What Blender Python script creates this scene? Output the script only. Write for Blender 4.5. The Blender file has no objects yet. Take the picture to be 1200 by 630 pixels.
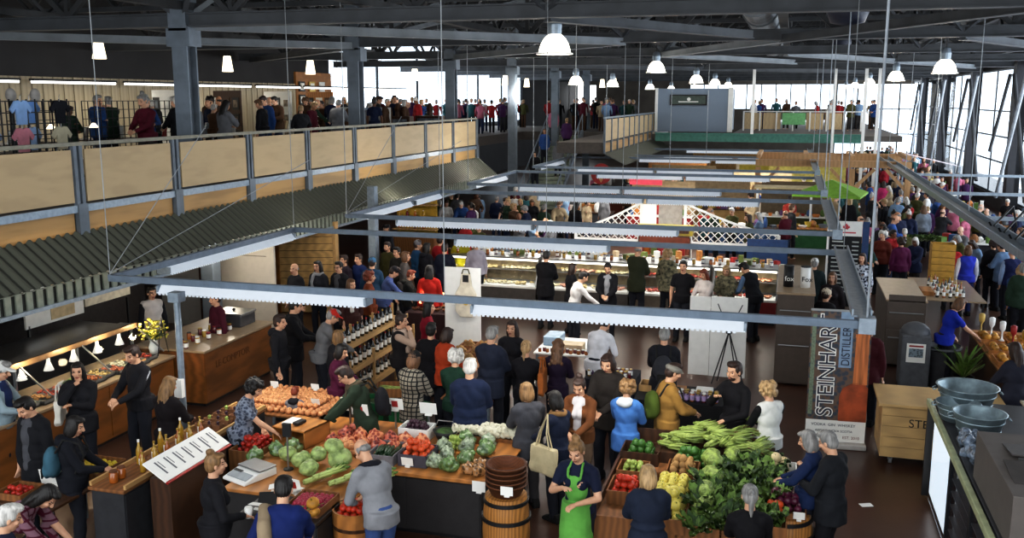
import bpy, math, random
import numpy as np
from mathutils import Vector, Matrix
random.seed(7)
TMP = bpy.data.scenes.new('workbench')
def baked(o):            # evaluated mesh of an object, read in a scratch scene
    TMP.collection.objects.link(o)
    with bpy.context.temp_override(scene=TMP, view_layer=TMP.view_layers[0]): me = bpy.data.meshes.new_from_object(o.evaluated_get(bpy.context.evaluated_depsgraph_get()))
    return me
R = math.radians
C = bpy.context.scene.collection
# ------------------------------------------------------------------ camera model (px in the 1200x630 frame)
F = 1110.; PIT = R(10.2); YAW = R(16.3); EYE = 5.2
_cy, _sy, _cp, _sp = math.cos(YAW), math.sin(YAW), math.cos(PIT), math.sin(PIT)
def _ray(px, py):
    x = (px-600)/F; y = (315-py)/F
    f = (-_sy*_cp, _cy*_cp, -_sp); r = (_cy, _sy, 0); u = (-_sy*_sp, _cy*_sp, _cp)
    return [f[i]+x*r[i]+y*u[i] for i in range(3)]
def at(px, py, z):           # measured point of the place: where a sight line meets height z
    d = _ray(px, py); t = (z-EYE)/d[2]; return d[0]*t, d[1]*t
cam = bpy.data.cameras.new('camera'); co = bpy.data.objects.new('camera', cam); C.objects.link(co)
co.location = (0, 0, EYE); co.rotation_euler = (R(90)-PIT, 0, YAW)
cam.sensor_width = 36; cam.lens = 36*F/1200; cam.clip_end = 300
bpy.context.scene.camera = co
# ------------------------------------------------------------------ materials
_mats = {}
def mat(name, col, rough=.6, metal=0., var=.12, scale=8., bump=0., bscale=None, emit=0., kind='noise', col2=None, spec=.4, trans=0., aniso=(1, 1, 1)):
    if name in _mats: return _mats[name]
    m = bpy.data.materials.new(name); m.use_nodes = True; nt = m.node_tree; N = nt.nodes; L = nt.links
    b = N['Principled BSDF']; b.inputs['Roughness'].default_value = rough; b.inputs['Metallic'].default_value = metal
    b.inputs['Specular IOR Level'].default_value = spec
    if trans: b.inputs['Transmission Weight'].default_value = trans
    tc = N.new('ShaderNodeTexCoord'); mp = N.new('ShaderNodeMapping'); mp.inputs['Scale'].default_value = aniso
    L.new(tc.outputs['Object'], mp.inputs['Vector'])
    c2 = col2 or tuple(max(0, c*(1-var*2.2)) for c in col)
    rp = N.new('ShaderNodeValToRGB'); rp.color_ramp.elements[0].color = (*c2, 1); rp.color_ramp.elements[1].color = (*col, 1)
    if kind == 'noise':
        t = N.new('ShaderNodeTexNoise'); t.inputs['Scale'].default_value = scale; t.inputs['Detail'].default_value = 5
        rp.color_ramp.elements[0].position = .32; rp.color_ramp.elements[1].position = .62
        L.new(mp.outputs[0], t.inputs['Vector']); L.new(t.outputs['Fac'], rp.inputs[0])
    elif kind == 'wood':
        t = N.new('ShaderNodeTexWave'); t.inputs['Scale'].default_value = scale; t.inputs['Distortion'].default_value = 7; t.inputs['Detail'].default_value = 3
        t.inputs['Detail Scale'].default_value = .6
        L.new(mp.outputs[0], t.inputs['Vector']); L.new(t.outputs['Fac'], rp.inputs[0])
    elif kind in ('stripe', 'stripex', 'stripez'):
        t = N.new('ShaderNodeTexWave'); t.inputs['Scale'].default_value = scale; t.bands_direction = {'stripe': 'Y', 'stripex': 'X', 'stripez': 'Z'}[kind]
        rp.color_ramp.interpolation = 'CONSTANT'; rp.color_ramp.elements[1].position = .5
        L.new(mp.outputs[0], t.inputs['Vector']); L.new(t.outputs['Fac'], rp.inputs[0])
    elif kind == 'vor':
        t = N.new('ShaderNodeTexVoronoi'); t.inputs['Scale'].default_value = scale
        rp.color_ramp.elements[0].position = .35; rp.color_ramp.elements[1].position = .6
        L.new(mp.outputs[0], t.inputs['Vector']); L.new(t.outputs['Distance'], rp.inputs[0])
    elif kind == 'plaid':      # two crossed bands
        t = N.new('ShaderNodeTexWave'); t.bands_direction = 'X'; t.inputs['Scale'].default_value = scale
        t2 = N.new('ShaderNodeTexWave'); t2.bands_direction = 'Z'; t2.inputs['Scale'].default_value = scale
        mx = N.new('ShaderNodeMath'); mx.operation = 'MAXIMUM'
        for q in (t, t2): L.new(mp.outputs[0], q.inputs['Vector'])
        L.new(t.outputs['Fac'], mx.inputs[0]); L.new(t2.outputs['Fac'], mx.inputs[1])
        rp.color_ramp.elements[0].position = .78; rp.color_ramp.elements[1].position = .9
        rp.color_ramp.elements[0].color = (*col, 1); rp.color_ramp.elements[1].color = (*c2, 1)
        L.new(mx.outputs[0], rp.inputs[0])
    L.new(rp.outputs[0], b.inputs['Base Color'])
    if bump:
        n = N.new('ShaderNodeTexNoise'); n.inputs['Scale'].default_value = bscale or scale; n.inputs['Detail'].default_value = 3
        L.new(mp.outputs[0], n.inputs['Vector'])
        bp = N.new('ShaderNodeBump'); bp.inputs['Strength'].default_value = bump; bp.inputs['Distance'].default_value = .02
        L.new(n.outputs['Fac'], bp.inputs['Height']); L.new(bp.outputs[0], b.inputs['Normal'])
    if emit:
        b.inputs['Emission Strength'].default_value = emit; L.new(rp.outputs[0], b.inputs['Emission Color'])
    _mats[name] = m; return m
def glass(name, tint=(.9, .95, 1), a=.12):
    if name in _mats: return _mats[name]
    m = bpy.data.materials.new(name); m.use_nodes = True; nt = m.node_tree; N = nt.nodes; L = nt.links
    N.remove(N['Principled BSDF']); out = N['Material Output']
    tr = N.new('ShaderNodeBsdfTransparent'); tr.inputs[0].default_value = (*tint, 1)
    gl = N.new('ShaderNodeBsdfGlossy'); gl.inputs['Roughness'].default_value = .06
    fr = N.new('ShaderNodeLayerWeight'); fr.inputs[0].default_value = a
    mu = N.new('ShaderNodeMath'); mu.operation = 'MULTIPLY'; mu.inputs[1].default_value = .3; L.new(fr.outputs['Fresnel'], mu.inputs[0])
    mx = N.new('ShaderNodeMixShader'); L.new(mu.outputs[0], mx.inputs[0]); L.new(tr.outputs[0], mx.inputs[1]); L.new(gl.outputs[0], mx.inputs[2])
    L.new(mx.outputs[0], out.inputs[0]); _mats[name] = m; return m
def lin(h):                  # '#rrggbb' -> linear
    h = h.lstrip('#'); h = h if len(h) == 6 else ''.join(c*2 for c in h); o = []
    for i in (0, 2, 4):
        c = int(h[i:i+2], 16)/255; o.append(c/12.92 if c < .04045 else ((c+.055)/1.055)**2.4)
    return tuple(o)
def H(name, hexc, **k): return _mats.get(name) or mat(name, lin(hexc), **k)
# ------------------------------------------------------------------ mesh builder
class M:
    def __init__(s): s.v = []; s.f = []; s.mi = []; s.m = 0
    def add(s, vs, fs):
        o = len(s.v); s.v += [tuple(v) for v in vs]; s.f += [tuple(i+o for i in f) for f in fs]; s.mi += [s.m]*len(fs); return s
    def box(s, x0, x1, y0, y1, z0, z1):
        v = [(x, y, z) for x in (x0, x1) for y in (y0, y1) for z in (z0, z1)]
        return s.add(v, [(0, 1, 3, 2), (4, 6, 7, 5), (0, 4, 5, 1), (2, 3, 7, 6), (0, 2, 6, 4), (1, 5, 7, 3)])
    def cb(s, c, d, rz=0, rx=0, ry=0):
        m = Matrix.Rotation(rz, 3, 'Z') @ Matrix.Rotation(ry, 3, 'Y') @ Matrix.Rotation(rx, 3, 'X'); c = Vector(c)
        v = [c + m @ Vector((x*d[0]/2, y*d[1]/2, z*d[2]/2)) for x in (-1, 1) for y in (-1, 1) for z in (-1, 1)]
        return s.add(v, [(0, 1, 3, 2), (4, 6, 7, 5), (0, 4, 5, 1), (2, 3, 7, 6), (0, 2, 6, 4), (1, 5, 7, 3)])
    def bar(s, p, q, w, h=None):      # square bar from p to q
        h = h or w; p = Vector(p); q = Vector(q); d = (q-p).normalized()
        a = d.cross(Vector((0, 0, 1)))
        if a.length < .01: a = Vector((1, 0, 0))
        a.normalize(); b = a.cross(d)
        v = [o + a*(i*w/2) + b*(j*h/2) for o in (p, q) for i, j in ((-1, -1), (1, -1), (1, 1), (-1, 1))]
        return s.add(v, [(3, 2, 1, 0), (4, 5, 6, 7), (0, 1, 5, 4), (1, 2, 6, 5), (2, 3, 7, 6), (3, 0, 4, 7)])
    def tube(s, pts, r, n=8, cap=True):
        pts = [Vector(p) for p in pts]; rs = r if isinstance(r, (list, tuple)) else [r]*len(pts)
        o = len(s.v); ref = None; vs = []; fs = []
        for i, p in enumerate(pts):
            d = (pts[min(i+1, len(pts)-1)]-pts[max(i-1, 0)]); d = d.normalized() if d.length > 1e-9 else Vector((0, 0, 1))
            if ref is None: ref = d.orthogonal().normalized()
            a = (ref - d*ref.dot(d)); a = a.normalized() if a.length > 1e-6 else d.orthogonal().normalized(); ref = a; b = d.cross(a)
            for k in range(n):
                t = 2*math.pi*k/n; vs.append(p + (a*math.cos(t)+b*math.sin(t))*rs[i])
        for i in range(len(pts)-1):
            for k in range(n):
                k2 = (k+1) % n; fs.append((i*n+k, i*n+k2, (i+1)*n+k2, (i+1)*n+k))
        if cap: fs += [tuple(range(n-1, -1, -1)), tuple((len(pts)-1)*n+k for k in range(n))]
        return s.add(vs, fs)
    def lathe(s, prof, c=(0, 0, 0), n=20, cap=True, sx=1, sy=1, rz=0):
        vs = []; fs = []
        for r, z in prof:
            for k in range(n):
                t = 2*math.pi*k/n; x = r*math.cos(t)*sx; y = r*math.sin(t)*sy
                vs.append((c[0]+x*math.cos(rz)-y*math.sin(rz), c[1]+x*math.sin(rz)+y*math.cos(rz), c[2]+z))
        for i in range(len(prof)-1):
            for k in range(n):
                k2 = (k+1) % n; fs.append((i*n+k, i*n+k2, (i+1)*n+k2, (i+1)*n+k))
        if cap: fs += [tuple(range(n-1, -1, -1)), tuple((len(prof)-1)*n+k for k in range(n))]
        return s.add(vs, fs)
    def ell(s, c, r, n=14, m=9, mt=None):
        vs = []; fs = []; c = Vector(c)
        for i in range(1, m):
            ph = math.pi*i/m
            for k in range(n):
                t = 2*math.pi*k/n; v = Vector((r[0]*math.sin(ph)*math.cos(t), r[1]*math.sin(ph)*math.sin(t), r[2]*math.cos(ph)))
                vs.append(c+(mt @ v if mt else v))
        top = len(vs); e = Vector((0, 0, r[2])); e = mt @ e if mt else e; vs += [c+e, c-e]
        for i in range(m-2):
            for k in range(n):
                k2 = (k+1) % n; fs.append((i*n+k, (i+1)*n+k, (i+1)*n+k2, i*n+k2))
        for k in range(n):
            k2 = (k+1) % n; fs += [(top, k, k2), (top+1, (m-2)*n+k2, (m-2)*n+k)]
        return s.add(vs, fs)
    def prism(s, poly, y0, y1, ax='y'):      # 2D polygon extruded
        n = len(poly); f = {'y': lambda a, b, y: (a, y, b), 'x': lambda a, b, y: (y, a, b), 'z': lambda a, b, y: (a, b, y)}[ax]
        vs = [f(a, b, y0) for a, b in poly]+[f(a, b, y1) for a, b in poly]
        return s.add(vs, [tuple(range(n)), tuple(range(2*n-1, n-1, -1))]+[(i, (i+1) % n+0, (i+1) % n+n, i+n) for i in range(n)])
    def quad(s, a, b, c, d): return s.add([a, b, c, d], [(0, 1, 2, 3)])
    def mesh(s, name, mats, smooth=False):
        me = bpy.data.meshes.new(name); me.from_pydata(s.v, [], s.f)
        for m in (mats if isinstance(mats, (list, tuple)) else [mats]): me.materials.append(m)
        me.polygons.foreach_set('material_index', s.mi)
        if smooth: me.polygons.foreach_set('use_smooth', [True]*len(s.f))
        import bmesh
        bm = bmesh.new(); bm.from_mesh(me); bmesh.ops.recalc_face_normals(bm, faces=bm.faces); bm.to_mesh(me); bm.free()
        me.update(); return me
def tag(o, label=None, cat=None, group=None, kind=None):
    if label: o['label'] = label
    if cat: o['category'] = cat
    if group: o['group'] = group
    if kind: o['kind'] = kind
    return o
def link(name, me, parent=None, loc=(0, 0, 0), rz=0, sc=None):
    o = bpy.data.objects.new(name, me); C.objects.link(o); o.location = loc; o.rotation_euler = (0, 0, rz)
    if sc: o.scale = (sc,)*3 if not isinstance(sc, (tuple, list)) else sc
    if parent: o.parent = parent
    return o
def obj(name, b, m, parent=None, smooth=False, bevel=0, **k):
    o = link(name, b.mesh(name, m, smooth), parent, **k)
    if bevel:
        md = o.modifiers.new('bevel', 'BEVEL'); md.width = bevel; md.segments = 2; md.limit_method = 'ANGLE'
    return o
def empty(name, label, cat, loc=(0, 0, 0), rz=0, group=None):
    o = link(name, None, None, loc, rz); o.empty_display_size = .1; return tag(o, label, cat, group)
def struct(name, b, m, parent=None, **k):
    o = obj(name, b, m, parent, **k)
    if not parent: o['kind'] = 'structure'
    return o
def dup(root, loc, rz=0, label=None, group=None, sc=None):
    r = root.copy(); C.objects.link(r); r.location = loc; r.rotation_euler = (0, 0, rz)
    if label: r['label'] = label
    if group: r['group'] = group
    if sc: r.scale = (sc,)*3
    for ch in list(root.children):
        c = ch.copy(); C.objects.link(c); c.parent = r
        for g in ch.children:
            d = g.copy(); C.objects.link(d); d.parent = c
    return r
def text(name, body, size, m, parent=None, loc=(0, 0, 0), rot=(0, 0, 0), ext=.003, sx=1., align='LEFT', off=0):
    cu = bpy.data.curves.new(name, 'FONT'); cu.body = body; cu.size = size; cu.extrude = ext; cu.align_x = align; cu.offset = off
    t = bpy.data.objects.new(name+'_tmp', cu); me = baked(t)
    bpy.data.objects.remove(t)
    me.materials.clear(); me.materials.append(m)
    o = bpy.data.objects.new(name, me); C.objects.link(o); o.location = loc; o.rotation_euler = rot; o.scale = (sx, 1, 1)
    if parent: o.parent = parent
    return o
ORD = ['first', 'second', 'third', 'fourth', 'fifth', 'sixth', 'seventh', 'eighth', 'ninth', 'tenth', 'eleventh', 'twelfth', 'thirteenth', 'fourteenth', 'fifteenth', 'sixteenth', 'seventeenth', 'eighteenth', 'nineteenth', 'twentieth'] + [str(i)+'th' for i in range(21, 80)]
for _i in (21, 31, 41, 51): ORD[_i-1] = f'{_i}st'; ORD[_i] = f'{_i+1}nd'; ORD[_i+1] = f'{_i+2}rd'
# common materials
steel = H('painted_blue_grey_steel', '#6f7983', rough=.55, metal=.2, var=.12, scale=3)
galv = H('galvanized_steel', '#8e9aa5', rough=.42, metal=.55, var=.1, scale=14)
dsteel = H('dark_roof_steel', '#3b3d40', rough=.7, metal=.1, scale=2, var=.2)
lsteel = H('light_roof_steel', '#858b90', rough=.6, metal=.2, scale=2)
ply = H('birch_plywood', '#bda681', rough=.55, var=.05, scale=1.5, kind='wood', aniso=(1, 1, 4))
pine = H('knotty_pine', '#b8935f', rough=.6, var=.12, scale=2.2, kind='wood', aniso=(1, .3, 3))
wood = H('honey_wood', '#b5793c', rough=.5, var=.15, scale=2, kind='wood', aniso=(1, 1, 3))
dwood = H('dark_wood', '#4a2d1a', rough=.55, var=.2, scale=3, kind='wood')
cratew = H('crate_wood', '#8a5a30', rough=.65, var=.15, scale=4, kind='wood')
black = H('black_paint', '#121316', rough=.5, var=.1)
bcloth = H('black_cloth', '#141418', rough=.9, var=.2, scale=4, bump=.3)
white = H('white_paint', '#e6e6e2', rough=.5, var=.03)
cardm = H('white_card', '#f0efe9', rough=.6, var=.02)
redm = H('red_paint', '#9c1f1c', rough=.5)
stain = H('stainless', '#9b9c9c', rough=.3, metal=.8, var=.05)
dgrey = H('dark_laminate', '#2c2a2b', rough=.5, var=.1)
brown = H('brown_laminate', '#54483f', rough=.5, var=.06)
glassm = glass('clear_glass')
cgrey = H('cable_grey', '#9aa0a4', rough=.5)
green = H('green_plastic', '#1c5a34', rough=.4)
# ------------------------------------------------------------------ world, view
w = bpy.data.worlds.new('daylight'); bpy.context.scene.world = w; w.use_nodes = True
bg = w.node_tree.nodes['Background']
_t = w.node_tree.nodes.new('ShaderNodeTexSky'); _t.sky_type = 'HOSEK_WILKIE'; _t.turbidity = 6; _t.sun_direction = (.5, .3, .8)
_mx = w.node_tree.nodes.new('ShaderNodeMix'); _mx.data_type = 'RGBA'; _mx.inputs[0].default_value = .9; _mx.inputs[7].default_value = (.93, .97, 1, 1)
w.node_tree.links.new(_t.outputs[0], _mx.inputs[6]); w.node_tree.links.new(_mx.outputs[2], bg.inputs[0]); bg.inputs[1].default_value = 3.2
sc = bpy.context.scene
sc.view_settings.view_transform = 'Standard'; sc.view_settings.look = 'None'; sc.view_settings.exposure = 0.0
sc.view_settings.use_curve_mapping = True; _cm = sc.view_settings.curve_mapping; _c = _cm.curves[3]
_c.points.new(.1, .085); _c.points.new(.32, .33); _c.points.new(.62, .68); _cm.update()
sc.cycles.max_bounces = 5; sc.cycles.diffuse_bounces = 3; sc.cycles.glossy_bounces = 2; sc.cycles.transparent_max_bounces = 8; sc.cycles.transmission_bounces = 3
sc.cycles.use_denoising = True; sc.cycles.sample_clamp_indirect = 3; sc.cycles.caustics_reflective = False; sc.cycles.caustics_refractive = False
# ------------------------------------------------------------------ floor, roof, walls
fl = H('dark_polished_concrete', '#4c3226', rough=.3, var=.22, scale=.7, bump=.05, bscale=30, spec=.5)
struct('floor', M().box(-24, 13, -3, 92, -.2, 0), fl)
deck = H('ribbed_roof_deck', '#3d4046', rough=.8, var=.25, scale=1.2, kind='stripe')
def hump(x): return 8.9
b = M()
for x0, x1, z0, z1 in ((-24, 6, 8.9, 8.9), (6, 13, 8.9, 7.6)):
    b.prism([(x0, z0), (x1, z1), (x1, z1+.2), (x0, z0+.2)], 3, 92, 'y')
struct('ceiling', b, deck)
dwall = H('dark_wall', '#2c2b2d', rough=.8, scale=1)
cream = H('cream_corrugated_wall', '#b3a78f', rough=.6, kind='stripe', scale=1.6, var=.06)
greyw = H('pale_grey_wall', '#9aa4ab', rough=.7, var=.05, scale=1)
# left wall: solid below the upper floor, cream sheet behind the craft stalls, glazing beyond
b = M(); b.box(-20.4, -20.2, -3, 92, 0, 3.4); b.box(-20.4, -20.2, -3, 23, 3.4, 9); b.box(-20.4, -20.2, 23, 39.5, 5.8, 9); b.box(-20.4, -20.2, 72, 92, 3.4, 9)
struct('wall_left', b, dwall)
b = M()
for i in range(110):
    y = 17+.2*i
    if y < 36.4: b.box(-20.2, -20.14 - (.03 if i % 2 else 0), y, y+.2, 3.44, 5.8)
struct('trim_1', b, cream)
struct('trim_2', M().box(-20.2, -20.1, 36.4, 39.6, 3.44, 6.3), wood)
b = M(); z = 3.44
frame = H('dark_window_frame', '#3a3f46', rough=.5)
for y in [39.6+5.4*k for k in range(7)]: b.box(-20.32, -20.22, y-.06, y+.06, 3.44, 8.6)
for z in (3.5, 7.0, 8.5): b.box(-20.32, -20.22, 39.6, 72, z-.09, z+.09)
w1 = struct('window_1', b, frame); struct('pane', M().box(-20.28, -20.27, 39.6, 72, 3.44, 8.6), glassm, w1)
# back wall with a glazed band, far right glazed bay
b = M(); b.box(-24, -20.2, 88, 88.3, 0, 9); b.box(-20.2, -17.6, 88, 88.3, 0, 4.2); b.box(-20.2, -17.6, 88, 88.3, 6.4, 9); b.box(-17.6, -9, 88, 88.3, 0, 9); b.box(-9, 3.5, 88, 88.3, 0, 4.3); b.box(-9, 13, 88, 88.3, 6.4, 9); b.box(10.5, 13, 88, 88.3, 0, 9)
struct('wall_back', b, H('warm_grey_wall', '#7a7268', rough=.8, scale=1))
b = M()
for x in [-9+1.25*k for k in range(11)]: b.box(x-.05, x+.05, 88, 88.1, 4.3, 6.4)
for x in [3.6+1.7*k for k in range(5)]: b.box(x-.06, x+.06, 88, 88.1, 0, 6.4)
for z in (2.2, 4.3): b.box(3.5, 10.5, 88, 88.1, z-.05, z+.05)
w2 = struct('window_2', b, frame); struct('pane', M().box(-9, 10.5, 88.12, 88.14, 0.2, 6.4), glassm, w2)
# right wall: glazed bays between dark braced columns
b = M(); b.box(9.5, 9.8, -3, 88, 0, .6); b.box(9.5, 9.8, -3, 88, 6.6, 8.2); b.box(9.5, 9.8, -3, 14, .6, 6.6)
struct('wall_right', b, dwall)
bays = [14+10.5*k for k in range(8)]
for i in range(7):
    b = M(); y0, y1 = bays[i], min(88, bays[i+1])
    for y in (y0+3.4, y0+7): b.box(9.6, 9.66, y-.04, y+.04, .6, 6.6)
    for z in (.65, 2.2, 3.4, 4.6, 6.55): b.box(9.6, 9.66, y0, y1, z-.035, z+.035)
    wr = struct(f'window_{i+3}', b, frame); struct('pane', M().box(9.63, 9.64, y0, y1, .6, 6.6), glassm, wr)
brace = H('pale_brace_steel', '#9aa2aa', rough=.5, metal=.2); nbk = H('near_black_steel', '#1b1c22', rough=.6)
for i, y in enumerate(bays[2:7]):
    struct(f'trim_{i+10}', M().box(9.0, 9.5, y-.3, y+.3, 0, 6.8), nbk)
    e = empty('wall_brace', f'crossed steel braces at the {ORD[i]} dark column of the window wall', 'brace')
    obj('brace_rod', M().tube([(8.6, y-.4, 1.0), (8.6, y-4.2, 6.3)], .08, 8), brace, e); obj('brace_rod', M().tube([(8.9, y-4.4, 1.2), (8.9, y-.4, 6.2)], .09, 8), dsteel, e); obj('brace_rod', M().tube([(8.9, y+.4, 6.2), (8.9, y+3.4, 2.8)], .08, 8), dsteel, e)
# ------------------------------------------------------------------ roof steel
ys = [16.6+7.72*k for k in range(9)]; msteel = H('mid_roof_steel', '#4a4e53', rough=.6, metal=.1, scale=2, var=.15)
for i, y in enumerate(ys):
    tr = empty('roof_truss', f'{["nearest","second","third","fourth","fifth","sixth","seventh","eighth","farthest"][i]} dark steel roof truss spanning the hall', 'truss', (0, y, 0))
    obj('bottom_chord', M().box(-20, 9.4, -.09, .09, 6.6, 6.82).box(-20, 9.4, -.16, .16, 6.58, 6.61).box(-20, 9.4, -.16, .16, 6.81, 6.84), msteel, tr)
    obj('top_chord', M().box(-20, 5.8, -.12, .12, 8.55, 8.75), dsteel, tr)
    b = M(); k = 0; x = -20
    while x < 5:
        x2 = min(x+1.9, 5.8); b.bar((x, 0, 6.8 if k % 2 else 8.6), (x2, 0, 8.6 if k % 2 else 6.8), .11)
        if k % 2: b.bar((x, 0, 6.8), (x, 0, 8.6), .09)
        x = x2; k += 1
    obj('web_member', b, dsteel, tr)
    if i < 6:
        for x in (-11.6, -4.2, 3.65):
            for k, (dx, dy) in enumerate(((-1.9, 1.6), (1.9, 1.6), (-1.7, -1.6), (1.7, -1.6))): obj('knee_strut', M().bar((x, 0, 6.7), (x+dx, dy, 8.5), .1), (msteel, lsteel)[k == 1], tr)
for i, (x, nm) in enumerate(((-15.8, 'over the craft stalls'), (-11.5, 'above the column row'), (-7.8, 'left of the dome lamps'), (-4.2, 'carrying the middle row of dome lamps'), (-.3, 'beside the round duct'), (3.65, 'carrying the right row of dome lamps'), (7.7, 'along the window wall'))):
    g = empty('roof_girder', f'long latticed steel roof girder running down the hall {nm}', 'girder', (x, 0, 0))
    obj('bottom_chord', M().box(-.1, .1, 12, 88, 6.9, 7.05), dsteel, g); obj('top_chord', M().box(-.1, .1, 12, 88, 8.3, 8.45), dsteel, g)
    b = M()
    for k in range(40):
        y = 12+k*1.9; b.bar((0, y, 6.97 if k % 2 else 8.35), (0, y+1.9, 8.35 if k % 2 else 6.97), .08)
    obj('web_member', b, dsteel, g)
for i in range(33):
    y = 12.5+2.3*i
    tag(obj('roof_purlin', M().box(-20, 6, y-.06, y+.06, 8.72, 8.88), dsteel), 'thin dark steel purlin under the roof deck', 'purlin', 'purlins under the roof deck')
for i in range(7):
    y = 20.4+7.72*i; tr = empty('secondary_truss', f'light secondary roof truss between the main trusses, {ORD[i]} from the front', 'truss', (0, y, 0)); obj('bottom_chord', M().box(-20, 9.4, -.05, .05, 7.3, 7.42), msteel, tr); b = M(); x = -20; k = 0
    while x < 4.2: b.bar((x, 0, 7.35 if k % 2 else 8.6), (x+1.3, 0, 8.6 if k % 2 else 7.35), .06); x += 1.3; k += 1
    obj('web_member', b, dsteel, tr)
# flat diagonal bracing, light box beams in the plane of the lower chords
dg = [(-11.5, 16.6, -4.2, 24.3), (-4.2, 16.6, -1.0, 22.5), (-4.2, 24.3, -11.5, 32), (3.65, 16.6, -.3, 24.3), (-.3, 24.3, -4.2, 32), (3.65, 24.3, 7.7, 32), (-4.2, 32, .0, 39.8), (-11.5, 39.8, -4.2, 47.5), (-19, 16.6, -11.5, 24.3), (-19.5, 32, -11.5, 24.3), (3.65, 39.8, -.3, 32), (-4.2, 47.5, 3.65, 55.2), (7.7, 47.5, 3.65, 39.8), (7.7, 24.3, 3.65, 16.6)]
for i, (a, b_, c, d) in enumerate(dg):
    bb = M(); bb.bar((a, b_, 6.62), (c, d, 6.62), .14, .16); bb.bar((a, b_, 6.53), (c, d, 6.53), .22, .02)
    sid = 'left' if a < -10 else ('middle' if a < 1 else 'right')
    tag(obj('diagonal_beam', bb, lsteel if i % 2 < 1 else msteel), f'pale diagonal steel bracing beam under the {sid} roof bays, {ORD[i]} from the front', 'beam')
fan = empty('bracing_knot', 'white steel diagonal strut fan above the left columns', 'brace')
for k, (x, z) in enumerate(((-18, 8.4), (-15.5, 8.5), (-8.5, 8.5), (-6, 8.2))): obj('strut', M().bar((-11.5, 24.3, 6.7), (x, 26.5, z), .12), brace, fan)
# round duct with collars
b = M(); b.tube([(-.9, 14, 7.4), (-.9, 60, 7.4)], .42, 20)
for y in range(16, 60, 3): b.tube([(-.9, y, 7.4), (-.9, y+.12, 7.4)], .46, 20)
tag(obj('air_duct', b, lsteel, smooth=False), 'round pale grey air duct running under the roof right of centre', 'duct')
for i, (x, y) in enumerate(((1.0, 21.5), (1.3, 33.5), (-7.2, 35), (-14.5, 29))):
    hb = empty('unit_heater', f'dark round unit heater hung from the roof, {ORD[i]} one from the front', 'heater', (x, y, 0))
    obj('housing', M().lathe([(.12, 6.7), (.34, 6.75), (.42, 6.95), (.42, 7.25), (.3, 7.4)], n=16), H('navy_metal', '#20263a', rough=.5), hb, True); obj('hanger', M().tube([(0, 0, 7.4), (0, 0, 8.7)], .03), dsteel, hb)
# ------------------------------------------------------------------ columns
for i, y in enumerate([16.6+7.72*k for k in range(6)]):
    z0 = 3.44 if y < 33 else 0
    e = empty('steel_column', f'blue-grey steel column, {["nearest","second","third","fourth","fifth","farthest"][i]} of the row along the upper floor edge', 'column', (-11.6, y, 0))
    b = M(); b.box(-.17, .17, -.17, -.13, z0, 6.3); b.box(-.17, .17, .13, .17, z0, 6.3); b.box(-.04, .04, -.14, .14, z0, 6.3)
    obj('shaft', b, steel, e); obj('capital', M().box(-.26, .26, -.2, .2, 6.2, 6.55).box(-.2, .2, -.2, .2, 6.5, 8.8), steel, e); obj('base_plate', M().box(-.25, .25, -.25, .25, z0, z0+.03), steel, e)
for i, (x, y) in enumerate(((-11.8, 22), (-11.9, 17.5), (-11.8, 30))):
    tag(obj('steel_post', M().box(x-.15, x+.15, y-.15, y+.15, 0, 3.05), steel, bevel=.01), f'square grey steel post holding up the upper floor, {["beside the slatted wood wall","left of the white cold room","behind the yellow shelf"][i]}', 'post')
tag(obj('steel_post', M().box(-9.85, -9.65, 21.1, 21.3, 0, 3.1), galv, bevel=.01), 'pale grey square post right of the slatted wood wall', 'post')
def comb(a0, a1, zt, zm, zb, p):      # toothed strip outline
    o = [(a1, zt), (a0, zt)]; a = a0
    while a < a1-p: o += [(a, zb), (a+p*.55, zb), (a+p*.55, zm), (a+p, zm)]; a += p
    return o+[(a1, zm)]
# ------------------------------------------------------------------ upper floor on the left
ed = -11.2; Z = 3.44
slab = H('upper_floor_boards', '#57504a', rough=.6)
b = M(); b.box(-20.1, ed-.1, 3, 33.6, 3.0, Z); b.box(-20.1, -14, 33.6, 60, 3.0, Z); b.box(-14, -7.4, 50, 60, 3.0, Z); b.box(-9.2, -7.3, 38, 50, 3.0, Z)
struct('trim_3', b, slab)
fas = empty('upper_floor_edge', 'long plywood and steel edge of the left upper floor above the green canopy', 'floor edge')
pys = [2.6+2.58*k for k in range(13)]
obj('edge_bar', M().box(ed-.02, ed+.06, 2.6, 33.6, 3.36, 3.48), galv, fas)
for i in range(12): obj('fascia_board', M().box(ed-.05, ed, pys[i]+.14, pys[i+1]-.14, 2.96, 3.36), pine, fas)
g = empty('guard_rail', 'steel and plywood guard rail along the left upper floor', 'railing')
obj('top_rail', M().box(ed-.06, ed+.04, 2.6, 33.6, 4.44, 4.5), H('weathered_rail', '#8d8a7a', rough=.5), g)
for i, y in enumerate(pys):
    b = M(); b.box(ed-.02, ed+.05, y-.1, y-.03, 2.85, 4.44); b.box(ed-.02, ed+.05, y+.03, y+.1, 2.85, 4.44); b.box(ed, ed+.08, y-.11, y+.11, 2.85, 3.5)
    obj('post', b, steel, g)
for i in range(12): obj('plywood_panel', M().box(ed+.0, ed+.03, pys[i]+.17, pys[i+1]-.13, 3.52, 4.38), ply, g, bevel=.005)
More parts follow.
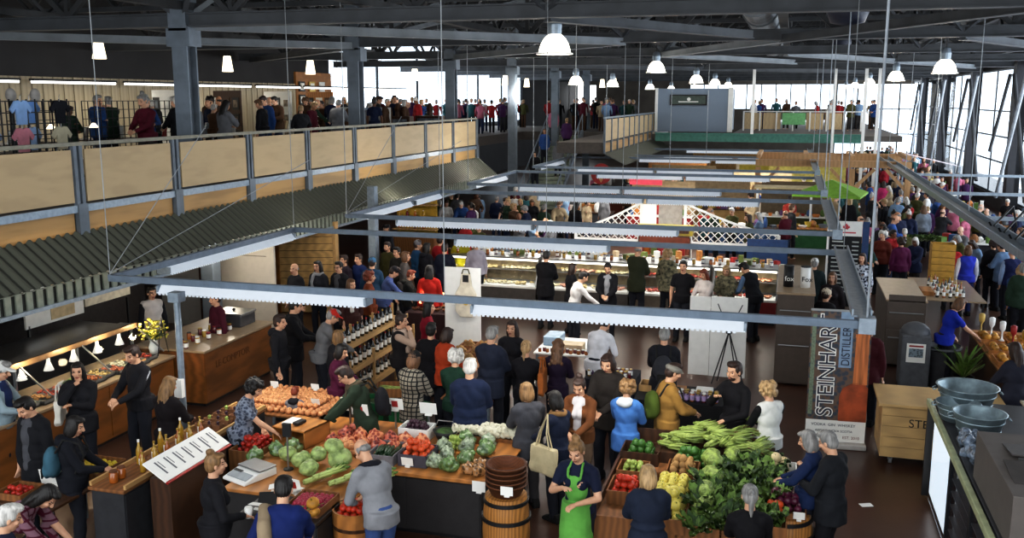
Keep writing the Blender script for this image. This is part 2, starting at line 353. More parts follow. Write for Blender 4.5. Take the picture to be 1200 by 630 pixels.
# canopy of corrugated sheet
cg = H('green_corrugated_sheet', '#5a5c50', rough=.5, metal=.1, kind='stripe', scale=1.5708, col2=lin('#373931'))
cs = H('pale_canopy_strips', '#8b9184', rough=.5, metal=.2)
b = M(); n = 620; pr = []
for k in range(n):
    y = 2.6+k*.05; dz = .045 if (k//2) % 2 else 0; pr.append((y, dz))
vs = []; fs = []
for y, dz in pr: vs += [(-11.15, y, 3.02+dz), (-10.42, y, 2.44+dz)]
fs = [(2*i, 2*i+1, 2*i+3, 2*i+2) for i in range(n-1)]
b.add(vs, fs); cn = empty('canopy', 'dark green corrugated metal canopy below the left upper floor', 'canopy'); obj('roof_sheet', b, cg, cn)
b = M(); b.prism(comb(2.6, 33.6, 2.47, 2.46, 2.2, .2), -10.43, -10.4, 'x')
obj('valance_strips', b, cs, cn, ); obj('valance_back', M().box(-10.46, -10.44, 2.6, 33.6, 2.2, 2.44), H('canopy_gap', '#2e302c'), cn)
obj('edge_tube', M().box(-10.46, -10.38, 2.6, 33.6, 2.14, 2.2), galv, cn)
# staircase
st = empty('staircase', 'open staircase with pale green treads beyond the canopy', 'staircase', (0, 0, 0))
sm = H('pale_green_treads', '#8d9684', rough=.6)
for k in range(19):
    y = 42.6+k*.3; z = .17*(k+1)
    obj('tread', M().box(-12.1, -10.4, y, y+.32, z-.05, z+.1), sm, st)
for x in (-12.15, -10.35): obj('stringer', M().prism([(42.4, 0), (42.7, 0), (48.4, 3.3), (48.4, 3.6), (48.1, 3.6)], x-.04, x+.04, 'x'), steel, st)
for x in (-12.15, -10.35):
    b = M(); b.tube([(x, 42.6, 1.1), (x, 48.3, 4.4)], .03)
    for k in range(7): b.tube([(x, 42.7+.93*k, .1+.53*k), (x, 42.7+.93*k, 1.15+.53*k)], .02)
    obj('handrail', b, galv, st)
# far upper walkway in plywood
g = empty('guard_rail', 'plywood guard rail of the far upper walkway beyond the stairs', 'railing')
X = -7.25; obj('top_rail', M().box(X-.05, X+.05, 38, 53, 4.4, 4.46), galv, g)
for k in range(11):
    y = 38+1.5*k; obj('post', M().box(X-.02, X+.06, y-.06, y+.06, 3.0, 4.4), steel, g)
    if k < 10: obj('plywood_panel', M().box(X, X+.03, y+.1, y+1.4, 3.5, 4.36), ply, g); obj('fascia_board', M().box(X-.04, X, y+.1, y+1.4, 3.05, 3.4), pine, g)
b = M(); vs = []; n2 = 150
for k in range(n2): vs += [(X+.02, 38+.1*k, 3.0+(.03 if k % 2 else 0)), (X+.9, 38+.1*k, 2.55+(.03 if k % 2 else 0))]
b.add(vs, [(2*i, 2*i+1, 2*i+3, 2*i+2) for i in range(n2-1)]); tag(obj('canopy', b, cg), 'short dark canopy under the far upper walkway', 'canopy')
# blue grey room with its sign
rm = empty('upper_room', 'blue-grey clad upper room with a framed sign on its front', 'room', (0, 52, 0))
bl = H('blue_grey_cladding', '#7d8b9b', rough=.6, kind='stripex', scale=6, var=.02)
obj('walls', M().box(-7.05, -3.25, 0, 5, 3.44, 5.72), bl, rm); obj('corner_post', M().box(-3.3, -3.05, -.06, .1, 3.44, 5.75), white, rm); obj('corner_post', M().box(-7.15, -7.0, -.06, .1, 3.44, 5.75), white, rm)
sg = obj('sign_board', M().box(-6.3, -4.45, -.08, 0, 4.88, 5.36), H('sign_green_grey', '#49564f'), rm); obj('sign_frame', M().box(-6.35, -4.4, -.1, -.02, 5.34, 5.4).box(-6.35, -4.4, -.1, -.02, 4.84, 4.9).box(-6.35, -6.28, -.1, -.02, 4.84, 5.4).box(-4.47, -4.4, -.1, -.02, 4.84, 5.4), black, sg)
obj('sign_emblem', M().lathe([(.1, 0), (.1, .02)], (0, 0, 0), 12).v and M().ell((-5.35, -.09, 5.16), (.1, .01, .09)).box(-5.9, -4.85, -.095, -.08, 5.0, 5.05), white, sg)
# far balcony across the hall and its teal edge
teal = H('teal_steel', '#4c8578', rough=.5)
struct('trim_4', M().box(-7.0, 5.2, 50, 51.9, 3.1, 3.38).box(-3.0, 5.2, 51.9, 88, 3.1, 3.38), slab)
tag(obj('edge_beam', M().box(-6.8, 3.4, 49.8, 50, 3.02, 3.42).box(-6.8, 3.4, 49.7, 49.85, 3.38, 3.46), teal), 'teal painted steel beam along the edge of the far balcony', 'beam')
g = empty('guard_rail', 'plywood guard rail of the far balcony above the teal beam', 'railing', (0, 56, 0))
for k in range(4): obj('plywood_panel', M().box(-2.6+1.02*k if k < 2 else .75+1.0*(k-2), -1.65+1.02*k if k < 2 else 1.65+1.0*(k-2), 0, .05, 3.5, 4.4), ply, g)
for k in range(8): obj('post', M().box(-2.7+.9*k, -2.62+.9*k, -.05, .06, 3.4, 4.45), white, g)
obj('top_rail', M().box(-2.7, 4, -.06, .06, 4.45, 4.5), white, g)
tag(obj('green_banner', M().box(-.55, .7, 55.86, 55.9, 3.75, 4.4), H('light_green_vinyl', '#7cba7f', rough=.6)), 'light green banner hung on the far balcony rail', 'banner')
for i, x in enumerate((-1.9, 1.9, 3.3, 3.9)):
    tag(obj('white_post', M().box(x-.07, x+.07, 48.9, 49.04, 0 if x > 0 else 3.46, 6.6), white), f'slim white steel post at the far balcony, {ORD[i]} from the left', 'post')
# ------------------------------------------------------------------ hanging light gantries
tubem = mat('lamp_tube_glow', (1, .97, .92), emit=3.2, var=0)
refl = H('white_reflector', '#d0d8e2', rough=.35, var=.02, emit=.2)  # faint glow put into the material, standing in for light on the reflector
gx0, gx1, gz = -9.2, .92, 2.7; gsteel = H('gantry_steel', '#6e7c8b', rough=.5, metal=.2, var=.08)
def fixture(x0, x1, y, z, axis='x', label='', glow=True, par=None):
    L_ = x1-x0; e = empty('strip_light', label, 'light', ((x0+x1)/2, y, z) if axis == 'x' else (y, (x0+x1)/2, z), 0 if axis == 'x' else R(90), 'strip lights on the hanging frames' if False else None)
    h = L_/2
    obj('reflector', M().prism([(-.04, .02), (.04, .02), (.125, -.085), (.115, -.085), (.04, -.0), (-.04, -.0), (-.115, -.085), (-.125, -.085)], -h, h, 'x'), refl, e)
    for yy in (-.06, .06): obj('lamp_tube', M().tube([(-h+.05, yy, -.07), (h-.05, yy, -.07)], .018, 8), tubem if glow else white, e)
    obj('end_cap', M().box(-h-.01, -h+.02, -.115, .115, -.085, .02), galv, e); obj('end_cap', M().box(h-.02, h+.01, -.115, .115, -.085, .02), galv, e)
    b = M().prism(comb(-h+.03, h-.03, -.075, -.083, -.105, .06), -.125, -.115, 'y')
    obj('louvre_edge', b, refl, e)
    return e
frames = [(11.1, 16.35), (18.65, 24.4), (26.8, 31.9), (34.3, 40.6), (42.4, 48.2)]
nth = ['nearest', 'second', 'third', 'fourth', 'farthest']
for i, (ya, yb) in enumerate(frames):
    g = empty('light_gantry', f'{nth[i]} grey steel frame hung over the stalls to carry strip lights', 'light frame')
    gx = gx0 if i < 4 else -8
    x1 = gx1
    for y in (ya, yb): obj('cross_beam', M().box(gx, x1, y-.035, y+.035, gz-.055, gz+.035), gsteel, g)
    for x in (gx, x1):
        obj('side_beam', M().box(x-.04, x+.04, ya, yb, gz-.06, gz+.035), gsteel if x < 0 else galv, g)
    obj('cable_tray', M().box(x1-.15, x1+.05, ya+.1, yb-.1, gz+.05, gz+.07).box(x1-.16, x1-.14, ya+.1, yb-.1, gz+.05, gz+.14).box(x1+.04, x1+.06, ya+.1, yb-.1, gz+.05, gz+.14), galv, g)
    for x in (gx, x1, (gx+x1)/2):
        for y in (ya, yb)[:2 if i < 2 else 1]: obj('suspension_cable', M().tube([(x, y, gz+.03), (x, y, 8.7)], (.007, .009, .011, .012, .012)[i], 5), cgrey, g)
    for x in (x1, ): obj('suspension_rod', M().tube([(x, ya, gz), (x, ya, 8.7)], .016 if i == 0 else .012, 6), brace, g); obj('corner_bracket', M().box(x-.09, x+.09, ya-.09, ya+.09, gz-.1, gz+.08), galv, g)
    for x in (gx, x1):
        if i > 1 or x > 0: continue
        b = M(); b.tube([(x, ya, gz+.05), (x+(1.6 if x < 0 else -1), ya+3, 4.2)], .006, 5); b.tube([(x, ya, gz+.05), (x+(.7 if x < 0 else -.4), ya+1.5, 4.8)], .006, 5); obj('guy_wire', b, cgrey, g)
lights = [(0, 11.1, -8.35, -5.2, 0), (0, 11.1, -3.75, -.4, 0), (0, 16.35, -5.85, -3.0, 0), (1, 18.65, -8.0, -5.0, 0), (1, 18.65, -4.9, -2.05, 0), (1, 24.4, -6.4, -3.6, 0), (1, 24.4, -3.5, -.7, 0),
          (2, 26.8, -7.6, -4.6, 0), (2, 26.8, -4.5, -1.8, 0), (2, 31.9, -6.3, -3.4, 0), (2, 31.9, -3.3, -.6, 0), (3, 34.3, -7.5, -4.7, 0), (3, 34.3, -4.6, -1.9, 0), (3, 40.6, -6.2, -3.2, 0), (3, 40.6, -3.0, .4, 0), (4, 42.4, -5.4, -2.4, 0), (4, 42.4, -2.2, .6, 0), (4, 48.2, -5, -1.5, 0)]
nc = {}
for fi, y, x0, x1, _ in lights:
    k = nc.get(y, 0); nc[y] = k+1
    fixture(x0, x1, y, gz-.075, 'x', f'white strip light under the {"front" if y == frames[fi][0] else "rear"} beam of the {nth[fi]} hanging frame, {"left" if k == 0 else "right"} one')
for k, (y0, y1, x) in enumerate(((12.3, 16.2, -9.2), (19.4, 22.2, -9.2), (22.4, 24.3, -9.2), (27.2, 30.6, -9.2), (35, 39, -9.2))):
    fixture(y0, y1, x, gz-.08, 'y', f'strip light running along the canopy edge, {ORD[k]} from the front')
for k in range(9):
    e = empty('strip_light', f'glowing strip light over the craft stalls of the upper floor, {ORD[k]} from the front', 'light', (-19.3, 15.1+3.7*k, 5.66)); obj('lamp_tube', M().box(-.05, .05, -1.6, 1.6, -.06, 0), tubem, e); obj('housing', M().box(-.09, .09, -1.62, 1.62, 0, .06), dsteel, e); obj('wall_arm', M().box(-.82, -.05, -.03, .03, .02, .05), dsteel, e)
# right hanging tray
g = empty('cable_tray', 'long hanging cable tray above the right aisle', 'cable tray', (3.7, 0, 2.72))
obj('tray', M().box(-.16, .16, 14, 44, 0, .03).box(-.18, -.15, 14, 44, 0, .14).box(.15, .18, 14, 44, 0, .14), galv, g)
for y in range(16, 44, 6):
    obj('suspension_cable', M().tube([(0, y, .1), (0, y, 5.8)], .01, 5), cgrey, g)
b = M()
for k in range(3): b.tube([(.0, 17.5+.9*k, .15), (.35, 17.8+.9*k, .5), (.5, 18.1+.9*k, .1), (.3, 18.3+.9*k, -.3), (.1, 18.5+.9*k, .1)], .02, 6)
obj('cable_loops', b, black, g); obj('spot_lamp', M().tube([(0, 24, -.02), (0, 24, -.14)], [.05, .09]).tube([(0, 29, -.02), (0, 29, -.14)], [.05, .09]), white, g)
for k, y in enumerate((21.5, 27, 33.5)):
    tag(obj('cross_rail', M().box(3.9, 9.4, y-.04, y+.04, 2.72, 2.8), galv), f'thin grey rail from the hanging tray to the window wall, {ORD[k]} from the front', 'rail')
# vertical pole standing by the produce stall
pl = empty('steel_pole', 'slim galvanized pole standing at the produce stall under the frame corner', 'pole', (-7.72, 10.55, 0))
obj('shaft', M().tube([(0, 0, 0), (0, 0, 2.66)], .045, 12), galv, pl); obj('socket_box', M().box(-.06, .06, -.1, -.03, 1.25, 1.5), white, pl); obj('clamp', M().box(-.08, .08, -.08, .08, 2.55, 2.68), galv, pl)
# ------------------------------------------------------------------ pendant lamps
glow = mat('warm_lamp_glass', (1, .93, .78), emit=5, var=0.02)
glow2 = mat('warm_cone_glass', (1, .86, .62), emit=3.0, var=0.02)
def dome(x, y, z, s, label):
    e = empty('pendant_lamp', label, 'lamp', (x, y, z))
    sh = obj('lamp_shade', M().lathe([(.29, 0), (.28, .06), (.25, .16), (.2, .25), (.13, .32), (.05, .35)], n=24), glow, e, True); obj('rim', M().lathe([(.3, -.02), (.33, -.02), (.33, .0), (.3, .01)], n=24), white, sh)
    obj('lamp_housing', M().lathe([(.12, .33), (.13, .5), (.1, .62), (.04, .64)], n=14), galv, e); obj('cord', M().tube([(0, 0, .6), (0, 0, 8.5-z)], .015, 6), black, e)
    e.scale = (s, s, 1 if s == 1 else s) if s == 1 else (s, s, 1)
    return e
def cone(x, y, z, label):
    e = empty('cone_lamp', label, 'lamp', (x, y, z)); obj('lamp_shade', M().lathe([(.19, 0), (.12, .5), (.11, .52)], n=18), glow2, e, True); obj('cord', M().tube([(0, 0, .5), (0, 0, 8.6-z)], .012, 6), black, e); return e
for k, (x, y, z) in enumerate(((-4.17, 17, 6.0), (-4.26, 31, 6.03), (-4.04, 42, 5.85), (-4.1, 53, 5.9), (-4.1, 64, 5.9))): dome(x, y, z, 1, f'white glowing dome lamp in the middle row, {ORD[k]} from the front')
for k, (x, y) in enumerate(((3.7, 27), (3.57, 38), (3.66, 52), (3.66, 64), (3.66, 75))): dome(x, y, 5.85, 1, f'white glowing dome lamp in the right row, {ORD[k]} from the front')
for k, (x, y) in enumerate(((-8.43, 38), (-8.4, 46), (-8.6, 60), (-8.5, 70))): dome(x, y, 5.75, 1, f'white glowing dome lamp above the staircase row, {ORD[k]} from the front')
for k, (x, y, z) in enumerate(((-20.06+1.2, 23, 6.3), (-18.6, 29, 6.1), (-17.6, 33, 6.1), (-16.6, 41, 6.0), (-18, 36, 5.9), (-15, 50, 5.9), (-16, 58, 5.9), (-12, 62, 5.9), (-14, 66, 5.9), (-10.5, 58, 5.9))): cone(x, y, z, f'small cream cone lamp above the left upper floor, {ORD[k]} from the front')
# ------------------------------------------------------------------ lights
def area(name, loc, rot, sx, sy, e, col=(1, 1, 1)):
    l = bpy.data.lights.new(name, 'AREA'); l.shape = 'RECTANGLE'; l.size = sx; l.size_y = sy; l.energy = e; l.color = col
    o = bpy.data.objects.new(name, l); C.objects.link(o); o.location = loc; o.rotation_euler = rot; return o
def point(loc, e, col=(1, .85, .65), r=.15):
    l = bpy.data.lights.new('lamp', 'POINT'); l.energy = e; l.color = col; l.shadow_soft_size = r  # object name shared by fixture lamps and unseen fill points
    o = bpy.data.objects.new('lamp', l); C.objects.link(o); o.location = loc; return o
area('daylight_right', (9.3, 48, 3.8), (0, R(90), 0), 5.5, 66, 3000, (.86, .92, 1))
area('daylight_left', (-19.9, 56, 6), (0, R(-90), 0), 4, 32, 700, (.9, .95, 1))
area('daylight_back', (3, 86.5, 4.5), (R(-90), 0, 0), 14, 4, 900, (.9, .95, 1))
for fi, y, x0, x1, _ in lights: area('strip', ((x0+x1)/2, y, gz-.2), (0, 0, 0), x1-x0, .25, 46 if y < 25 else 75, (1, .95, .87))
area('roof_fill', (-3.5, 30, 6.4), (0, 0, 0), 16, 40, 330, (.95, .97, 1))
area('bounce_up', (-4, 34, 4.9), (R(180), 0, 0), 18, 44, 420, (.95, .97, 1)); area('far_fill', (-1, 50, 6.2), (0, 0, 0), 16, 24, 420, (1, .97, .92))  # unseen fill lights: one faces up to lighten the roof, one brightens the far stalls
area('bounce_left', (-16, 27, 5.0), (R(180), 0, 0), 6, 20, 110, (1, .93, .82)); point((-11.2, 39.5, 5.4), 220, (1, .97, .9)); point((-13.2, 25, 5.8), 60, (1, .95, .85)); point((-14, 34, 5.8), 90, (1, .97, .92))  # unseen fills added to brighten the left roof, upper floor and stairs
area('front_fill', (-3.5, 9.5, 6.3), (0, 0, 0), 12, 8, 60, (.95, .97, 1))
for y in (18, 24, 30): area('mezz_strip', (-18.8, y, 5.6), (0, 0, 0), .3, 4, 55, (1, .93, .8))
for x, y, z in ((-4.17, 17, 5.9), (-4.2, 31, 5.9), (-4.1, 42, 5.8), (3.7, 27, 5.7), (3.6, 38, 5.7), (3.6, 52, 5.7), (-8.4, 38, 5.6)): point((x, y, z), 75)
for y in (10.6, 11.4, 12.2, 13.0): point((-10.25, y, 1.5), 16, (1, .78, .5), .06)
point((-11.2, 17, 2.0), 30); point((-12, 8.5, 2.1), 8, (1, .9, .8)); point((-7, 20.5, 2.0), 22)
# ------------------------------------------------------------------ people: one continuous body grown from tapered limbs, clothes and hair as children
def remesh(b, vox, smooth=2, name='m', fac=.5):
    vox *= LOD[0]; smooth = smooth if LOD[0] == 1 else min(smooth, 1)
    me = b.mesh(name, []); o = bpy.data.objects.new('tmp', me)
    r = o.modifiers.new('r', 'REMESH'); r.mode = 'VOXEL'; r.voxel_size = vox; r.use_smooth_shade = True
    if smooth: s = o.modifiers.new('s', 'SMOOTH'); s.iterations = smooth; s.factor = fac
    m2 = baked(o); m2.name = name
    bpy.data.objects.remove(o); bpy.data.meshes.remove(me); return m2
V = Vector
LOD = [1.0]
# pose: lean, head pitch/yaw, hand targets (x out to that side, y forward, z up) for a 1.75 m body; None hangs the arm
POSES = {
 'stand': dict(), 'down': dict(hp=32), 'walk': dict(step=.2, hr=(.2, .16, .84), hl=(.2, -.12, .84)),
 'hold': dict(hp=22, hr=(.07, .34, 1.08), hl=(.07, .36, 1.06)), 'reach': dict(lean=14, hp=20, hr=(.16, .55, .98), hl=(.2, .25, .95)),
 'reach2': dict(lean=16, hp=24, hr=(.14, .52, .95), hl=(.12, .55, .97)), 'bend': dict(lean=48, hp=10, hr=(.15, .72, .85), hl=(.15, .68, .82)),
 'phone': dict(hp=26, hr=(.06, .3, 1.28), hl=(.1, .28, 1.12)), 'chin': dict(hp=6, hr=(.04, .17, 1.46), hl=(-.05, .22, 1.2)),
 'carry': dict(hr=(.16, .26, 1.08), hl=None, hp=5), 'cross': dict(hr=(-.1, .2, 1.17), hl=(-.1, .24, 1.2), hp=3),
 'look': dict(hy=35), 'lookl': dict(hy=-35), 'drink': dict(hr=(.05, .3, 1.34), hl=(.16, .34, 1.1), hp=8), 'hunch': dict(lean=22, hp=28, hr=(.1, .42, 1.0), hl=(.1, .42, 1.0)),
}
def skel(p):
    lean = R(p.get('lean', 0)); hip = V((0, 0, .95)); ml = Matrix.Rotation(-lean, 3, 'X')
    up = lambda v: hip + ml @ (V(v)-hip)
    J = dict(up=up, ml=ml)
    J['neck'] = up((0, -.005, 1.46)); J['hm'] = ml @ Matrix.Rotation(R(p.get('hy', 0)), 3, 'Z') @ Matrix.Rotation(-R(p.get('hp', 4)), 3, 'X')
    J['head'] = J['neck'] + ml @ V((0, .015, .06)) + J['hm'] @ V((0, .01, .115))
    for s, k in ((1, 'hr'), (-1, 'hl')):
        sh = up((s*.172, -.005, 1.395)); t = p.get(k)
        tgt = V((s*t[0], t[1], t[2])) if t else sh + V((s*.06, .05+.02*s, -.545))
        d = tgt-sh; L1, L2 = .285, .255; L = min(d.length, L1+L2-.005); dn = d.normalized(); tgt = sh+dn*L
        a = (L1*L1-L2*L2+L*L)/(2*L); h = math.sqrt(max(0, L1*L1-a*a)); pole = V((s*.75, -.5, -.6)); pole = (pole-dn*pole.dot(dn)).normalized()
        J['sh'+k[1]] = sh; J['el'+k[1]] = sh+dn*a+pole*h; J['wr'+k[1]] = tgt
    st = p.get('step', .03)
    for s, k in ((1, 'r'), (-1, 'l')):
        J['hip'+k] = V((s*.092, 0, .92)); J['an'+k] = V((s*.105, s*st, .085)); J['kn'+k] = (J['hip'+k]+J['an'+k])/2+V((0, .035+abs(st)*.15, .02))
    return J
def seg(b, p, q, r0, r1, n=12):
    p = V(p); q = V(q); m = (p+q)/2; b.tube([p, p+(q-p)*.33, p+(q-p)*.66, q], [r0, r0*.7+r1*.3+.002, r0*.35+r1*.65, r1], n); b.ell(p, (r0,)*3, n, 8); b.ell(q, (r1,)*3, n, 8)
def torso(b, J, g, k=0., hem=None):
    up, ml = J['up'], J['ml']; w = 1 if g == 'm' else .88; hpw = 1 if g == 'm' else 1.06
    b.ell(up((0, -.01, 1.28)), (.165*w+k, .118+k, .17+k), 18, 12, ml); b.ell(up((0, 0, 1.12)), (.14*w+k, .105+k, .15+k), 18, 12, ml)
    b.ell(V((0, -.012, .94)), (.168*hpw+k, .125+k, .12+k), 18, 12)
    b.ell(up((0, .0, 1.04)), (.15*w+k, .108+k, .14+k), 18, 10, ml)
    seg(b, up((-.13*w, -.01, 1.40)), up((.13*w, -.01, 1.40)), .062+k, .062+k); b.ell(up((0, -.012, 1.42)), (.13*w+k, .075+k, .075+k*.6), 14, 8, ml)
    if g == 'f':
        for s in (-1, 1): b.ell(up((s*.07, .085, 1.26)), (.062+k*.5,)*3, 12, 8)
    if g == 'b': b.ell(up((0, .03, 1.06)), (.17+k, .15+k, .17+k), 18, 12, ml)
_bc = {}
def body_mesh(pose, g):
    key = ('b', pose, g, LOD[0])
    if key in _bc: return _bc[key]
    J = skel(POSES[pose]); b = M(); torso(b, J, g)
    for k, s in (('r', 1), ('l', -1)):
        seg(b, J['hip'+k], J['kn'+k], .085, .057); seg(b, J['kn'+k], J['an'+k], .055, .038)
        b.ell(J['kn'+k]*.5+J['an'+k]*.5+V((0, -.008, .05)), (.046, .05, .1), 10, 8)
        b.ell(J['an'+k]+V((0, .045, -.05)), (.036, .1, .03), 12, 8)
        sh, el, wr = J['sh'+k], J['el'+k], J['wr'+k]
        seg(b, sh, el, .05, .04); seg(b, el, wr, .041, .027)
        d = (wr-el).normalized(); hd = (d+V((0, 0, -.12))).normalized(); side = hd.cross(V((0, 0, 1)))
        side = side.normalized() if side.length > .35 else V((0, 1, 0)); nr = hd.cross(side)
        b.ell(wr+hd*.05, (.036, .036, .02), 12, 8, Matrix((side, hd, nr)).transposed())
        b.ell(wr+hd*.035, (.03, .045, .019), 12, 8, Matrix((side, hd, nr)).transposed())
        cur = -nr if nr.z > 0 else nr
        for i, (o, L) in enumerate(((-.031, .058), (-.011, .07), (.011, .066), (.03, .05))):
            a = wr+hd*.078+side*o; m = a+hd*L*.55+side*o*.25+cur*.006; e = m+hd*L*.35+cur*L*.42
            b.tube([a-hd*.02, m, e], [.0095, .009, .0075], 8); b.ell(e, (.0078,)*3, 8, 6)
        ts = V((-s, 0, 0)); tb = side if side.dot(ts) > 0 else -side
        a = wr+hd*.02+tb*.025; m = a+tb*.028+hd*.03+cur*.01; b.tube([a, m, m+hd*.028+cur*.006], [.013, .011, .009], 8); b.ell(m+hd*.028+cur*.006, (.009,)*3, 8, 6)
    nk = J['neck']; hd_, hm = J['head'], J['hm']; seg(b, J['up']((0, -.01, 1.42)), hd_-hm @ V((0, .02, .06)), .058, .052)
    P = lambda x, y, z: hd_+hm @ V((x, y, z))
    b.ell(P(0, -.012, .028), (.074, .093, .092), 18, 12, hm); b.ell(P(0, .018, -.035), (.058, .072, .078), 16, 10, hm); b.ell(P(0, .052, -.088), (.03, .03, .026), 10, 8, hm)
    b.tube([P(0, .088, .02), P(0, .112, -.026)], [.008, .0165], 8); b.ell(P(0, .106, -.026), (.017, .015, .012), 8, 6, hm)
    for s in (-1, 1):
        b.ell(P(s*.077, -.01, -.008), (.011, .02, .032), 8, 8, hm); b.ell(P(s*.038, .062, -.02), (.026, .024, .024), 10, 8, hm)
    b.ell(P(0, .074, .028), (.055, .016, .012), 10, 6, hm); b.ell(P(0, .088, -.058), (.026, .012, .0075), 10, 6, hm); b.ell(P(0, .084, -.07), (.021, .012, .008), 10, 6, hm)
    me = remesh(b, .0078, 1, 'body_'+pose)
    me.materials.append(None); me.materials.append(H('lip', '#8d4a42')); me.materials.append(H('eye_dark', '#221a16', rough=.2))
    n = len(me.polygons); cen = np.empty(n*3); me.polygons.foreach_get('center', cen); cen = cen.reshape(-1, 3)
    inv = np.array(hm.transposed()); q = (cen-np.array(hd_)) @ inv.T; mi = np.zeros(n, dtype=np.int32)
    lip = (abs(q[:, 0]) < .024) & (q[:, 1] > .07) & (abs(q[:, 2]+.064) < .011); mi[lip] = 1
    eye = (((abs(q[:, 0])-.033)/.015)**2+((q[:, 2]-.006)/.006)**2 < 1) & (q[:, 1] > .05); mi[eye] = 2
    brow = (((abs(q[:, 0])-.034)/.02)**2+((q[:, 2]-.032)/.0035)**2 < 1) & (q[:, 1] > .05); mi[brow] = 2
    me.polygons.foreach_set('material_index', mi); _bc[key] = me; return me
def fold(me, amp=.006, f=14):
    n = len(me.vertices); c = np.empty(n*3); me.vertices.foreach_get('co', c); c = c.reshape(-1, 3); nr = np.empty(n*3); me.vertices.foreach_get('normal', nr); nr = nr.reshape(-1, 3)
    d = np.sin(c[:, 2]*f*1.7+np.sin(c[:, 0]*f)*2+c[:, 1]*9)*np.sin(c[:, 0]*f*1.3+c[:, 2]*6+1.3*np.sin(c[:, 1]*f))
    c += nr*(d*amp)[:, None]; me.vertices.foreach_set('co', c.ravel()); me.update()
def top_mesh(kind, pose, g):
    key = ('t', kind, pose, g, LOD[0])
    if key in _bc: return _bc[key]
    J = skel(POSES[pose]); b = M(); up, ml = J['up'], J['ml']
    k = {'tee': .012, 'shirt': .016, 'sweater': .022, 'coat': .034, 'puffer': .045, 'vest': .032, 'tank': .008, 'cardigan': .024}[kind]
    torso(b, J, g, k)
    if kind in ('coat', 'puffer'): b.tube([V((0, -.01, 1.0)), V((0, -.01, .74 if kind == 'coat' else .82))], [.19+k*.4, .205+k*.3], 18)
    elif kind != 'tank': b.tube([V((0, -.01, 1.03)), V((0, -.01, .85))], [.182+k*.4, .19+k*.4], 18); 
    # sleeves
    for q in 'rl':
        sh, el, wr = J['sh'+q], J['el'+q], J['wr'+q]
        if kind == 'tank': continue
        if kind == 'vest': continue
        seg(b, sh, sh+(el-sh)*(.62 if kind == 'tee' else 1), .054+k*.45, (.05 if kind == 'tee' else .042)+k*.65)
        if kind != 'tee': seg(b, el, el+(wr-el)*.96, .042+k*.65, .034+k*.45)
    if kind in ('coat', 'sweater', 'puffer', 'shirt', 'vest'): b.tube([up((0, -.012, 1.43)), up((0, .0, 1.50))], [.085+k*.3, .066+k*.3], 14)
    if kind == 'puffer':
        for z in (.9, 1.0, 1.1, 1.2, 1.3): b.ell(up((0, -.01, z)), (.19, .15, .055), 18, 8, ml)
    # flatten the round lower tube front to back
    for i, v in enumerate(b.v):
        if v[2] < 1.01 and abs(v[0]) < .3: b.v[i] = (v[0], v[1]*.8-.002, v[2])
    me = remesh(b, .0125, 4, 'top_'+kind); fold(me, .004+k*.1); me.materials.append(None); _bc[key] = me; return me
def leg_mesh(kind, pose, g):
    st = POSES[pose].get('step', .03); key = ('l', kind, st, g, LOD[0])
    if key in _bc: return _bc[key]
    J = skel(POSES[pose]); b = M(); w = 1 if g != 'f' else 1.05
    b.ell((0, -.012, .93), (.17*w, .126, .12), 18, 10); b.tube([(0, -.01, .95), (0, -.005, 1.06)], [.15, .122], 18); b.v = [(v[0], v[1]*.82-.002, v[2]) if v[2] > .96 else v for v in b.v]
    if kind == 'skirt': b.tube([(0, 0, 1.0), (0, 0, .5)], [.17, .25], 20)
    else:
        loose = .014 if kind == 'trousers' else .006
        for q in 'rl':
            seg(b, J['hip'+q], J['kn'+q], .088+loose, .062+loose)
            if kind != 'shorts': seg(b, J['kn'+q], J['an'+q]+V((0, 0, .0)), .062+loose, .05+loose)
    me = remesh(b, .014, 3, 'legs_'+kind); fold(me, .004); me.materials.append(None); _bc[key] = me; return me
def shoe_mesh(q, st):
    key = ('s', q, st, LOD[0])
    if key in _bc: return _bc[key]
    s = 1 if q == 'r' else -1; a = V((s*.105, s*st, .085)); b = M()
    b.prism([(x*1.0, y) for x, y in ((-.1, 0), (.175, 0), (.19, .02), (.17, .045), (.09, .07), (.045, .11), (-.07, .115), (-.1, .06))], -.047, .047, 'x')
    b.v = [(v[0]+a.x, v[1]+a.y-.005, v[2]*1.08) for v in b.v]
    me = remesh(b, .012, 2, 'shoe'); me.materials.append(None); _bc[key] = me; return me
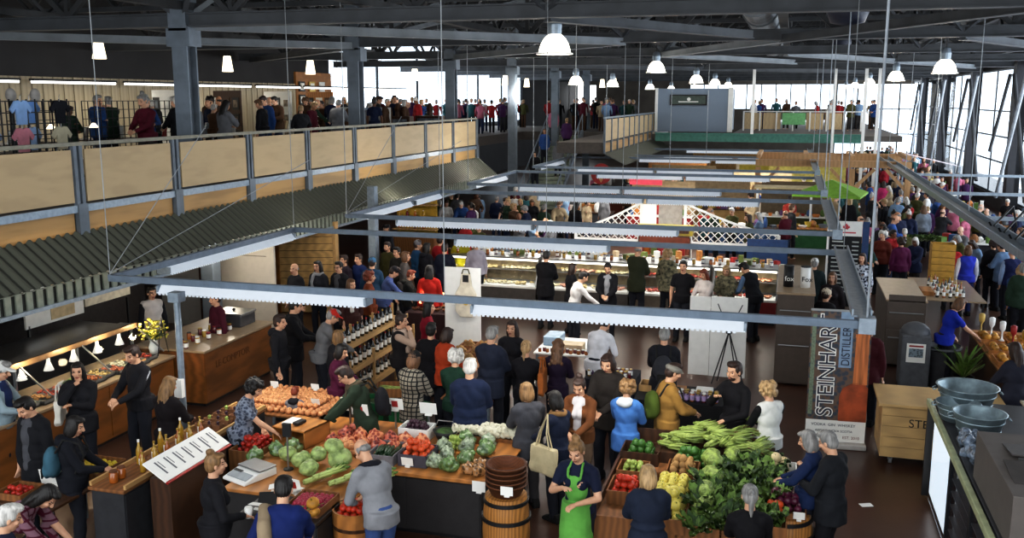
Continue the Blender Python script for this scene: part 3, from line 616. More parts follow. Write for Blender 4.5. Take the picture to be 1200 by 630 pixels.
def hair_mesh(kind, pose):
    p = POSES[pose]; key = ('h', kind, p.get('lean', 0), p.get('hp', 4), p.get('hy', 0), LOD[0])
    if key in _bc: return _bc[key]
    J = skel(p); b = M(); h, m = J['head'], J['hm']; P = lambda x, y, z: h+m @ V((x, y, z)); E = lambda c, r: b.ell(P(*c), r, 16, 10, m)
    rnd = random.Random(kind)
    if kind in ('short', 'crop', 'long', 'bob', 'pony', 'bun', 'curly', 'wavy'):
        E((0, -.026, .04), (.083, .094, .092)); E((0, -.045, -.005), (.078, .07, .085)); E((0, .03, .095), (.064, .06, .028))
        for s in (-1, 1): E((s*.068, -.01, .035), (.016, .045, .05))
    if kind == 'short': E((0, .02, .11), (.07, .07, .028))
    if kind == 'bob':
        for s in (-1, 1): E((s*.066, -.012, -.03), (.03, .062, .105))
        E((0, -.06, -.04), (.088, .05, .11))
    if kind in ('long', 'wavy'):
        for s in (-1, 1): E((s*.068, -.02, -.05), (.027, .05, .13))
        E((0, -.065, -.1), (.1, .05, .19)); E((0, -.06, -.2), (.095, .04, .13))
        if kind == 'wavy':
            for i in range(26): E((rnd.uniform(-.1, .1), rnd.uniform(-.1, -.04), rnd.uniform(-.3, .06)), (.03,)*3)
    if kind == 'pony': E((0, -.125, .04), (.03, .03, .03)); b.tube([P(0, -.12, .045), P(0, -.165, .0), P(0, -.15, -.1), P(0, -.13, -.21)], [.02, .034, .03, .01], 10)
    if kind == 'bun': E((0, -.06, .135), (.045, .045, .04)); E((.02, -.07, .15), (.03, .04, .03))
    if kind == 'curly':
        for i in range(60):
            a = rnd.uniform(0, 2*math.pi); z = rnd.uniform(-.08, .12); r = .1*math.sqrt(max(.15, 1-(z-.02)**2/.016)); x, y = r*math.cos(a), r*math.sin(a)-.03
            if y > .03 and z < .06: continue
            E((x, y, z), (.03,)*3)
    if kind == 'bald':
        for s in (-1, 1): E((s*.068, -.03, .0), (.014, .045, .032))
        E((0, -.075, -.005), (.062, .034, .045))
    if kind in ('cap', 'beanie', 'flatcap'):
        E((0, -.03, -.01), (.08, .08, .06))
    me = remesh(b, .0085, 1, 'hair_'+kind)
    # strands: fine ridges
    n = len(me.vertices); c = np.empty(n*3); me.vertices.foreach_get('co', c); c = c.reshape(-1, 3); nr = np.empty(n*3); me.vertices.foreach_get('normal', nr); nr = nr.reshape(-1, 3)
    a = np.arctan2(c[:, 0]-h.x, c[:, 1]-h.y); c += nr*(np.sin(a*26+c[:, 2]*20)*.0025)[:, None]; me.vertices.foreach_set('co', c.ravel()); me.update()
    me.materials.append(None); _bc[key] = me; return me
def hat_mesh(kind, pose):
    p = POSES[pose]; key = ('hat', kind, p.get('lean', 0), p.get('hp', 4), p.get('hy', 0), LOD[0])
    if key in _bc: return _bc[key]
    J = skel(p); b = M(); h, m = J['head'], J['hm']; P = lambda x, y, z: h+m @ V((x, y, z))
    b.ell(P(0, -.015, .05), (.088, .103, .085) if kind != 'flatcap' else (.105, .12, .06), 18, 10, m)
    if kind == 'cap': b.ell(P(0, .1, .05), (.065, .08, .012), 14, 6, m)
    if kind == 'flatcap': b.ell(P(0, .09, .04), (.07, .05, .014), 14, 6, m)
    if kind == 'beanie': b.ell(P(0, -.015, .02), (.091, .106, .03), 18, 6, m)
    me = remesh(b, .01, 2, 'hat_'+kind); me.materials.append(None); _bc[key] = me; return me
def extra_mesh(kind, pose, g):
    key = ('x', kind, pose, g, LOD[0])
    if key in _bc: return _bc[key]
    J = skel(POSES[pose]); b = M(); up, ml = J['up'], J['ml']; h, m = J['head'], J['hm']; P = lambda x, y, z: h+m @ V((x, y, z)); vox = .012
    if kind == 'hood': b.ell(up((0, -.11, 1.46)), (.12, .07, .07), 14, 8, ml); b.ell(up((0, -.05, 1.48)), (.115, .1, .045), 14, 8, ml)
    if kind == 'apron':
        b.ell(up((0, .05, 1.2)), (.13, .1, .19), 16, 10, ml); b.tube([(0, .035, 1.05), (0, .05, .55)], [.165, .19], 18); b.v = [(v[0], max(v[1], -.02)*1.0, v[2]) for v in b.v]
        for s in (-1, 1): b.tube([up((s*.07, .13, 1.32)), up((s*.075, .1, 1.42)), up((s*.06, .02, 1.49))], .014, 8)
    if kind == 'scarf':
        b.tube([up((.1*math.cos(a), .085*math.sin(a)+.0, 1.47+.01*math.sin(2*a))) for a in [i*math.pi/5 for i in range(11)]], .035, 10); b.tube([up((.06, .09, 1.46)), up((.08, .14, 1.3)), up((.07, .14, 1.1))], [.035, .04, .045], 10)
    if kind == 'shawl': b.tube([up((-.1, .1, 1.42)), up((-.16, .0, 1.47)), up((-.14, -.14, 1.36)), up((-.12, -.165, 1.1)), up((-.1, -.17, .9))], [.05, .06, .065, .07, .075], 12)
    if kind == 'glasses':
        vox = 0
        for s in (-1, 1): b.tube([P(s*.034+.02*math.cos(a), .098, .004+.015*math.sin(a)) for a in [i*math.pi/5 for i in range(11)]], .003, 5); b.tube([P(s*.055, .095, .006), P(s*.078, .0, .004)], .003, 5)
    if kind == 'beard': b.ell(P(0, .045, -.075), (.052, .045, .042), 12, 8, m); b.ell(P(0, .085, -.05), (.03, .015, .01), 10, 6, m)
    if kind == 'sleeves':
        for q in 'rl':
            sh, el, wr = J['sh'+q], J['el'+q], J['wr'+q]; seg(b, sh, el, .066, .055); seg(b, el, el+(wr-el)*.96, .055, .042)
    if kind == 'stripe':
        for q in 'rl':
            o = V((.05 if q == 'r' else -.05, -.02, .02)); b.tube([J['sh'+q]+o, J['el'+q]+o*.9, J['wr'+q]+o*.7], .016, 6)
    if kind == 'inner': torso(b, J, g, .02); b.v = [(v[0]*.55, v[1]+.035, v[2]) for v in b.v]
    if kind == 'skirtcoat': pass
    if kind == 'headband': b.lathe([(.08, -.012), (.086, 0), (.08, .012)], (0, 0, 0), 18); b.v = [tuple(P(v[0], v[1]*1.15-.02, v[2]+.055)) for v in b.v]; vox = 0
    me = remesh(b, vox, 3, kind) if vox else b.mesh(kind, [], True)
    if vox and kind in ('apron', 'scarf', 'hood', 'shawl'): fold(me, .005)
    me.materials.append(None); _bc[key] = me; return me
SK = dict(l='#c99b7e', m='#b5825f', d='#6e4630', p='#d8ad94')
HR = dict(blk='#15100e', brn='#33211a', lbr='#6a4a30', bld='#b3946a', gry='#8f8d8a', wht='#cfccc6', red='#7a351c', dbl='#8a6a45')
def skinm(k): return H('skin_'+k, SK[k], rough=.55, var=.05, scale=20)
def hairm(k): return H('hair_'+k, HR[k], rough=.5, var=.25, scale=30, aniso=(1, 1, .2))
def clothm(c, kind='noise', c2=None, sc=6):
    n = 'cloth_'+c.strip('#')+('' if kind == 'noise' else '_'+kind+str(sc)+(c2 or '').strip('#'))
    k = dict(rough=.85, var=.1, scale=sc, kind=kind, spec=.2, bump=.35, bscale=14)
    if c2: k['col2'] = lin(c2)
    return H(n, c, **k)
def slot(o, m):
    o.material_slots[0].link = 'OBJECT'; o.material_slots[0].material = m
def person(x, y, yaw, label, pose='stand', g='m', h=1.75, top='sweater', tc='#222', legs='trousers', lc='#1d1f27', hair='short', hc='brn', hat=None, hatc='#333', skin='l', ex=(), z=0, shoe='#1a1a1a', group=None, cat='person', detail=True):
    LOD[0] = 1.0 if y < 14.8 and z < 1 else (1.5 if y < 21 else (2.1 if y < 33 else 2.9))
    e = empty('person', label, cat, (x, y, z), R(yaw), group); s = h/1.75; e.scale = (s*random.Random(label).uniform(.97, 1.05), s, s)
    g2 = g
    if pose in ('bend', 'hunch', 'reach', 'reach2'): e.scale = (s, s, s)
    o = link('body', body_mesh(pose, g2), e); slot(o, skinm(skin))
    tm = tc if not isinstance(tc, str) else clothm(tc); o = link({'tee': 't_shirt', 'tank': 'tank_top'}.get(top, top), top_mesh(top, pose, g2), e); slot(o, tm)
    o = link(legs, leg_mesh(legs, pose, g2), e); slot(o, lc if not isinstance(lc, str) else clothm(lc))
    o = link('hair', hair_mesh(hair, pose), e); slot(o, hairm(hc))
    if hat: o = link(hat if hat != 'flatcap' else 'flat_cap', hat_mesh(hat, pose), e); slot(o, clothm(hatc))
    if detail:
        for q in 'rl': o = link('shoe', shoe_mesh(q, POSES[pose].get('step', .03)), e); slot(o, clothm(shoe))
    for k in ex:
        kk, c = k[0], k[1]; o = link({'sleeves': 'sleeve', 'inner': 'inner_shirt', 'stripe': 'sleeve_stripe'}.get(kk, kk), extra_mesh(kk, pose, g2), e); slot(o, c if not isinstance(c, str) else clothm(c))
    LOD[0] = 1.0; return e
def stand_at(px, py, h, yaw, label, z=0, **k):     # px, py: crown of the head in the photograph
    pose = k.get('pose', 'stand'); p = POSES[pose]; J = skel(p); s = h/1.75; top = (J['head']+J['hm'] @ V((0, -.02, .13)))*s
    X, Y = at(px, py, z+top.z); a = R(yaw); return person(X-(top.x*math.cos(a)-top.y*math.sin(a)), Y-(top.x*math.sin(a)+top.y*math.cos(a)), yaw, label, h=h, z=z, **k)
# worn or carried things
def backpack(p, c, label, c2='#222'):
    e = empty('backpack', label, 'backpack', p.location, p.rotation_euler.z); s = p.scale[2]; e.scale = (s, s, s)
    m = M(); m.ell((0, -.22, 1.2), (.15, .1, .2), 16, 10); m.ell((0, -.29, 1.1), (.11, .05, .1), 14, 8); me = remesh(m, .014, 2, 'backpack'); fold(me, .006); me.materials.append(clothm(c)); link('pack', me, e)
    for s_ in (-1, 1): obj('strap', M().tube([(s_*.1, -.16, 1.34), (s_*.11, -.06, 1.5), (s_*.12, .11, 1.44), (s_*.13, .16, 1.3), (s_*.14, .05, 1.08)], .014, 6), clothm(c2), e)
    obj('pocket', M().cb((0, -.335, 1.08), (.15, .02, .12)), clothm(c2), e, bevel=.01); return e
def tote(p, c, label, side=1, z=.78, strap=True):
    e = empty('tote_bag', label, 'bag', p.location, p.rotation_euler.z); s = p.scale[2]; e.scale = (s, s, s); x = side*.27
    m = M(); m.prism([(-.2, z+.36), (.2, z+.36), (.23, z+.05), (.18, z), (-.18, z), (-.23, z+.05)], x-.045, x+.045, 'x'); me = remesh(m, .014, 2, 'tote'); fold(me, .012, 10); me.materials.append(clothm(c)); link('pouch', me, e)
    for d in (-.03, .03): obj('strap', M().tube([(x+d, -.12, z+.34), (x+d*.6, -.06, z+.55), (side*.2, 0, 1.5), (x+d*.6, .06, z+.55), (x+d, .12, z+.34)], .011, 6), clothm(c), e)
    return e

def held(p, pose, side='r', f=.07):      # point in the palm of a standing figure
    J = skel(POSES[pose]); wr, el = J['wr'+side], J['el'+side]; q = (wr+(wr-el).normalized()*f)*p.scale[2]
    return V(p.location)+Matrix.Rotation(p.rotation_euler.z, 3, 'Z') @ q
# ------------------------------------------------------------------ shared small shapes
rs = random.Random(11)
def one(name, me, label, cat, loc, rz=0, sc=1, group=None, rot=None):
    o = link(name, me, None, loc, rz, sc); 
    if rot: o.rotation_euler = rot
    return tag(o, label, cat, group)
def heap(name, me, label, cat, group, x0, x1, y0, y1, z, n, r, sc=(.85, 1.15), full=True, peak=.6, seed=1):
    q = random.Random(seed); nx = max(1, int((x1-x0)/(2*r))); ny = max(1, int((y1-y0)/(2*r))); per = nx*ny; k = 0; n = min(n, int(per*2.3))
    out = []
    while k < n:
        lay = k//per; j = k % per; ix, iy = j % nx, j//nx; f = 1-lay*.22
        x = (x0+x1)/2+((ix+.5)/nx-.5)*(x1-x0)*f+q.uniform(-.15, .15)*r; y = (y0+y1)/2+((iy+.5)/ny-.5)*(y1-y0)*f+q.uniform(-.15, .15)*r
        s = q.uniform(*sc); out.append(one(name, me, label, cat, (x, y, z+r*.9+lay*r*1.5), q.uniform(0, 6.28), s, group, rot=(q.uniform(-.6, .6), q.uniform(-.6, .6), q.uniform(0, 6.28)) if full else None)); k += 1
    return out
def fruit(name, r, m, flat=.9, dim=.15, stemm=None):
    b = M(); pr = []
    for i in range(9):
        a = math.pi*i/8; rr = r*math.sin(a); z = -r*flat*math.cos(a)
        if i in (0, 8): rr = .001; z *= (1-dim*2)
        if i == 7: z *= 1.0
        pr.append((rr, z))
    b.lathe(pr, n=14, cap=False); ms = [m]
    if stemm: b.m = 1; b.tube([(0, 0, r*flat*.6), (r*.1, 0, r*flat*1.15)], [r*.08, r*.05], 5); ms.append(stemm)
    return b.mesh(name, ms, True)
stemg = H('stem_green', '#4a6a2a'); leafd = H('kale_green', '#3c5a28', rough=.6, var=.35, scale=12, bump=.6, bscale=40); leafm = H('lettuce_green', '#6a8a3c', rough=.55, var=.3, scale=14, bump=.5, bscale=40)
leafl = H('pale_leaf_green', '#98ab5e', rough=.5, var=.2, scale=10, bump=.4); corng = H('husk_green', '#7c8c3e', rough=.6, var=.3, scale=8, aniso=(1, 1, .3)); whiteleaf = H('leaf_rib_white', '#d7dcb8', rough=.5)
tomato = fruit('tomato', .042, H('tomato_red', '#c23a22', rough=.3), .85, .2, stemg); otom = fruit('field_tomato', .05, H('orange_red_tomato', '#d4562a', rough=.3, var=.15), .85, .2, stemg)
ltom = fruit('small_tomato', .036, H('deep_tomato_red', '#b02a1c', rough=.3), .85, .2, stemg)
apple = fruit('yellow_squash', .058, H('pale_yellow_skin', '#d8c860', rough=.35, var=.12), .95, .15, stemg); lime = fruit('green_pepper', .05, H('pepper_green', '#3f6a2a', rough=.3), 1.1, .15, stemg)
gapple = fruit('green_apple', .035, H('apple_green', '#a4b860', rough=.35), .95, .2, stemg); onion = fruit('red_onion', .05, H('onion_purple', '#5a1f38', rough=.3, var=.25), .9, .05, H('onion_top', '#a88a5a'))
peach = fruit('peach', .045, H('peach_skin', '#dd9a68', rough=.5, var=.25, scale=14), .95, .2, stemg); potato = fruit('potato', .045, H('potato_skin', '#b08a58', rough=.8), 1.25, .0)
plum = fruit('plum', .03, H('plum_skin', '#3c2030', rough=.3), 1.1, .1); squash = fruit('gourd', .07, H('gourd_skin', '#d69a3c', rough=.5, var=.3), .8, .2, stemg); rhub = H('radish_red', '#a53048', rough=.35)
radish = fruit('radish', .028, rhub, 1.1, .0, leafm); lemon = fruit('lemon', .035, H('lemon_skin', '#d2b92e', rough=.4), 1.3, -.05)
def leafbunch(name, n, L, w, ms, seed, curl=.5, base=.02, erect=.5, ruffle=.12):
    q = random.Random(seed); b = M()
    for k in range(n):
        a = 6.283*k/n*2.4+q.uniform(-.2, .2); l = L*q.uniform(.75, 1.1); ww = w*q.uniform(.8, 1.2); e = erect*q.uniform(.5, 1.4); S = 7; vs = []; b.m = q.randrange(len(ms)-1) if len(ms) > 1 else 0
        for i in range(S+1):
            t = i/S; rr = base+l*t*math.cos(e*(1-.4*t)); z = l*math.sin(e)*t-curl*l*t*t*.6; wd = ww*math.sin(math.pi*min(1, .12+t*.85))**.6*(1 if t < 1 else .4)
            for s in (-1, -.5, 0, .5, 1):
                rf = ruffle*ww*math.sin(i*2.3+s*5+k) if abs(s) > .4 else 0
                x, y = rr, s*wd*.5; vs.append((x*math.cos(a)-y*math.sin(a), x*math.sin(a)+y*math.cos(a), z+rf+abs(s)*ww*.12))
        o = len(b.v); fs = [(i*5+j, i*5+j+1, i*5+j+6, i*5+j+5) for i in range(S) for j in range(4)]; b.add(vs, fs)
        b.m = len(ms)-1; b.tube([(base*math.cos(a), base*math.sin(a), .005), ((base+l*.5)*math.cos(a), (base+l*.5)*math.sin(a), l*math.sin(e)*.5-curl*l*.15+.006)], [.009, .004], 5)
    return b.mesh(name, ms, True)
kale = leafbunch('kale', 16, .26, .13, [leafd, leafm, whiteleaf], 3, .5, .02, .8, .3); lettuce = leafbunch('romaine_lettuce', 18, .24, .11, [leafm, leafd, whiteleaf], 5, .2, .01, .9, .2)
chard = leafbunch('chard', 14, .3, .12, [leafd, leafd, whiteleaf], 9, .5, .02, .6, .25); herb = leafbunch('herbs', 26, .14, .04, [leafm, leafd, leafm], 8, .4, .01, .9, .3)
cab = M(); cab.ell((0, 0, .0), (.1, .1, .095), 18, 12)
for k in range(9):
    a = k*.7; cab.ell((.03*math.cos(a), .03*math.sin(a), -.01+.004*k), (.088, .088, .085), 14, 9)
cabbage = remesh(cab, .008, 1, 'cabbage'); fold(cabbage, .006, 30); cabbage.materials.append(H('cabbage_green', '#a8bd78', rough=.5, var=.25, scale=16, bump=.6, bscale=24))
b = M(); b.ell((0, 0, 0), (.085, .17, .085), 16, 12)
for k in range(8): b.ell((.04*math.cos(k), .01*k-.03, .04*math.sin(k)), (.055, .13, .05), 12, 8)
napa = remesh(b, .008, 1, 'napa'); fold(napa, .008, 30); napa.materials.append(H('napa_green', '#94aa58', rough=.5, var=.35, scale=22, bump=.8, bscale=30))
b = M()
for k in range(9): b.ell((.03*math.cos(k*1.4), .03*math.sin(k*1.4), .02*(k % 3)), (.034, .034, .03), 8, 6)
caul = remesh(b, .007, 0, 'cauliflower'); caul.materials.append(H('cauliflower_white', '#d8d4bc', rough=.7, bump=.8, bscale=60))
def corn_mesh():
    b = M(); b.tube([(0, -.13, 0), (0, -.08, 0), (0, .02, 0), (0, .1, 0), (0, .13, 0)], [.012, .03, .033, .018, .006], 10)
    b.m = 1; 
    for k in range(5): b.tube([(.02*math.cos(k*1.3), -.1, .02*math.sin(k*1.3)), (.034*math.cos(k*1.3), .03, .034*math.sin(k*1.3)), (.03*math.cos(k*1.3), .15, .03*math.sin(k*1.3))], [.012, .012, .003], 5)
    b.m = 2; b.tube([(0, .12, 0), (.01, .17, -.01)], [.008, .003], 6); return b.mesh('corn', [corng, leafl, H('corn_silk', '#6a4a24')], True)
corn = corn_mesh()
cuke = M().tube([(0, -.11, 0), (0, -.09, .0), (0, 0, .006), (0, .09, 0), (0, .11, 0)], [.008, .023, .026, .022, .008], 10).mesh('cucumber', H('cucumber_green', '#1f3a20', rough=.35), True)
b = M()
for k in range(7): b.tube([(.02*math.cos(k), -.17, .02*math.sin(k)), (.022*math.cos(k), .08, .022*math.sin(k)), (.05*math.cos(k), .2, .05*math.sin(k)+.02)], [.013, .011, .005], 6)
b.m = 1
for k in range(12): b.ell((.05*math.cos(k*2), .17+.01*(k % 4), .03+.03*math.sin(k*2)), (.025, .03, .01), 6, 5)
celery = b.mesh('celery', [H('celery_pale', '#b8c87c', rough=.4), leafm], True)
bagg = glass('clear_plastic_bag', (.85, .95, .9), .35); netm = H('red_net', '#b8452c', rough=.5, var=.3, scale=40, kind='vor')
def sack(name, r, m, seed):
    q = random.Random(seed); b = M()
    for k in range(12): b.ell((q.uniform(-r, r)*.6, q.uniform(-r, r)*.6, r*.6+q.uniform(-.3, .6)*r), (r*.42,)*3, 10, 7)
    b.ell((0, 0, r*.75), (r*.9, r*.8, r*.8), 14, 9); b.ell((r*.2, 0, r*.5), (r*1.05, r*.95, r*.6), 14, 9); b.tube([(0, 0, r*1.2), (0, 0, r*1.55), (r*.15, 0, r*1.75)], [r*.4, r*.15, r*.3], 8)
    me = remesh(b, .011, 1, name); me.materials.append(m); return me
netbag = sack('net_bag', .1, H('net_bag_peach', '#d08a62', rough=.4, scale=22, kind='vor', col2=lin('#8a3a2a')), 1); netbag2 = sack('net_bag', .1, H('net_bag_red', '#b5604a', rough=.35, scale=26, kind='vor', col2=lin('#5a1a1a')), 2)
greenbag = sack('bag_of_greens', .11, H('bagged_greens', '#6a8750', rough=.15, scale=14, spec=1, bump=1, bscale=22, col2=lin('#26401e')), 3); clearbag = sack('bag_of_greens', .1, H('bagged_sprouts', '#97a78a', rough=.12, var=.35, scale=22, spec=.9, bump=.9, bscale=25), 4)
potbag = sack('bag_of_potatoes', .1, H('bagged_potatoes', '#a5794c', rough=.15, var=.35, scale=20, kind='vor', spec=.8), 5)
def crate(x, y, z, lx, ly, h, label, rz=0, m=None, th=.015, name='wooden_crate', cat='crate', group=None):
    e = empty(name, label, cat, (x, y, z), rz, group); m = m or cratew; q = (lx/2, ly/2)
    obj('base', M().box(-q[0], q[0], -q[1], q[1], 0, th), m, e)
    for s in (-1, 1):
        obj('side_board', M().box(s*q[0]-th/2, s*q[0]+th/2, -q[1], q[1], 0, h), m, e); obj('side_board', M().box(-q[0], q[0], s*q[1]-th/2, s*q[1]+th/2, 0, h), m, e)
    return e
def card(x, y, z, label, rz=0, w=.13, h=.09, mark=None, tilt=.25, group=None):
    e = empty('price_card', label, 'sign', (x, y, z), rz, group); a = obj('card', M().cb((0, 0, h/2+.02), (w, .004, h), 0, tilt), cardm, e); 
    obj('card_foot', M().cb((0, .01, .01), (w*.4, .03, .02)), cardm, e)
    if mark: obj('printed_mark', M().cb((0, -.006, h/2+.02), (w*.36, .004, h*.55), 0, tilt), mark, e)
    return e
bott_c = {}
def bottle(x, y, z, label, mb, mcap, h=.26, r=.032, lab=None, group=None, name='bottle', cat='bottle', jar=False):
    key = (id(mb), id(mcap), h, r, id(lab), jar)
    if key not in bott_c:
        e = empty(name, label, cat, (x, y, z), 0, group)
        pr = [(r*.9, 0), (r, .01), (r, h*.85), (r*.85, h*.88)] if jar else [(r*.9, 0), (r, .01), (r, h*.55), (r*.8, h*.64), (r*.36, h*.76), (r*.34, h*.93)]
        obj('glass_body', M().lathe(pr, n=12), mb, e, True); obj('cap', M().lathe([(r*.9, h*.86), (r*.9, h)] if jar else [(r*.42, h*.9), (r*.42, h)], n=12), mcap, e)
        if lab: obj('paper_label', M().lathe([(r*1.02, h*.15), (r*1.02, h*(.7 if jar else .48))], n=12, cap=False), lab, e)
        bott_c[key] = e; return e
    e = dup(bott_c[key], (x, y, z), 0, label, group); e.name = name; e['category'] = cat; return e
honey = H('honey_glass', '#b08a2c', rough=.15, spec=.8); dglass = H('dark_wine_glass', '#101510', rough=.12, spec=.9); gold = H('gold_cap', '#c2a24a', rough=.35, metal=.6); redj = H('red_preserve', '#5e1418', rough=.15, spec=.8); purj = H('purple_preserve', '#4a2a5a', rough=.2, spec=.8); amber = H('amber_preserve', '#a35a1e', rough=.15, spec=.8)
def cab_counter(name, label, cat, x0, x1, y0, y1, z, mb, mt, over=.03, face='x', panels=4, th=.04):
    e = empty(name, label, cat, ((x0+x1)/2, (y0+y1)/2, 0)); a, c = (x1-x0)/2, (y1-y0)/2
    obj('body', M().box(-a, a, -c, c, .06, z-th), mb, e); obj('plinth', M().box(-a+.04, a-.04, -c+.04, c-.04, 0, .06), black, e)
    obj('worktop', M().box(-a-over, a+over, -c-over, c+over, z-th, z), mt, e, bevel=.008)
    for k in range(panels):
        if face == 'x': y = -c+(k+.5)*2*c/panels; obj('front_panel', M().box(a, a+.012, y-c/panels+.015, y+c/panels-.015, .1, z-th-.03), mb, e)
        else: x = -a+(k+.5)*2*a/panels; obj('front_panel', M().box(x-a/panels+.015, x+a/panels-.015, -c-.012, -c, .1, z-th-.03), mb, e)
    return e
def table(name, label, x0, x1, y0, y1, z, m, cat='table', cloth=None, legm=None):
    e = empty(name, label, cat, ((x0+x1)/2, (y0+y1)/2, 0)); a, c = (x1-x0)/2, (y1-y0)/2; obj('tabletop', M().box(-a, a, -c, c, z-.03, z), m, e, bevel=.005)
    for i in (-1, 1):
        for j in (-1, 1): obj('leg', M().box(i*(a-.06)-.02, i*(a-.06)+.02, j*(c-.06)-.02, j*(c-.06)+.02, 0, z-.03), legm or galv, e)
    if cloth:
        b = M(); 
        for s, (p, q) in enumerate((((-a, -c), (a, -c)), ((a, -c), (a, c)), ((a, c), (-a, c)), ((-a, c), (-a, -c)))):
            n = 26; vs = []; nx, ny = ((0, -1), (1, 0), (0, 1), (-1, 0))[s]
            for i in range(n+1):
                t = i/n; wv = .012*math.sin(i*1.7)+.008*math.sin(i*.9); x = p[0]+(q[0]-p[0])*t; y = p[1]+(q[1]-p[1])*t
                vs += [(x+nx*.008, y+ny*.008, z+.004), (x+nx*(.02+wv), y+ny*(.02+wv), .04)]
            b.add(vs, [(2*i, 2*i+1, 2*i+3, 2*i+2) for i in range(n)])
        b.quad((-a-.008, -c-.008, z+.004), (a+.008, -c-.008, z+.004), (a+.008, c+.008, z+.004), (-a-.008, c+.008, z+.004))
        o = obj('tablecloth', b, cloth, None, True, loc=((x0+x1)/2, (y0+y1)/2, 0)); tag(o, 'cloth over the '+label, 'tablecloth')
    return e
# ------------------------------------------------------------------ hot food counter at the left
lwood = H('orange_wood_front', '#8a5222', rough=.45, var=.2, scale=1.5, kind='wood', aniso=(1, 1, 4)); ltop = H('counter_laminate', '#a28c70', rough=.35, var=.08, scale=10)
cab_counter('food_counter', 'long wood fronted hot food counter with glass guard at far left', 'counter', -10.75, -9.8, 8.4, 13.2, .95, lwood, ltop, panels=6)
cab_counter('cash_desk', 'orange wood serving desk with lettered front right of the hot food', 'counter', -10.7, -9.38, 13.45, 15.65, 1.0, lwood, ltop, panels=1, over=.06)
text('front_lettering', 'LE COMPTOIR', .17, H('burnt_letters', '#6a3c18'), bpy.data.objects['cash_desk'], (.662+.02, -.8, .62), (R(90), 0, R(90)), .002)
e = empty('sneeze_guard', 'slanted glass food guard with warming lamps on the hot counter', 'food guard', (-10.3, 0, .95))
obj('glass_panel', M().quad((.42, 9.3, .1), (.42, 13.1, .1), (-.12, 13.1, .5), (-.12, 9.3, .5)), glassm, e); obj('top_shelf', M().box(-.42, -.12, 9.3, 13.1, .5, .53), stain, e); obj('top_trim', M().box(-.14, -.09, 9.3, 13.1, .47, .55), H('bronze_trim', '#7c6248', rough=.4, metal=.4), e)
for y in (9.3, 10.55, 11.8, 13.08): obj('frame_post', M().box(-.22, -.18, y-.015, y+.015, 0, .5).bar((-.12, y, .5), (.42, y, .1), .02), stain, e)
for k in range(7):
    y = 9.55+k*.52; l = obj('warming_lamp', M().lathe([(.075, .28), (.03, .4), (.02, .5)], (-.12, y, 0), 14), H('lamp_white', '#d8d4cc', emit=.5), e, True); obj('bulb', M().ell((-.12, y, .29), (.03, .03, .03), 8, 6), glow2, l)  # cone shades carry an added glow, otherwise they render dark
foods = [('roast_meat', '#b5683a'), ('noodle_salad', '#d8b878'), ('shrimp_mix', '#c9714e'), ('rice_dish', '#e2d6b4'), ('bread_slices', '#c79254'), ('pepper_salad', '#b94a32'), ('smoked_fish', '#cf7c5c'), ('green_salad', '#6f8a44')]
for k in range(14):
    n_, c_ = foods[k % 8]; y = 9.5+.26*k; x = -10.15 if k % 2 else -10.1
    e = empty('food_tray', f'steel tray of food under the hot counter guard, {ORD[k]} from the front', 'tray', (x, y, .95), 0)
    obj('pan', M().box(-.2, .2, -.12, .12, 0, .02).box(-.2, -.19, -.12, .12, 0, .06).box(.19, .2, -.12, .12, 0, .06).box(-.2, .2, -.12, -.11, 0, .06).box(-.2, .2, .11, .12, 0, .06), stain, e)
    b = M(); q = random.Random(k)
    for j in range(30): b.ell((q.uniform(-.16, .16), q.uniform(-.09, .09), .04+q.uniform(0, .03)), (q.uniform(.02, .04), q.uniform(.015, .03), .018), 7, 5)
    o = obj(n_, b, H('food_'+n_, c_, rough=.4, var=.3, scale=25), e, True); o['kind'] = 'stuff'
bottle(-9.95, 9.25, .95, 'clear water bottle with blue label on the hot food counter', H('water_plastic', '#a8c4e0', rough=.1), white, .24, .035, H('blue_label', '#2a50a0'))
bottle(-9.9, 9.38, .95, 'second blue labelled water bottle on the hot food counter end', H('water_plastic', ''), white, .22, .03, H('blue_label', '')) if False else None
# behind the counter
e = empty('oven', 'dark steel oven with pale lid behind the hot counter at left edge', 'oven', (-12.6, 10.2, 0)); obj('body', M().box(-.5, .5, -1.3, .9, 0, 1.45), H('oven_black', '#22232a', rough=.35), e, bevel=.03); obj('lid', M().box(-.52, .52, -1.32, .92, 1.45, 1.52), H('oven_lid', '#6f7684', rough=.3, metal=.5), e, bevel=.02); obj('door', M().box(.5, .53, -1.1, .1, .4, 1.3), stain, e); obj('handle', M().tube([(.58, -1, 1.2), (.58, 0, 1.2)], .015), black, e)
e = empty('back_counter', 'dark back counter with utensils behind the hot food', 'counter', (-12.5, 12.9, 0)); obj('body', M().box(-.4, .4, -1.5, 1.8, 0, .95), dgrey, e); obj('worktop', M().box(-.43, .43, -1.5, 1.8, .95, 1.0), stain, e)
e = empty('range_hood', 'grey steel extractor hood panel behind the hot counter', 'hood', (-13.3, 12, 0)); obj('panel', M().box(-.05, .05, -1.8, .9, 1.3, 2.4), H('hood_grey', '#565058', rough=.4, metal=.3), e); obj('lip', M().box(-.05, .4, -1.8, .9, 2.3, 2.42), stain, e)
e = MP_ = empty('menu_board', 'tilted white menu panels behind the hot food counter', 'menu board', (-12.9, 14.2, 0)); obj('board', M().box(-.02, .02, -.9, .55, 1.15, 2.25), white, e); obj('board', M().box(-.02, .02, .6, 1.9, 1.25, 2.3), H('cream_board', '#cfc5b0'), e); obj('beige_sheet', M().box(.02, .03, -.3, .3, 1.2, 1.9), H('beige_sheet', '#c9b58e'), e)
for y in (-.85, 1.8): obj('leg', M().box(-.02, .02, y, y+.04, 0, 1.2), black, MP_)
struct('trim_5', M().box(-14.2, -14, 4, 18, 0, 3.0), H('understair_dark', '#2e2a2a', rough=.8))
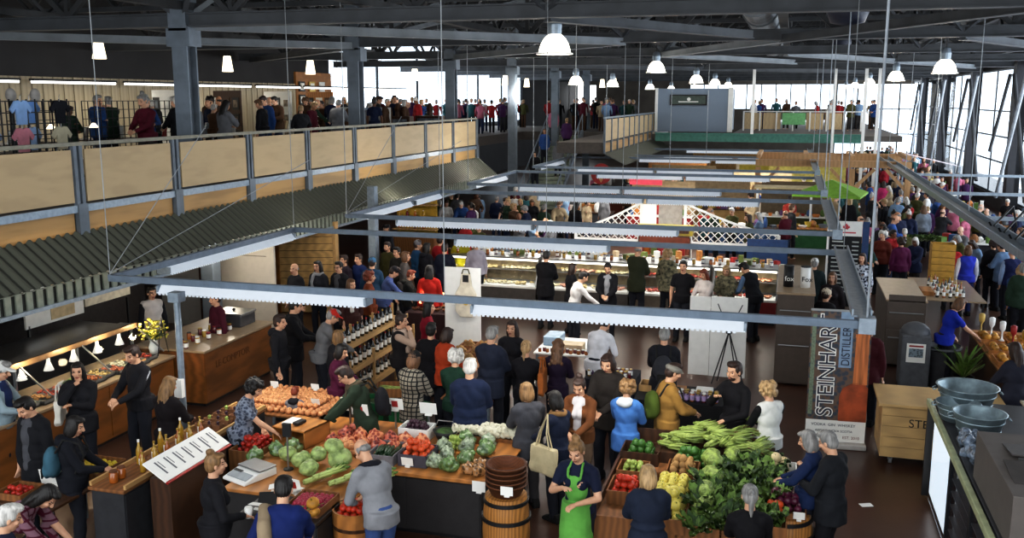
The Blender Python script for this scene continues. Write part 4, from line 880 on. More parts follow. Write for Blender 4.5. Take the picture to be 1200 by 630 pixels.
b = M(); b.box(-14, -11.0, 18.6, 18.66, 0, 2.8)
e = empty('cold_room', 'white panelled cold room box under the upper floor', 'cold room'); obj('walls', b, H('cold_room_white', '#c9c2b6', rough=.5, var=.03), e); obj('panel_joint', M().box(-14, -11.2, 18.585, 18.6, 1.7, 1.72).box(-12.4, -12.38, 18.585, 18.6, 0, 2.95), H('joint_grey', '#8a8478'), e); obj('door_strip', M().box(-12.95, -12.75, 18.57, 18.6, 0, 2.9), dwood, e)
e = empty('slat_wall', 'honey pine wall of slanting boards right of the white cold room', 'wooden wall', (-11.15, 20.4, 0)); obj('backing', M().box(-.75, .75, .02, .08, 0, 2.3), dwood, e)
for k in range(13): obj('board', M().cb((0, 0, .12+.17*k), (1.5, .03, .155), 0, -.15, -.05), H('slat_pine', '#cda76a', rough=.55, kind='wood', scale=3, aniso=(.4, 1, 3)), e)
obj('corner_post', M().box(-.85, -.75, -.06, .1, 0, 2.35), lwood, e); obj('corner_post', M().box(.72, .8, -.06, .1, 0, 2.3), pine, e)
# goods on the serving desk
jg = 'jars on the serving desk'
for k in range(16):
    y = 13.5+.11*k; x = -9.75-.16*(k % 3)
    bottle(x, y, 1.0, 'small jar of preserve in the row along the wood serving desk', (redj, amber, redj, honey)[k % 4], (gold, white, redm, black)[(k*3) % 4], .13, .04, cardm if k % 3 == 0 else None, jg, 'jar', 'jar', True)
e = empty('chafing_box', 'dark glass sided pastry box at the desk far end', 'display box', (-9.95, 15.3, 1.0)); obj('body', M().box(-.3, .3, -.25, .25, 0, .22), H('smoked_grey', '#4b4a4c', rough=.2), e, bevel=.02); obj('lid', M().box(-.32, .32, -.27, .27, .22, .26), stain, e, bevel=.01); obj('knob', M().ell((0, 0, .28), (.03, .03, .03)), black, e)
e = empty('wire_stand', 'thin black folding wire stand on the desk left end', 'stand', (-9.95, 13.15, .98))
for s in (-1, 1): obj('leg', M().tube([(0, 0, .6), (.0, s*.14, 0)], .008, 6), black, e)
obj('rod', M().tube([(0, 0, .3), (0, 0, .62)], .008, 6), black, e)
e = empty('flower_bouquet', 'yellow-green flower bouquet in a jug at the hot counter end', 'flowers', (-10.2, 13.25, .95)); obj('jug', M().lathe([(.07, 0), (.09, .1), (.06, .2), (.075, .24)], n=14), white, e, True)
b = M(); q = random.Random(4)
for k in range(90):
    a = q.uniform(0, 6.28); rr = q.uniform(.02, .26); b.ell((rr*math.cos(a), rr*math.sin(a), .4+q.uniform(-.14, .2)*(1-rr)), (.03, .03, .02), 6, 4)
o = obj('blossoms', b, H('yellow_blossom', '#c4b94c', rough=.7, var=.35, scale=9), e); o['kind'] = 'stuff'
lf = link('foliage', leafbunch('foliage', 24, .25, .05, [leafm, leafd, leafm], 12, .1, .02, 1.1, .2), e, (0, 0, .2))
# ------------------------------------------------------------------ preserve counter under the pole
gp = H('grey_steel_panel', '#3d3e42', rough=.35, metal=.4, var=.1)
e = cab_counter('preserve_counter', 'grey steel sided counter with wooden tray top at lower left', 'counter', -7.3, -6.88, 8.25, 11.2, .95, gp, cratew, panels=2)
obj('tray_lip', M().box(.21, .24, -1.47, 1.47, .95, 1.0).box(-.24, -.21, -1.47, 1.47, .95, 1.0), pine, e)
for k in range(12):
    y = 8.75+.115*k; bottle(-7.0-.1*(k % 2), y, .955, 'gold capped bottle of oil in the row on the grey steel counter', (honey, amber, honey)[k % 3], gold, .24, .034, cardm if k % 2 else None, 'gold capped bottles on the grey steel counter')
for k in range(3): bottle(-7.2, 8.95+.4*k, .955, 'taller golden bottle behind the oil bottles on the grey steel counter', honey, white, .3, .036, None, 'tall golden bottles on the grey steel counter')
for k in range(2): bottle(-7.12, 8.4+.13*k, .955, 'brown lidded jar at the near end of the steel counter', amber, H('brown_lid', '#6a3f22'), .14, .05, None, 'brown jars at the near end of the steel counter', 'jar', 'jar', True)
tub = H('brown_pulp_tub', '#8a6040', rough=.8)
def punnet(x, y, z, label, me, n=9, s=.8, group=None):
    e = empty('punnet', label, 'basket', (x, y, z), 0, group); obj('tub', M().lathe([(.05, 0), (.065, .09), (.06, .09), (.045, .01)], n=4, rz=.785), tub, e, sc=(1.25, 1.25, 1)); return e
for k in range(12):
    x, y = -7.22+.13*(k % 3), 10.2+.2*(k//3)
    punnet(x, y, .955, 'brown pulp punnet filled with small fruit beside the steel pole', None, group='fruit punnets beside the steel pole')
    heap('small_fruit', (gapple, plum, gapple)[k % 3] if k % 2 else plum, 'small green or dark plum in a punnet by the steel pole', 'fruit', 'plums in the punnets by the pole', x-.045, x+.045, y-.045, y+.045, 1.0, 4, .025, (.6, .75), seed=k)
# peaches
table('peach_table', 'low table heaped with peaches beyond the steel pole', -7.6, -6.0, 11.35, 12.6, .8, cratew)
heap('peach', peach, 'ripe orange-pink peach in the wide heap beyond the steel pole', 'fruit', 'peaches in the wide heap', -7.5, -6.1, 11.42, 12.5, .8, 250, .047, seed=5)
for k, (x, y) in enumerate(((-7.3, 12.2), (-6.65, 12.25), (-6.3, 11.6))): card(x, y, .9, f'white price card in the peach heap, {ORD[k]} from the left')
# price board (slanted, ruled)
e = empty('price_board', 'long slanted white price list board on the serving side of the counter', 'price list', (-6.6, 9.05, .95), 0); bb = obj('board', M().cb((0, 0, .16), (.34, 1.25, .02), 0, 0, .55), cardm, e); b = M()
for k in range(7): b.cb((.02*0, -.5+.165*k, .176), (.2, .02, .004), 0, 0, .55).cb((-.03, -.45+.165*k, .19), (.12, .012, .004), 0, 0, .55)
obj('printed_lines', b, H('print_grey', '#6a6a70'), e); obj('red_edge', M().cb((.16, 0, .06), (.03, 1.25, .02), 0, 0, .55), redm, e); obj('support', M().box(-.12, .14, -.55, .55, -.95, .06), dwood, e)
# lower left dark table with lemons
table('sample_table', 'dark low table with lemons at the lower left', -8.35, -7.55, 7.9, 9.3, .78, dwood)
crate(-7.85, 8.95, .78, .5, .5, .1, 'shallow wooden crate of lemons left of the steel counter'); heap('lemon', lemon, 'yellow lemon in the shallow crate at lower left', 'fruit', 'lemons at lower left', -8.05, -7.65, 8.75, 9.15, .8, 26, .04, seed=3)
card(-8.0, 8.45, .78, 'large white blank card on the dark lower left table', .3, .3, .2)
crate(-8.2, 8.15, .78, .35, .35, .08, 'small crate of red tomatoes on the dark lower left table'); heap('tomato', ltom, 'small red tomato in the crate on the dark lower left table', 'tomato', 'tomatoes at lower left', -8.32, -8.08, 8.02, 8.28, .8, 12, .038, seed=4)
# ------------------------------------------------------------------ weighing station
e = cab_counter('weighing_table', 'wooden table with scales, cabbages and squash at the checkout', 'table', -6.05, -4.5, 8.95, 9.9, .8, dgrey, wood, panels=3)
cab_counter('till_table', 'dark topped table end with till and slips before the vendor with a cup', 'table', -5.5, -4.62, 8.4, 8.91, .8, dgrey, H('till_top', '#2a2422', rough=.4), panels=1)
e = empty('scale', 'silver produce scale with white printed panel beside the cabbages', 'scale', (-5.95, 9.3, .8), R(-20)); obj('housing', M().prism([(-.24, 0), (.24, 0), (.24, .09), (-.02, .09), (-.24, .03)], -.2, .2, 'x'), white, e, bevel=.01); pt = obj('weighing_plate', M().box(-.2, .2, -.02, .24, .1, .12), stain, e, bevel=.008)
obj('keypad', M().cb((0, -.14, .065), (.34, .12, .006), 0, .27), H('keypad_grey', '#9aa0a4'), e); obj('display', M().cb((-.1, -.08, .083), (.14, .04, .006), 0, .27), black, e)
e = empty('scale_display', 'small upright customer display on a pole behind the scale', 'display', (-5.62, 9.62, .8)); obj('pole', M().tube([(0, 0, 0), (0, 0, .42)], .012), stain, e); obj('screen', M().cb((0, 0, .5), (.11, .04, .17)), black, e, bevel=.006); obj('foot', M().lathe([(.06, 0), (.06, .015)], n=14), black, e)
for k, (x, y, z, s) in enumerate(((-5.75, 9.85, .9, 1.0), (-5.5, 9.72, .9, 1.05), (-5.28, 9.5, .9, 1), (-5.35, 9.88, .92, .9), (-5.03, 9.82, .93, 1.25), (-5.12, 9.85, 1.06, 1))): one('cabbage', cabbage, 'pale green cabbage in the row behind the scale', 'cabbage', (x, y, z), k, s, 'cabbages behind the scale')
for k in range(9): one('celery', celery, 'pale green celery bunch lying right of the cabbages', 'celery', (-5.1+.1*k, 9.35+.04*(k % 2), .86+.05*(k % 3)), -.5, 1, 'celery bunches')
e = empty('tomato_basket', 'round wooden half barrel basket of red tomatoes before the grey fleece man', 'basket', (-4.38, 8.88, 0)); obj('staves', M().lathe([(.2, 0), (.25, .4), (.26, .8), (.235, .8), (.22, .45)], n=22), wood, e)
for z in (.2, .62): obj('hoop', M().lathe([(.245+.02*z, z-.02), (.252+.02*z, z+.02)], n=22), dwood, e)
heap('tomato', tomato, 'bright red tomato in the round basket at the checkout', 'tomato', 'tomatoes in the round basket', -4.55, -4.2, 8.7, 9.05, .72, 44, .043, seed=7)
crate(-4.85, 8.75, .8, .42, .5, .08, 'crate of pink radishes beside the tomato basket'); heap('radish', radish, 'pink radish in the crate beside the tomato basket', 'radish', 'radishes at the checkout', -5.03, -4.67, 8.53, 8.97, .82, 70, .03, seed=8)
for k, (x, y) in enumerate(((-5.38, 8.5), (-5.15, 8.98), (-5.45, 8.98))): card(x, y, .8, 'white slip of paper lying on the checkout table', k, .14, .1, tilt=1.4, group='paper slips on the checkout table')
e = card(-5.2, 9.0, .8, 'white sign with a red crest beside the scale', -.2, .2, .17, redm)
e = empty('cash_tablet', 'black till tablet in front of the woman with a cup', 'tablet', (-5.3, 8.7, .8), .4); obj('screen', M().cb((0, 0, .06), (.3, .2, .012), 0, .4), black, e, bevel=.003); obj('foot', M().box(-.1, .1, .02, .1, 0, .05), dgrey, e)
for k in range(6): one('corn_cob', corn, 'corn cob lying on the near end of the checkout table', 'corn', (-5.1+.07*k, 8.5+.02*k, .84), -.9+.1*k, 1, 'corn at the checkout')
heap('gourd', squash, 'orange gourd on the near edge of the checkout table', 'gourd', 'gourds at the checkout', -4.78, -4.6, 8.4, 8.6, .8, 3, .07, seed=2)
for k, (x, y) in enumerate(((-6.0, 10.0), (-5.85, 10.15), (-6.15, 9.75))): one('bag_of_greens', greenbag, 'knotted clear bag of greens left of the cabbages', 'bag', (x, y, .8 if k else .8), k, 1, 'bags of greens by the scale')
crate(-6.45, 10.25, .0, .4, .6, .82, 'tall wooden crate of red tomatoes left of the scale'); heap('tomato', ltom, 'red tomato in the tall crate left of the scale', 'tomato', 'tomatoes left of the scale', -6.6, -6.3, 10.0, 10.5, .76, 44, .042, seed=9)
# ------------------------------------------------------------------ long produce table
e = cab_counter('produce_table', 'long wooden topped produce table with dark panelled front', 'table', -6.1, -3.3, 9.98, 11.5, .8, dgrey, wood, face='y', panels=3, over=.06, th=.05)
e = empty('till_box', 'open fronted wooden box stand at the left end of the produce table', 'box', (-5.95, 10.55, .8), R(-12)); obj('shell', M().box(-.27, .27, -.25, .25, .22, .24).box(-.27, .27, -.25, .25, 0, .02).box(-.27, -.25, -.25, .25, 0, .24).box(.25, .27, -.25, .25, 0, .24).box(-.27, .27, .23, .25, 0, .24), wood, e); obj('card_reader', M().cb((.02, -.05, .27), (.09, .17, .04)), black, e, bevel=.008); obj('papers', M().cb((-.16, 0, .245), (.14, .25, .006), .1), cardm, e)
for k in range(13):
    x = -5.45+.21*(k % 6)+.04*(k//6); y = 10.45+.3*(k//6)
    one('net_bag', netbag if k % 3 else netbag2, 'knotted red net bag of peaches on the long produce table', 'bag', (x, y, .8), k*1.3, 1.1, 'net bags of peaches')
heap('peach', peach, 'loose peach between the net bags on the long produce table', 'fruit', 'loose peaches on the long table', -5.5, -4.75, 10.2, 10.45, .8, 28, .045, seed=15)
cr = H('card_print_red', '#a02a28')
for k, (x, y) in enumerate(((-5.55, 11.15), (-5.3, 10.95), (-4.95, 11.3), (-4.45, 11.25))): card(x, y, 1.05, f'white sign with red peach picture standing behind the net bags, {ORD[k]} from the left', 0, .24, .17, cr if k < 3 else None); 
for (x, y) in ((-5.55, 11.15), (-5.3, 10.95), (-4.95, 11.3), (-4.45, 11.25)): tag(obj('card_stand', M().cb((x, y+.02, .92), (.02, .02, .26)), stain), 'thin steel holder of a produce sign behind the net bags', 'sign holder', 'sign holders on the long table')
gc = H('printed_grey_crate', '#77757a', rough=.6)
crate(-4.62, 10.3, .8, .34, .5, .13, 'grey printed crate of cucumbers on the long table', m=gc); heap('cucumber', cuke, 'dark green cucumber in the grey crate', 'cucumber', 'cucumbers on the long table', -4.75, -4.5, 10.2, 10.45, .86, 20, .03, full=False, seed=3)
for o in [o for o in bpy.data.objects if o.name.startswith('cucumber') and o.type == 'MESH']: o.rotation_euler = (rs.uniform(-.1, .1), 0, rs.uniform(-.25, .25))
crate(-4.22, 10.32, .8, .36, .42, .15, 'dark crate of orange tomatoes on the long table', m=H('dark_card_crate', '#4a4650')); heap('tomato', otom, 'large orange tomato in the dark crate', 'tomato', 'orange tomatoes on the long table', -4.38, -4.06, 10.15, 10.5, .88, 34, .05, seed=3)
card(-4.27, 10.08, .8, 'white price card leaning on the orange tomato crate', 0, .15, .11); card(-3.3, 9.9, .66, 'white price card hung on the front edge of the long table', 0, .16, .13, tilt=0)
bpy.data.objects['price_card'].name  # keep
crate(-4.55, 11.1, .8, .4, .3, .16, 'white crate of dark plums behind the cucumbers', m=white); heap('plum', plum, 'dark plum in the white crate', 'fruit', 'plums behind the cucumbers', -4.7, -4.4, 11.0, 11.2, .9, 40, .032, seed=5)
e = empty('dark_basket', 'dark round basket of beans behind the orange tomatoes', 'basket', (-4.15, 11.1, .8)); obj('bowl', M().lathe([(.1, 0), (.17, .14), (.155, .14), (.09, .02)], n=18), black, e, True); obj('beans', M().ell((0, 0, .1), (.14, .14, .06)), leafd, e); obj('handle', M().tube([(-.16, 0, .13), (-.1, 0, .26), (.1, 0, .26), (.16, 0, .13)], .008, 6), stain, e)
heap('green_pear', gapple, 'yellow-green pear heaped behind the bagged greens', 'fruit', 'pears on the long table', -4.05, -3.75, 10.75, 11.05, .8, 40, .037, (1, 1.25), seed=6)
gb = [(-3.98, 10.2), (-3.75, 10.12), (-3.9, 10.45), (-3.62, 10.4), (-3.7, 10.68), (-3.45, 10.65), (-3.5, 10.9), (-3.8, 10.9), (-4.0, 10.6)]
for k, (x, y) in enumerate(gb): one('bag_of_greens', greenbag if k % 2 else clearbag, 'clear bag of green leaves in the cluster at the long table right end', 'bag', (x, y, .8+.05*(k > 3)), k*.9, 1.05, 'bags of leaves on the long table')
for k, (x, y) in enumerate(((-3.4, 10.25), (-3.5, 10.1), (-3.36, 10.08))): one('bag_of_potatoes', potbag, 'clear bag of small potatoes at the front right table corner', 'bag', (x, y, .8), k, .9, 'bags of potatoes')
for k in range(16): one('cauliflower', caul, 'bagged white cauliflower in the back row of the long table', 'cauliflower', (-4.0+.11*(k % 8), 11.15+.14*(k//8), .93), k, 1.35, 'cauliflowers on the long table')
crate(-3.65, 11.25, .8, .9, .35, .1, 'wooden crate under the bagged cauliflowers')
tag(obj('cutting_board', M().cb((-3.25, 10.85, .84), (.35, .5, .03)), wood, bevel=.01), 'honey coloured wooden board at the long table right end', 'board')
tag(obj('dark_crate', M().box(-3.45, -3.1, 10.62, 11.1, .0, .81), dgrey, bevel=.01), 'tall dark bin under the wooden board at the table end', 'bin')
# barrel and wicker baskets
bw = H('barrel_oak', '#b07a3c', rough=.5, var=.2, scale=3, kind='wood', aniso=(3, 3, .5)); wk = H('wicker', '#7a4420', rough=.7, var=.3, scale=28, kind='stripez', bump=.4)
def barrel(x, y, label, h=.86, r=.27):
    e = empty('barrel', label, 'barrel', (x, y, 0)); n = 26; pr = [(r*.84, 0), (r*.95, h*.2), (r, h*.5), (r*.95, h*.8), (r*.86, h)]
    obj('staves', M().lathe(pr, n=n), bw, e)
    for t, rr in ((.07, .9), (.3, 1.0), (.7, 1.0), (.93, .905)): obj('hoop', M().lathe([(r*rr*.99, h*t-.02), (r*rr+.012, h*t-.02), (r*rr+.012, h*t+.02), (r*rr*.99, h*t+.02)], n=n), black, e)
    return e
barrel(-2.86, 9.55, 'oak barrel with dark hoops at the end of the long produce table')
for k in range(5):
    e = empty('wicker_basket', 'round brown wicker basket in the stack on the oak barrel', 'basket', (-2.86, 9.55, .865+.055*k), k, 'wicker baskets on the barrel'); obj('bowl', M().lathe([(.17, 0), (.225, .12), (.235, .12), (.235, .135), (.21, .135), (.205, .12), (.16, .015)], n=30), wk, e, True)
card(-2.78, 9.3, .93, 'white price card fixed on the wicker baskets', 0, .14, .1, tilt=0)
# green waste bins and crates behind long table
for k, (x, y) in enumerate(((-6.0, 12.9), (-5.35, 12.75))):
    e = empty('green_bin', f'dark green plastic tub {"left of the crates" if k == 0 else "next to the plaid shirt shopper"} behind the long table', 'bin', (x, y, 0)); obj('shell', M().lathe([(.26, 0), (.3, .6), (.33, .6), (.33, .64), (.28, .64), (.24, .05)], n=4, rz=.785), green, e, sc=(1.2, 1, 1)); obj('leaf_fill', M().ell((0, 0, .55), (.2, .2, .06)), leafd, e)
crate(-5.8, 13.2, .64, .5, .4, .14, 'wooden crate of corn husks on the green tub', R(20)); 
for k in range(8): one('corn_cob', corn, 'green corn cob in the crate on the green tub', 'corn', (-5.95+.05*k, 13.2, .7+.02*(k % 2)), 1.4, 1, 'corn on the green tub')
# ------------------------------------------------------------------ leafy stand
e = empty('leafy_stand', 'wooden crate stand carrying the leafy green vegetable display', 'stand', (-.95, 10.5, 0)); obj('deck', M().box(-.9, .85, -1.1, 1.35, .66, .72), cratew, e)
for k in range(4): obj('front_board', M().box(-.9+.45*k+.01, -.45+.45*k-.01, -1.13, -1.1, .3, .82), cratew, e)
obj('left_board', M().box(-.93, -.9, -1.1, 1.35, .3, .82), dwood, e); obj('right_board', M().box(.85, .88, -1.1, 1.35, .3, .82), dwood, e); obj('back_board', M().box(-.9, .85, 1.35, 1.38, .3, .95), dwood, e)
for i in (-.85, .8):
    for j in (-1.0, 1.25): obj('leg', M().box(i-.03, i+.03, j-.03, j+.03, 0, .66), dwood, e)
bx = [(-1.62, 11.35, 'dark wooden bin of green peppers at the stand back left', .46, .4), (-1.62, 10.72, 'small wooden bin of pale green apples on the stand left side', .34, .36), (-1.62, 10.15, 'small wooden bin of red tomatoes on the stand left side', .34, .46), (-1.1, 9.98, 'wooden crate of round yellow squash in the stand middle', .46, 1.25), (-.2, 9.75, 'wooden crate of dark kale at the stand front right', .7, .55)]
for x, y, l, a, c in bx: crate(x, y, .72, a, c, .16, l, m=dwood if y > 11 else cratew)
heap('green_pepper', lime, 'round green pepper in the dark back left bin', 'pepper', 'green peppers in the back left bin', -1.8, -1.44, 11.2, 11.5, .76, 26, .05, seed=21)
heap('green_apple', gapple, 'pale green apple in the small stand bin', 'apple', 'green apples in the small bin', -1.76, -1.48, 10.6, 10.86, .8, 40, .036, seed=22)
heap('tomato', tomato, 'shiny red tomato in the small stand bin', 'tomato', 'tomatoes in the small stand bin', -1.76, -1.48, 9.97, 10.34, .8, 44, .045, (1, 1.15), seed=23)
heap('yellow_squash', apple, 'round pale yellow squash in the long middle crate', 'squash', 'yellow squash in the middle crate', -1.3, -.9, 9.42, 10.55, .78, 84, .062, seed=24)
crate(-1.05, 10.9, .74, .36, .42, .12, 'small crate of brown potatoes behind the yellow squash'); heap('potato', potato, 'brown potato in the crate behind the yellow squash', 'potato', 'potatoes on the stand', -1.2, -.9, 10.75, 11.05, .8, 22, .048, seed=25)
heap('green_pepper', lime, 'dark green pepper piled behind the potatoes', 'pepper', 'green peppers behind the potatoes', -1.2, -.75, 11.1, 11.45, .76, 30, .05, seed=26)
for k in range(85):
    x = rs.uniform(-1.35, -.05); y = 11.35+rs.uniform(0, .55); z = .86+.12*rs.random()+.12*math.sin(max(0, min(1, (x+1.4)/1.3))*math.pi)
    one('corn_cob', corn, 'husked green corn cob in the pile at the back of the leafy stand', 'corn', (x, y, z), 0, rs.uniform(.9, 1.2), 'corn pile on the leafy stand', rot=(rs.uniform(-.3, .3), rs.uniform(0, 6), rs.uniform(-1.9, -.3)))
tag(obj('corn_shelf', M().box(-1.45, 0, 11.3, 11.85, .72, .86), dwood), 'dark wooden shelf under the corn pile', 'shelf')
for k, (x, y, z, r_) in enumerate(((-.72, 10.95, .98, .3), (-.72, 10.0, .98, .2), (-.7, 9.65, .95, -.3), (-.68, 10.5, .96, .6), (-.5, 11.2, .95, 0))): one('napa_cabbage', napa, 'crinkled pale green napa cabbage lying on the leafy stand', 'cabbage', (x, y, z), r_, 1.05 if k else 1.25, 'napa cabbages')
i = 0
for me, nm, cat_, rect, n in ((kale, 'kale_bunch', 'kale', (-.45, .0, 9.5, 11.1), 18), (lettuce, 'romaine_lettuce', 'lettuce', (-.75, -.35, 9.4, 10.6), 14), (chard, 'chard_bunch', 'chard', (-.5, .0, 10.5, 11.4), 12)):
    for k in range(n):
        x = rect[0]+(rect[1]-rect[0])*((k*.618) % 1); y = rect[2]+(rect[3]-rect[2])*k/n
        one(nm, me, {'kale': 'dark ruffled kale bunch on the right half of the leafy stand', 'lettuce': 'broad romaine head right of the yellow squash', 'chard': 'dark chard bunch between napa cabbage and corn'}[cat_], cat_, (x, y, .76+.05*(k % 3)), k*1.1, rs.uniform(.85, 1.1), {'kale': 'kale bunches', 'lettuce': 'romaine heads', 'chard': 'chard bunches'}[cat_], rot=(rs.uniform(-.25, .25), rs.uniform(-.25, .25), k*1.7))
for k in range(3): one('corn_cob', corn, 'pale fennel bulb bunch at the stand front edge', 'vegetable', (-.5+.07*k, 9.42, .86), .9, 1.1, 'pale stalks at the stand front') if False else None
crate(.05, 11.2, .72, .4, .42, .14, 'white edged crate of pale squash at the stand back right', m=white); heap('pale_squash', fruit('pale_squash', .06, H('cream_squash', '#d9c49a', rough=.4), 1.0, .1, stemg), 'cream pattypan squash in the white edged crate', 'squash', 'cream squash', -.08, .18, 11.05, 11.35, .76, 12, .06, seed=31)
barrel(.12, 10.25, 'wooden barrel topped with red onions right of the leafy stand', .74, .34)
crate(.12, 10.25, .745, .46, .46, .06, 'shallow tray of red onions on the barrel'); heap('red_onion', onion, 'glossy purple red onion on the right barrel', 'onion', 'red onions', -.08, .32, 10.08, 10.45, .77, 48, .05, seed=32)
heap('tomato', otom, 'orange tomato beside the red onions', 'tomato', 'orange tomatoes by the onions', -.08, .12, 9.95, 10.06, .8, 5, .045, seed=33)
card(.28, 9.98, .745, 'white price card in front of the red onions', 0, .12, .09)
# ------------------------------------------------------------------ jar table and white easel board
table('jar_table', 'black cloth covered table with preserve jars', -2.05, -.75, 13.5, 14.35, .8, dwood, cloth=bcloth)
for k in range(16): bottle(-1.5+.085*(k % 8)+.03, 13.62+.12*(k//8), .806, 'purple labelled preserve jar in the rows on the black table', (purj, redj, purj, amber)[k % 4], white if k % 2 else gold, .14, .036, H('lilac_label', '#b9a3cf'), 'jars on the black table', 'jar', 'jar', True)
crate(-1.9, 14.05, .806, .28, .3, .1, 'open pale box on the black jar table', m=pine); tag(obj('white_box', M().box(-1.2, -.95, 13.95, 14.2, .806, .87), white, bevel=.01), 'small white flat box behind the jars', 'box'); tag(obj('wooden_tray', M().box(-1.6, -1.35, 13.95, 14.2, .806, .86), wood, bevel=.01), 'small wooden tray behind the jars', 'tray')
e = empty('display_board', 'tall white display board with a black tripod in front', 'board', (-.95, 17.6, 0)); obj('board', M().box(-.33, .33, 0, .03, .05, 1.58), white, e); obj('board', M().box(-.72, -.34, .02, .05, .05, 1.56), white, e)
e = empty('tripod', 'thin black tripod standing against the white display board', 'tripod', (-.92, 17.35, 0))
for k in range(4): a = k*1.57+.6; obj('leg', M().tube([(0, 0, 1.0), (.34*math.cos(a), .14*math.sin(a), 0)], .012, 6), black, e)
for s in (-1, 1): obj('arm', M().tube([(0, 0, 1.0), (s*.22, 0, 1.5)], .01, 6), black, e)
obj('hub', M().box(-.05, .05, -.05, .05, .96, 1.06), black, e)
e = empty('display_board', 'tall white panel carrying a printed apron left of centre', 'board', (-6.05, 17.2, 0)); obj('board', M().box(-.36, .38, 0, .03, .1, 1.95), white, e, loc=(0, 0, 0)); 
for x in (-.33, .35): obj('foot', M().box(x-.02, x+.02, -.25, .25, 0, .1), galv, e)
e = empty('hanging_apron', 'cream apron with a yellow emblem hung on the white panel', 'apron', (-5.95, 17.16, 0)); ap = M(); ap.prism([(-.09, 1.85), (.09, 1.85), (.13, 1.6), (.22, 1.45), (.22, 1.1), (.12, .98), (-.12, .98), (-.22, 1.1), (-.22, 1.45), (-.13, 1.6)], -.03, 0, 'y'); obj('cloth', ap, H('cream_canvas', '#d8cfbd', rough=.9), e, bevel=.01); obj('emblem', M().ell((0, -.035, 1.3), (.07, .006, .08)), H('yellow_print', '#d9b440'), e); obj('neck_strap', M().tube([(-.08, -.02, 1.84), (-.05, -.02, 1.93), (.05, -.02, 1.93), (.08, -.02, 1.84)], .015), H('olive_strap', '#4a4a30'), e); obj('bib', M().cb((0, -.035, 1.75), (.12, .006, .14)), black, e)
# ------------------------------------------------------------------ wine shelf along the left
e = empty('wine_shelf', 'pale pine shelf unit of wine bottles at left centre', 'shelf', (-7.15, 15.4, 0))
for x in (-.22, .22):
    for y in (-1.4, -.45, .5, 1.4): obj('upright', M().box(x-.02, x+.02, y-.02, y+.02, 0, 1.25 if x < 0 else .85), pine, e)
for z, dx in ((.25, .1), (.62, .02), (1.0, -.1)):
    obj('shelf_board', M().box(dx-.16-.08, dx+.2, -1.42, 1.42, z-.02, z), pine, e); obj('shelf_lip', M().box(dx+.19, dx+.21, -1.42, 1.42, z-.02, z+.06), pine, e)
for k in range(44):
    lv = k//15; y = 14.05+.18*(k % 15); bottle(-7.13+(.1, .02, -.1)[lv], y, (.25, .62, 1.0)[lv], 'dark wine bottle with pale label on the pine shelf', dglass, (black, redm, gold)[k % 3], .3, .037, cardm, 'wine bottles on the pine shelf')
# ------------------------------------------------------------------ central tables
table('craft_table', 'low wooden table with baskets before the rust coloured jacket shopper', -5.6, -4.75, 14.6, 16.2, .75, wood)
for k in range(6): crate(-5.4+.3*(k % 2), 14.8+.45*(k//2), .75, .26, .34, .1, 'small wooden tray of baked goods on the central wooden table', m=cratew, group='trays on the central wooden table'); heap('bread_roll', potato, 'brown bread roll in a tray on the central table', 'bread', 'rolls on the central table', -5.5+.3*(k % 2), -5.3+.3*(k % 2), 14.68+.45*(k//2), 14.92+.45*(k//2), .77, 6, .05, seed=k+50)
table('paper_table', 'white topped table with boxes before the white shirted stooping man', -4.2, -3.1, 15.7, 16.9, .78, white)
tag(obj('cake_box', M().box(-3.75, -3.35, 15.85, 16.15, .78, .92), H('beige_box', '#cbb393'), bevel=.01), 'beige lidded box on the white topped table', 'box'); tag(obj('plastic_case', M().box(-4.15, -3.85, 16.2, 16.7, .78, .95), H('pale_blue_plastic', '#9db4c9', rough=.2), bevel=.02), 'pale blue clear case on the white topped table', 'box')
for k in range(14): bottle(-4.1+.07*k, 15.78+.05*(k % 2), .78, 'tiny white labelled pot along the front edge of the white table', (amber, redj)[k % 2], white, .08, .03, None, 'pots on the white topped table', 'pot', 'jar', True)
table('sauce_table', 'dark cloth table with little jars behind the brown haired man', -3.0, -2.2, 14.4, 15.1, .78, dwood, cloth=H('navy_cloth', '#191a26', rough=.9))
for k in range(22): bottle(-2.95+.065*(k % 11), 14.55+.16*(k//11), .786, 'small glass jar on the dark cloth sauce table', (honey, purj, redj, amber)[k % 4], (white, gold)[k % 2], .12, .028, cardm if k % 3 == 0 else None, 'jars on the dark cloth table', 'jar', 'jar', True)
table('cutlery_table', 'table of cheese samples left of the blonde ponytail shopper', -4.9, -4.1, 12.9, 13.6, .75, cratew)
for k in range(10): tag(obj('cheese_block', M().cb((-4.8+.14*(k % 5), 13.05+.3*(k//5), .79), (.09, .12, .07), k), (H('cheese_cream', '#d8c490'), H('cheese_rind', '#a8703a'))[k % 2], bevel=.008), 'small block of cheese on the sample table', 'cheese', 'cheese samples')
# basket of bread and candles area (warm lit)
table('candle_table', 'dark table with glowing table lamps left of the apron panel', -7.6, -6.6, 18.0, 19.6, .78, dwood, cloth=H('dark_red_cloth', '#2c1012', rough=.9))
for k, (x, y) in enumerate(((-7.35, 18.4), (-7.1, 18.9), (-6.85, 19.3))):
    e = empty('table_lamp', f'small glowing table lamp on the dark red table, {ORD[k]} from the left', 'lamp', (x, y, .785)); obj('base', M().lathe([(.05, 0), (.015, .03), (.012, .16)], n=12), dwood, e); obj('lamp_shade', M().lathe([(.09, .14), (.03, .27)], n=16, cap=False), mat('orange_lamp', (1, .45, .2), emit=4, var=.05), e, True); point((x, y, 1.15), 4, (1, .5, .25), .05)
for k in range(18): tag(obj('woven_bowl', M().lathe([(.04, 0), (.07, .05), (.06, .05), (.03, .01)], (-7.5+.17*(k % 5), 18.2+.33*(k//5)+.1, .785), 12), wk, None, True), 'small woven bowl on the dark red table', 'bowl', 'woven bowls on the dark red table')
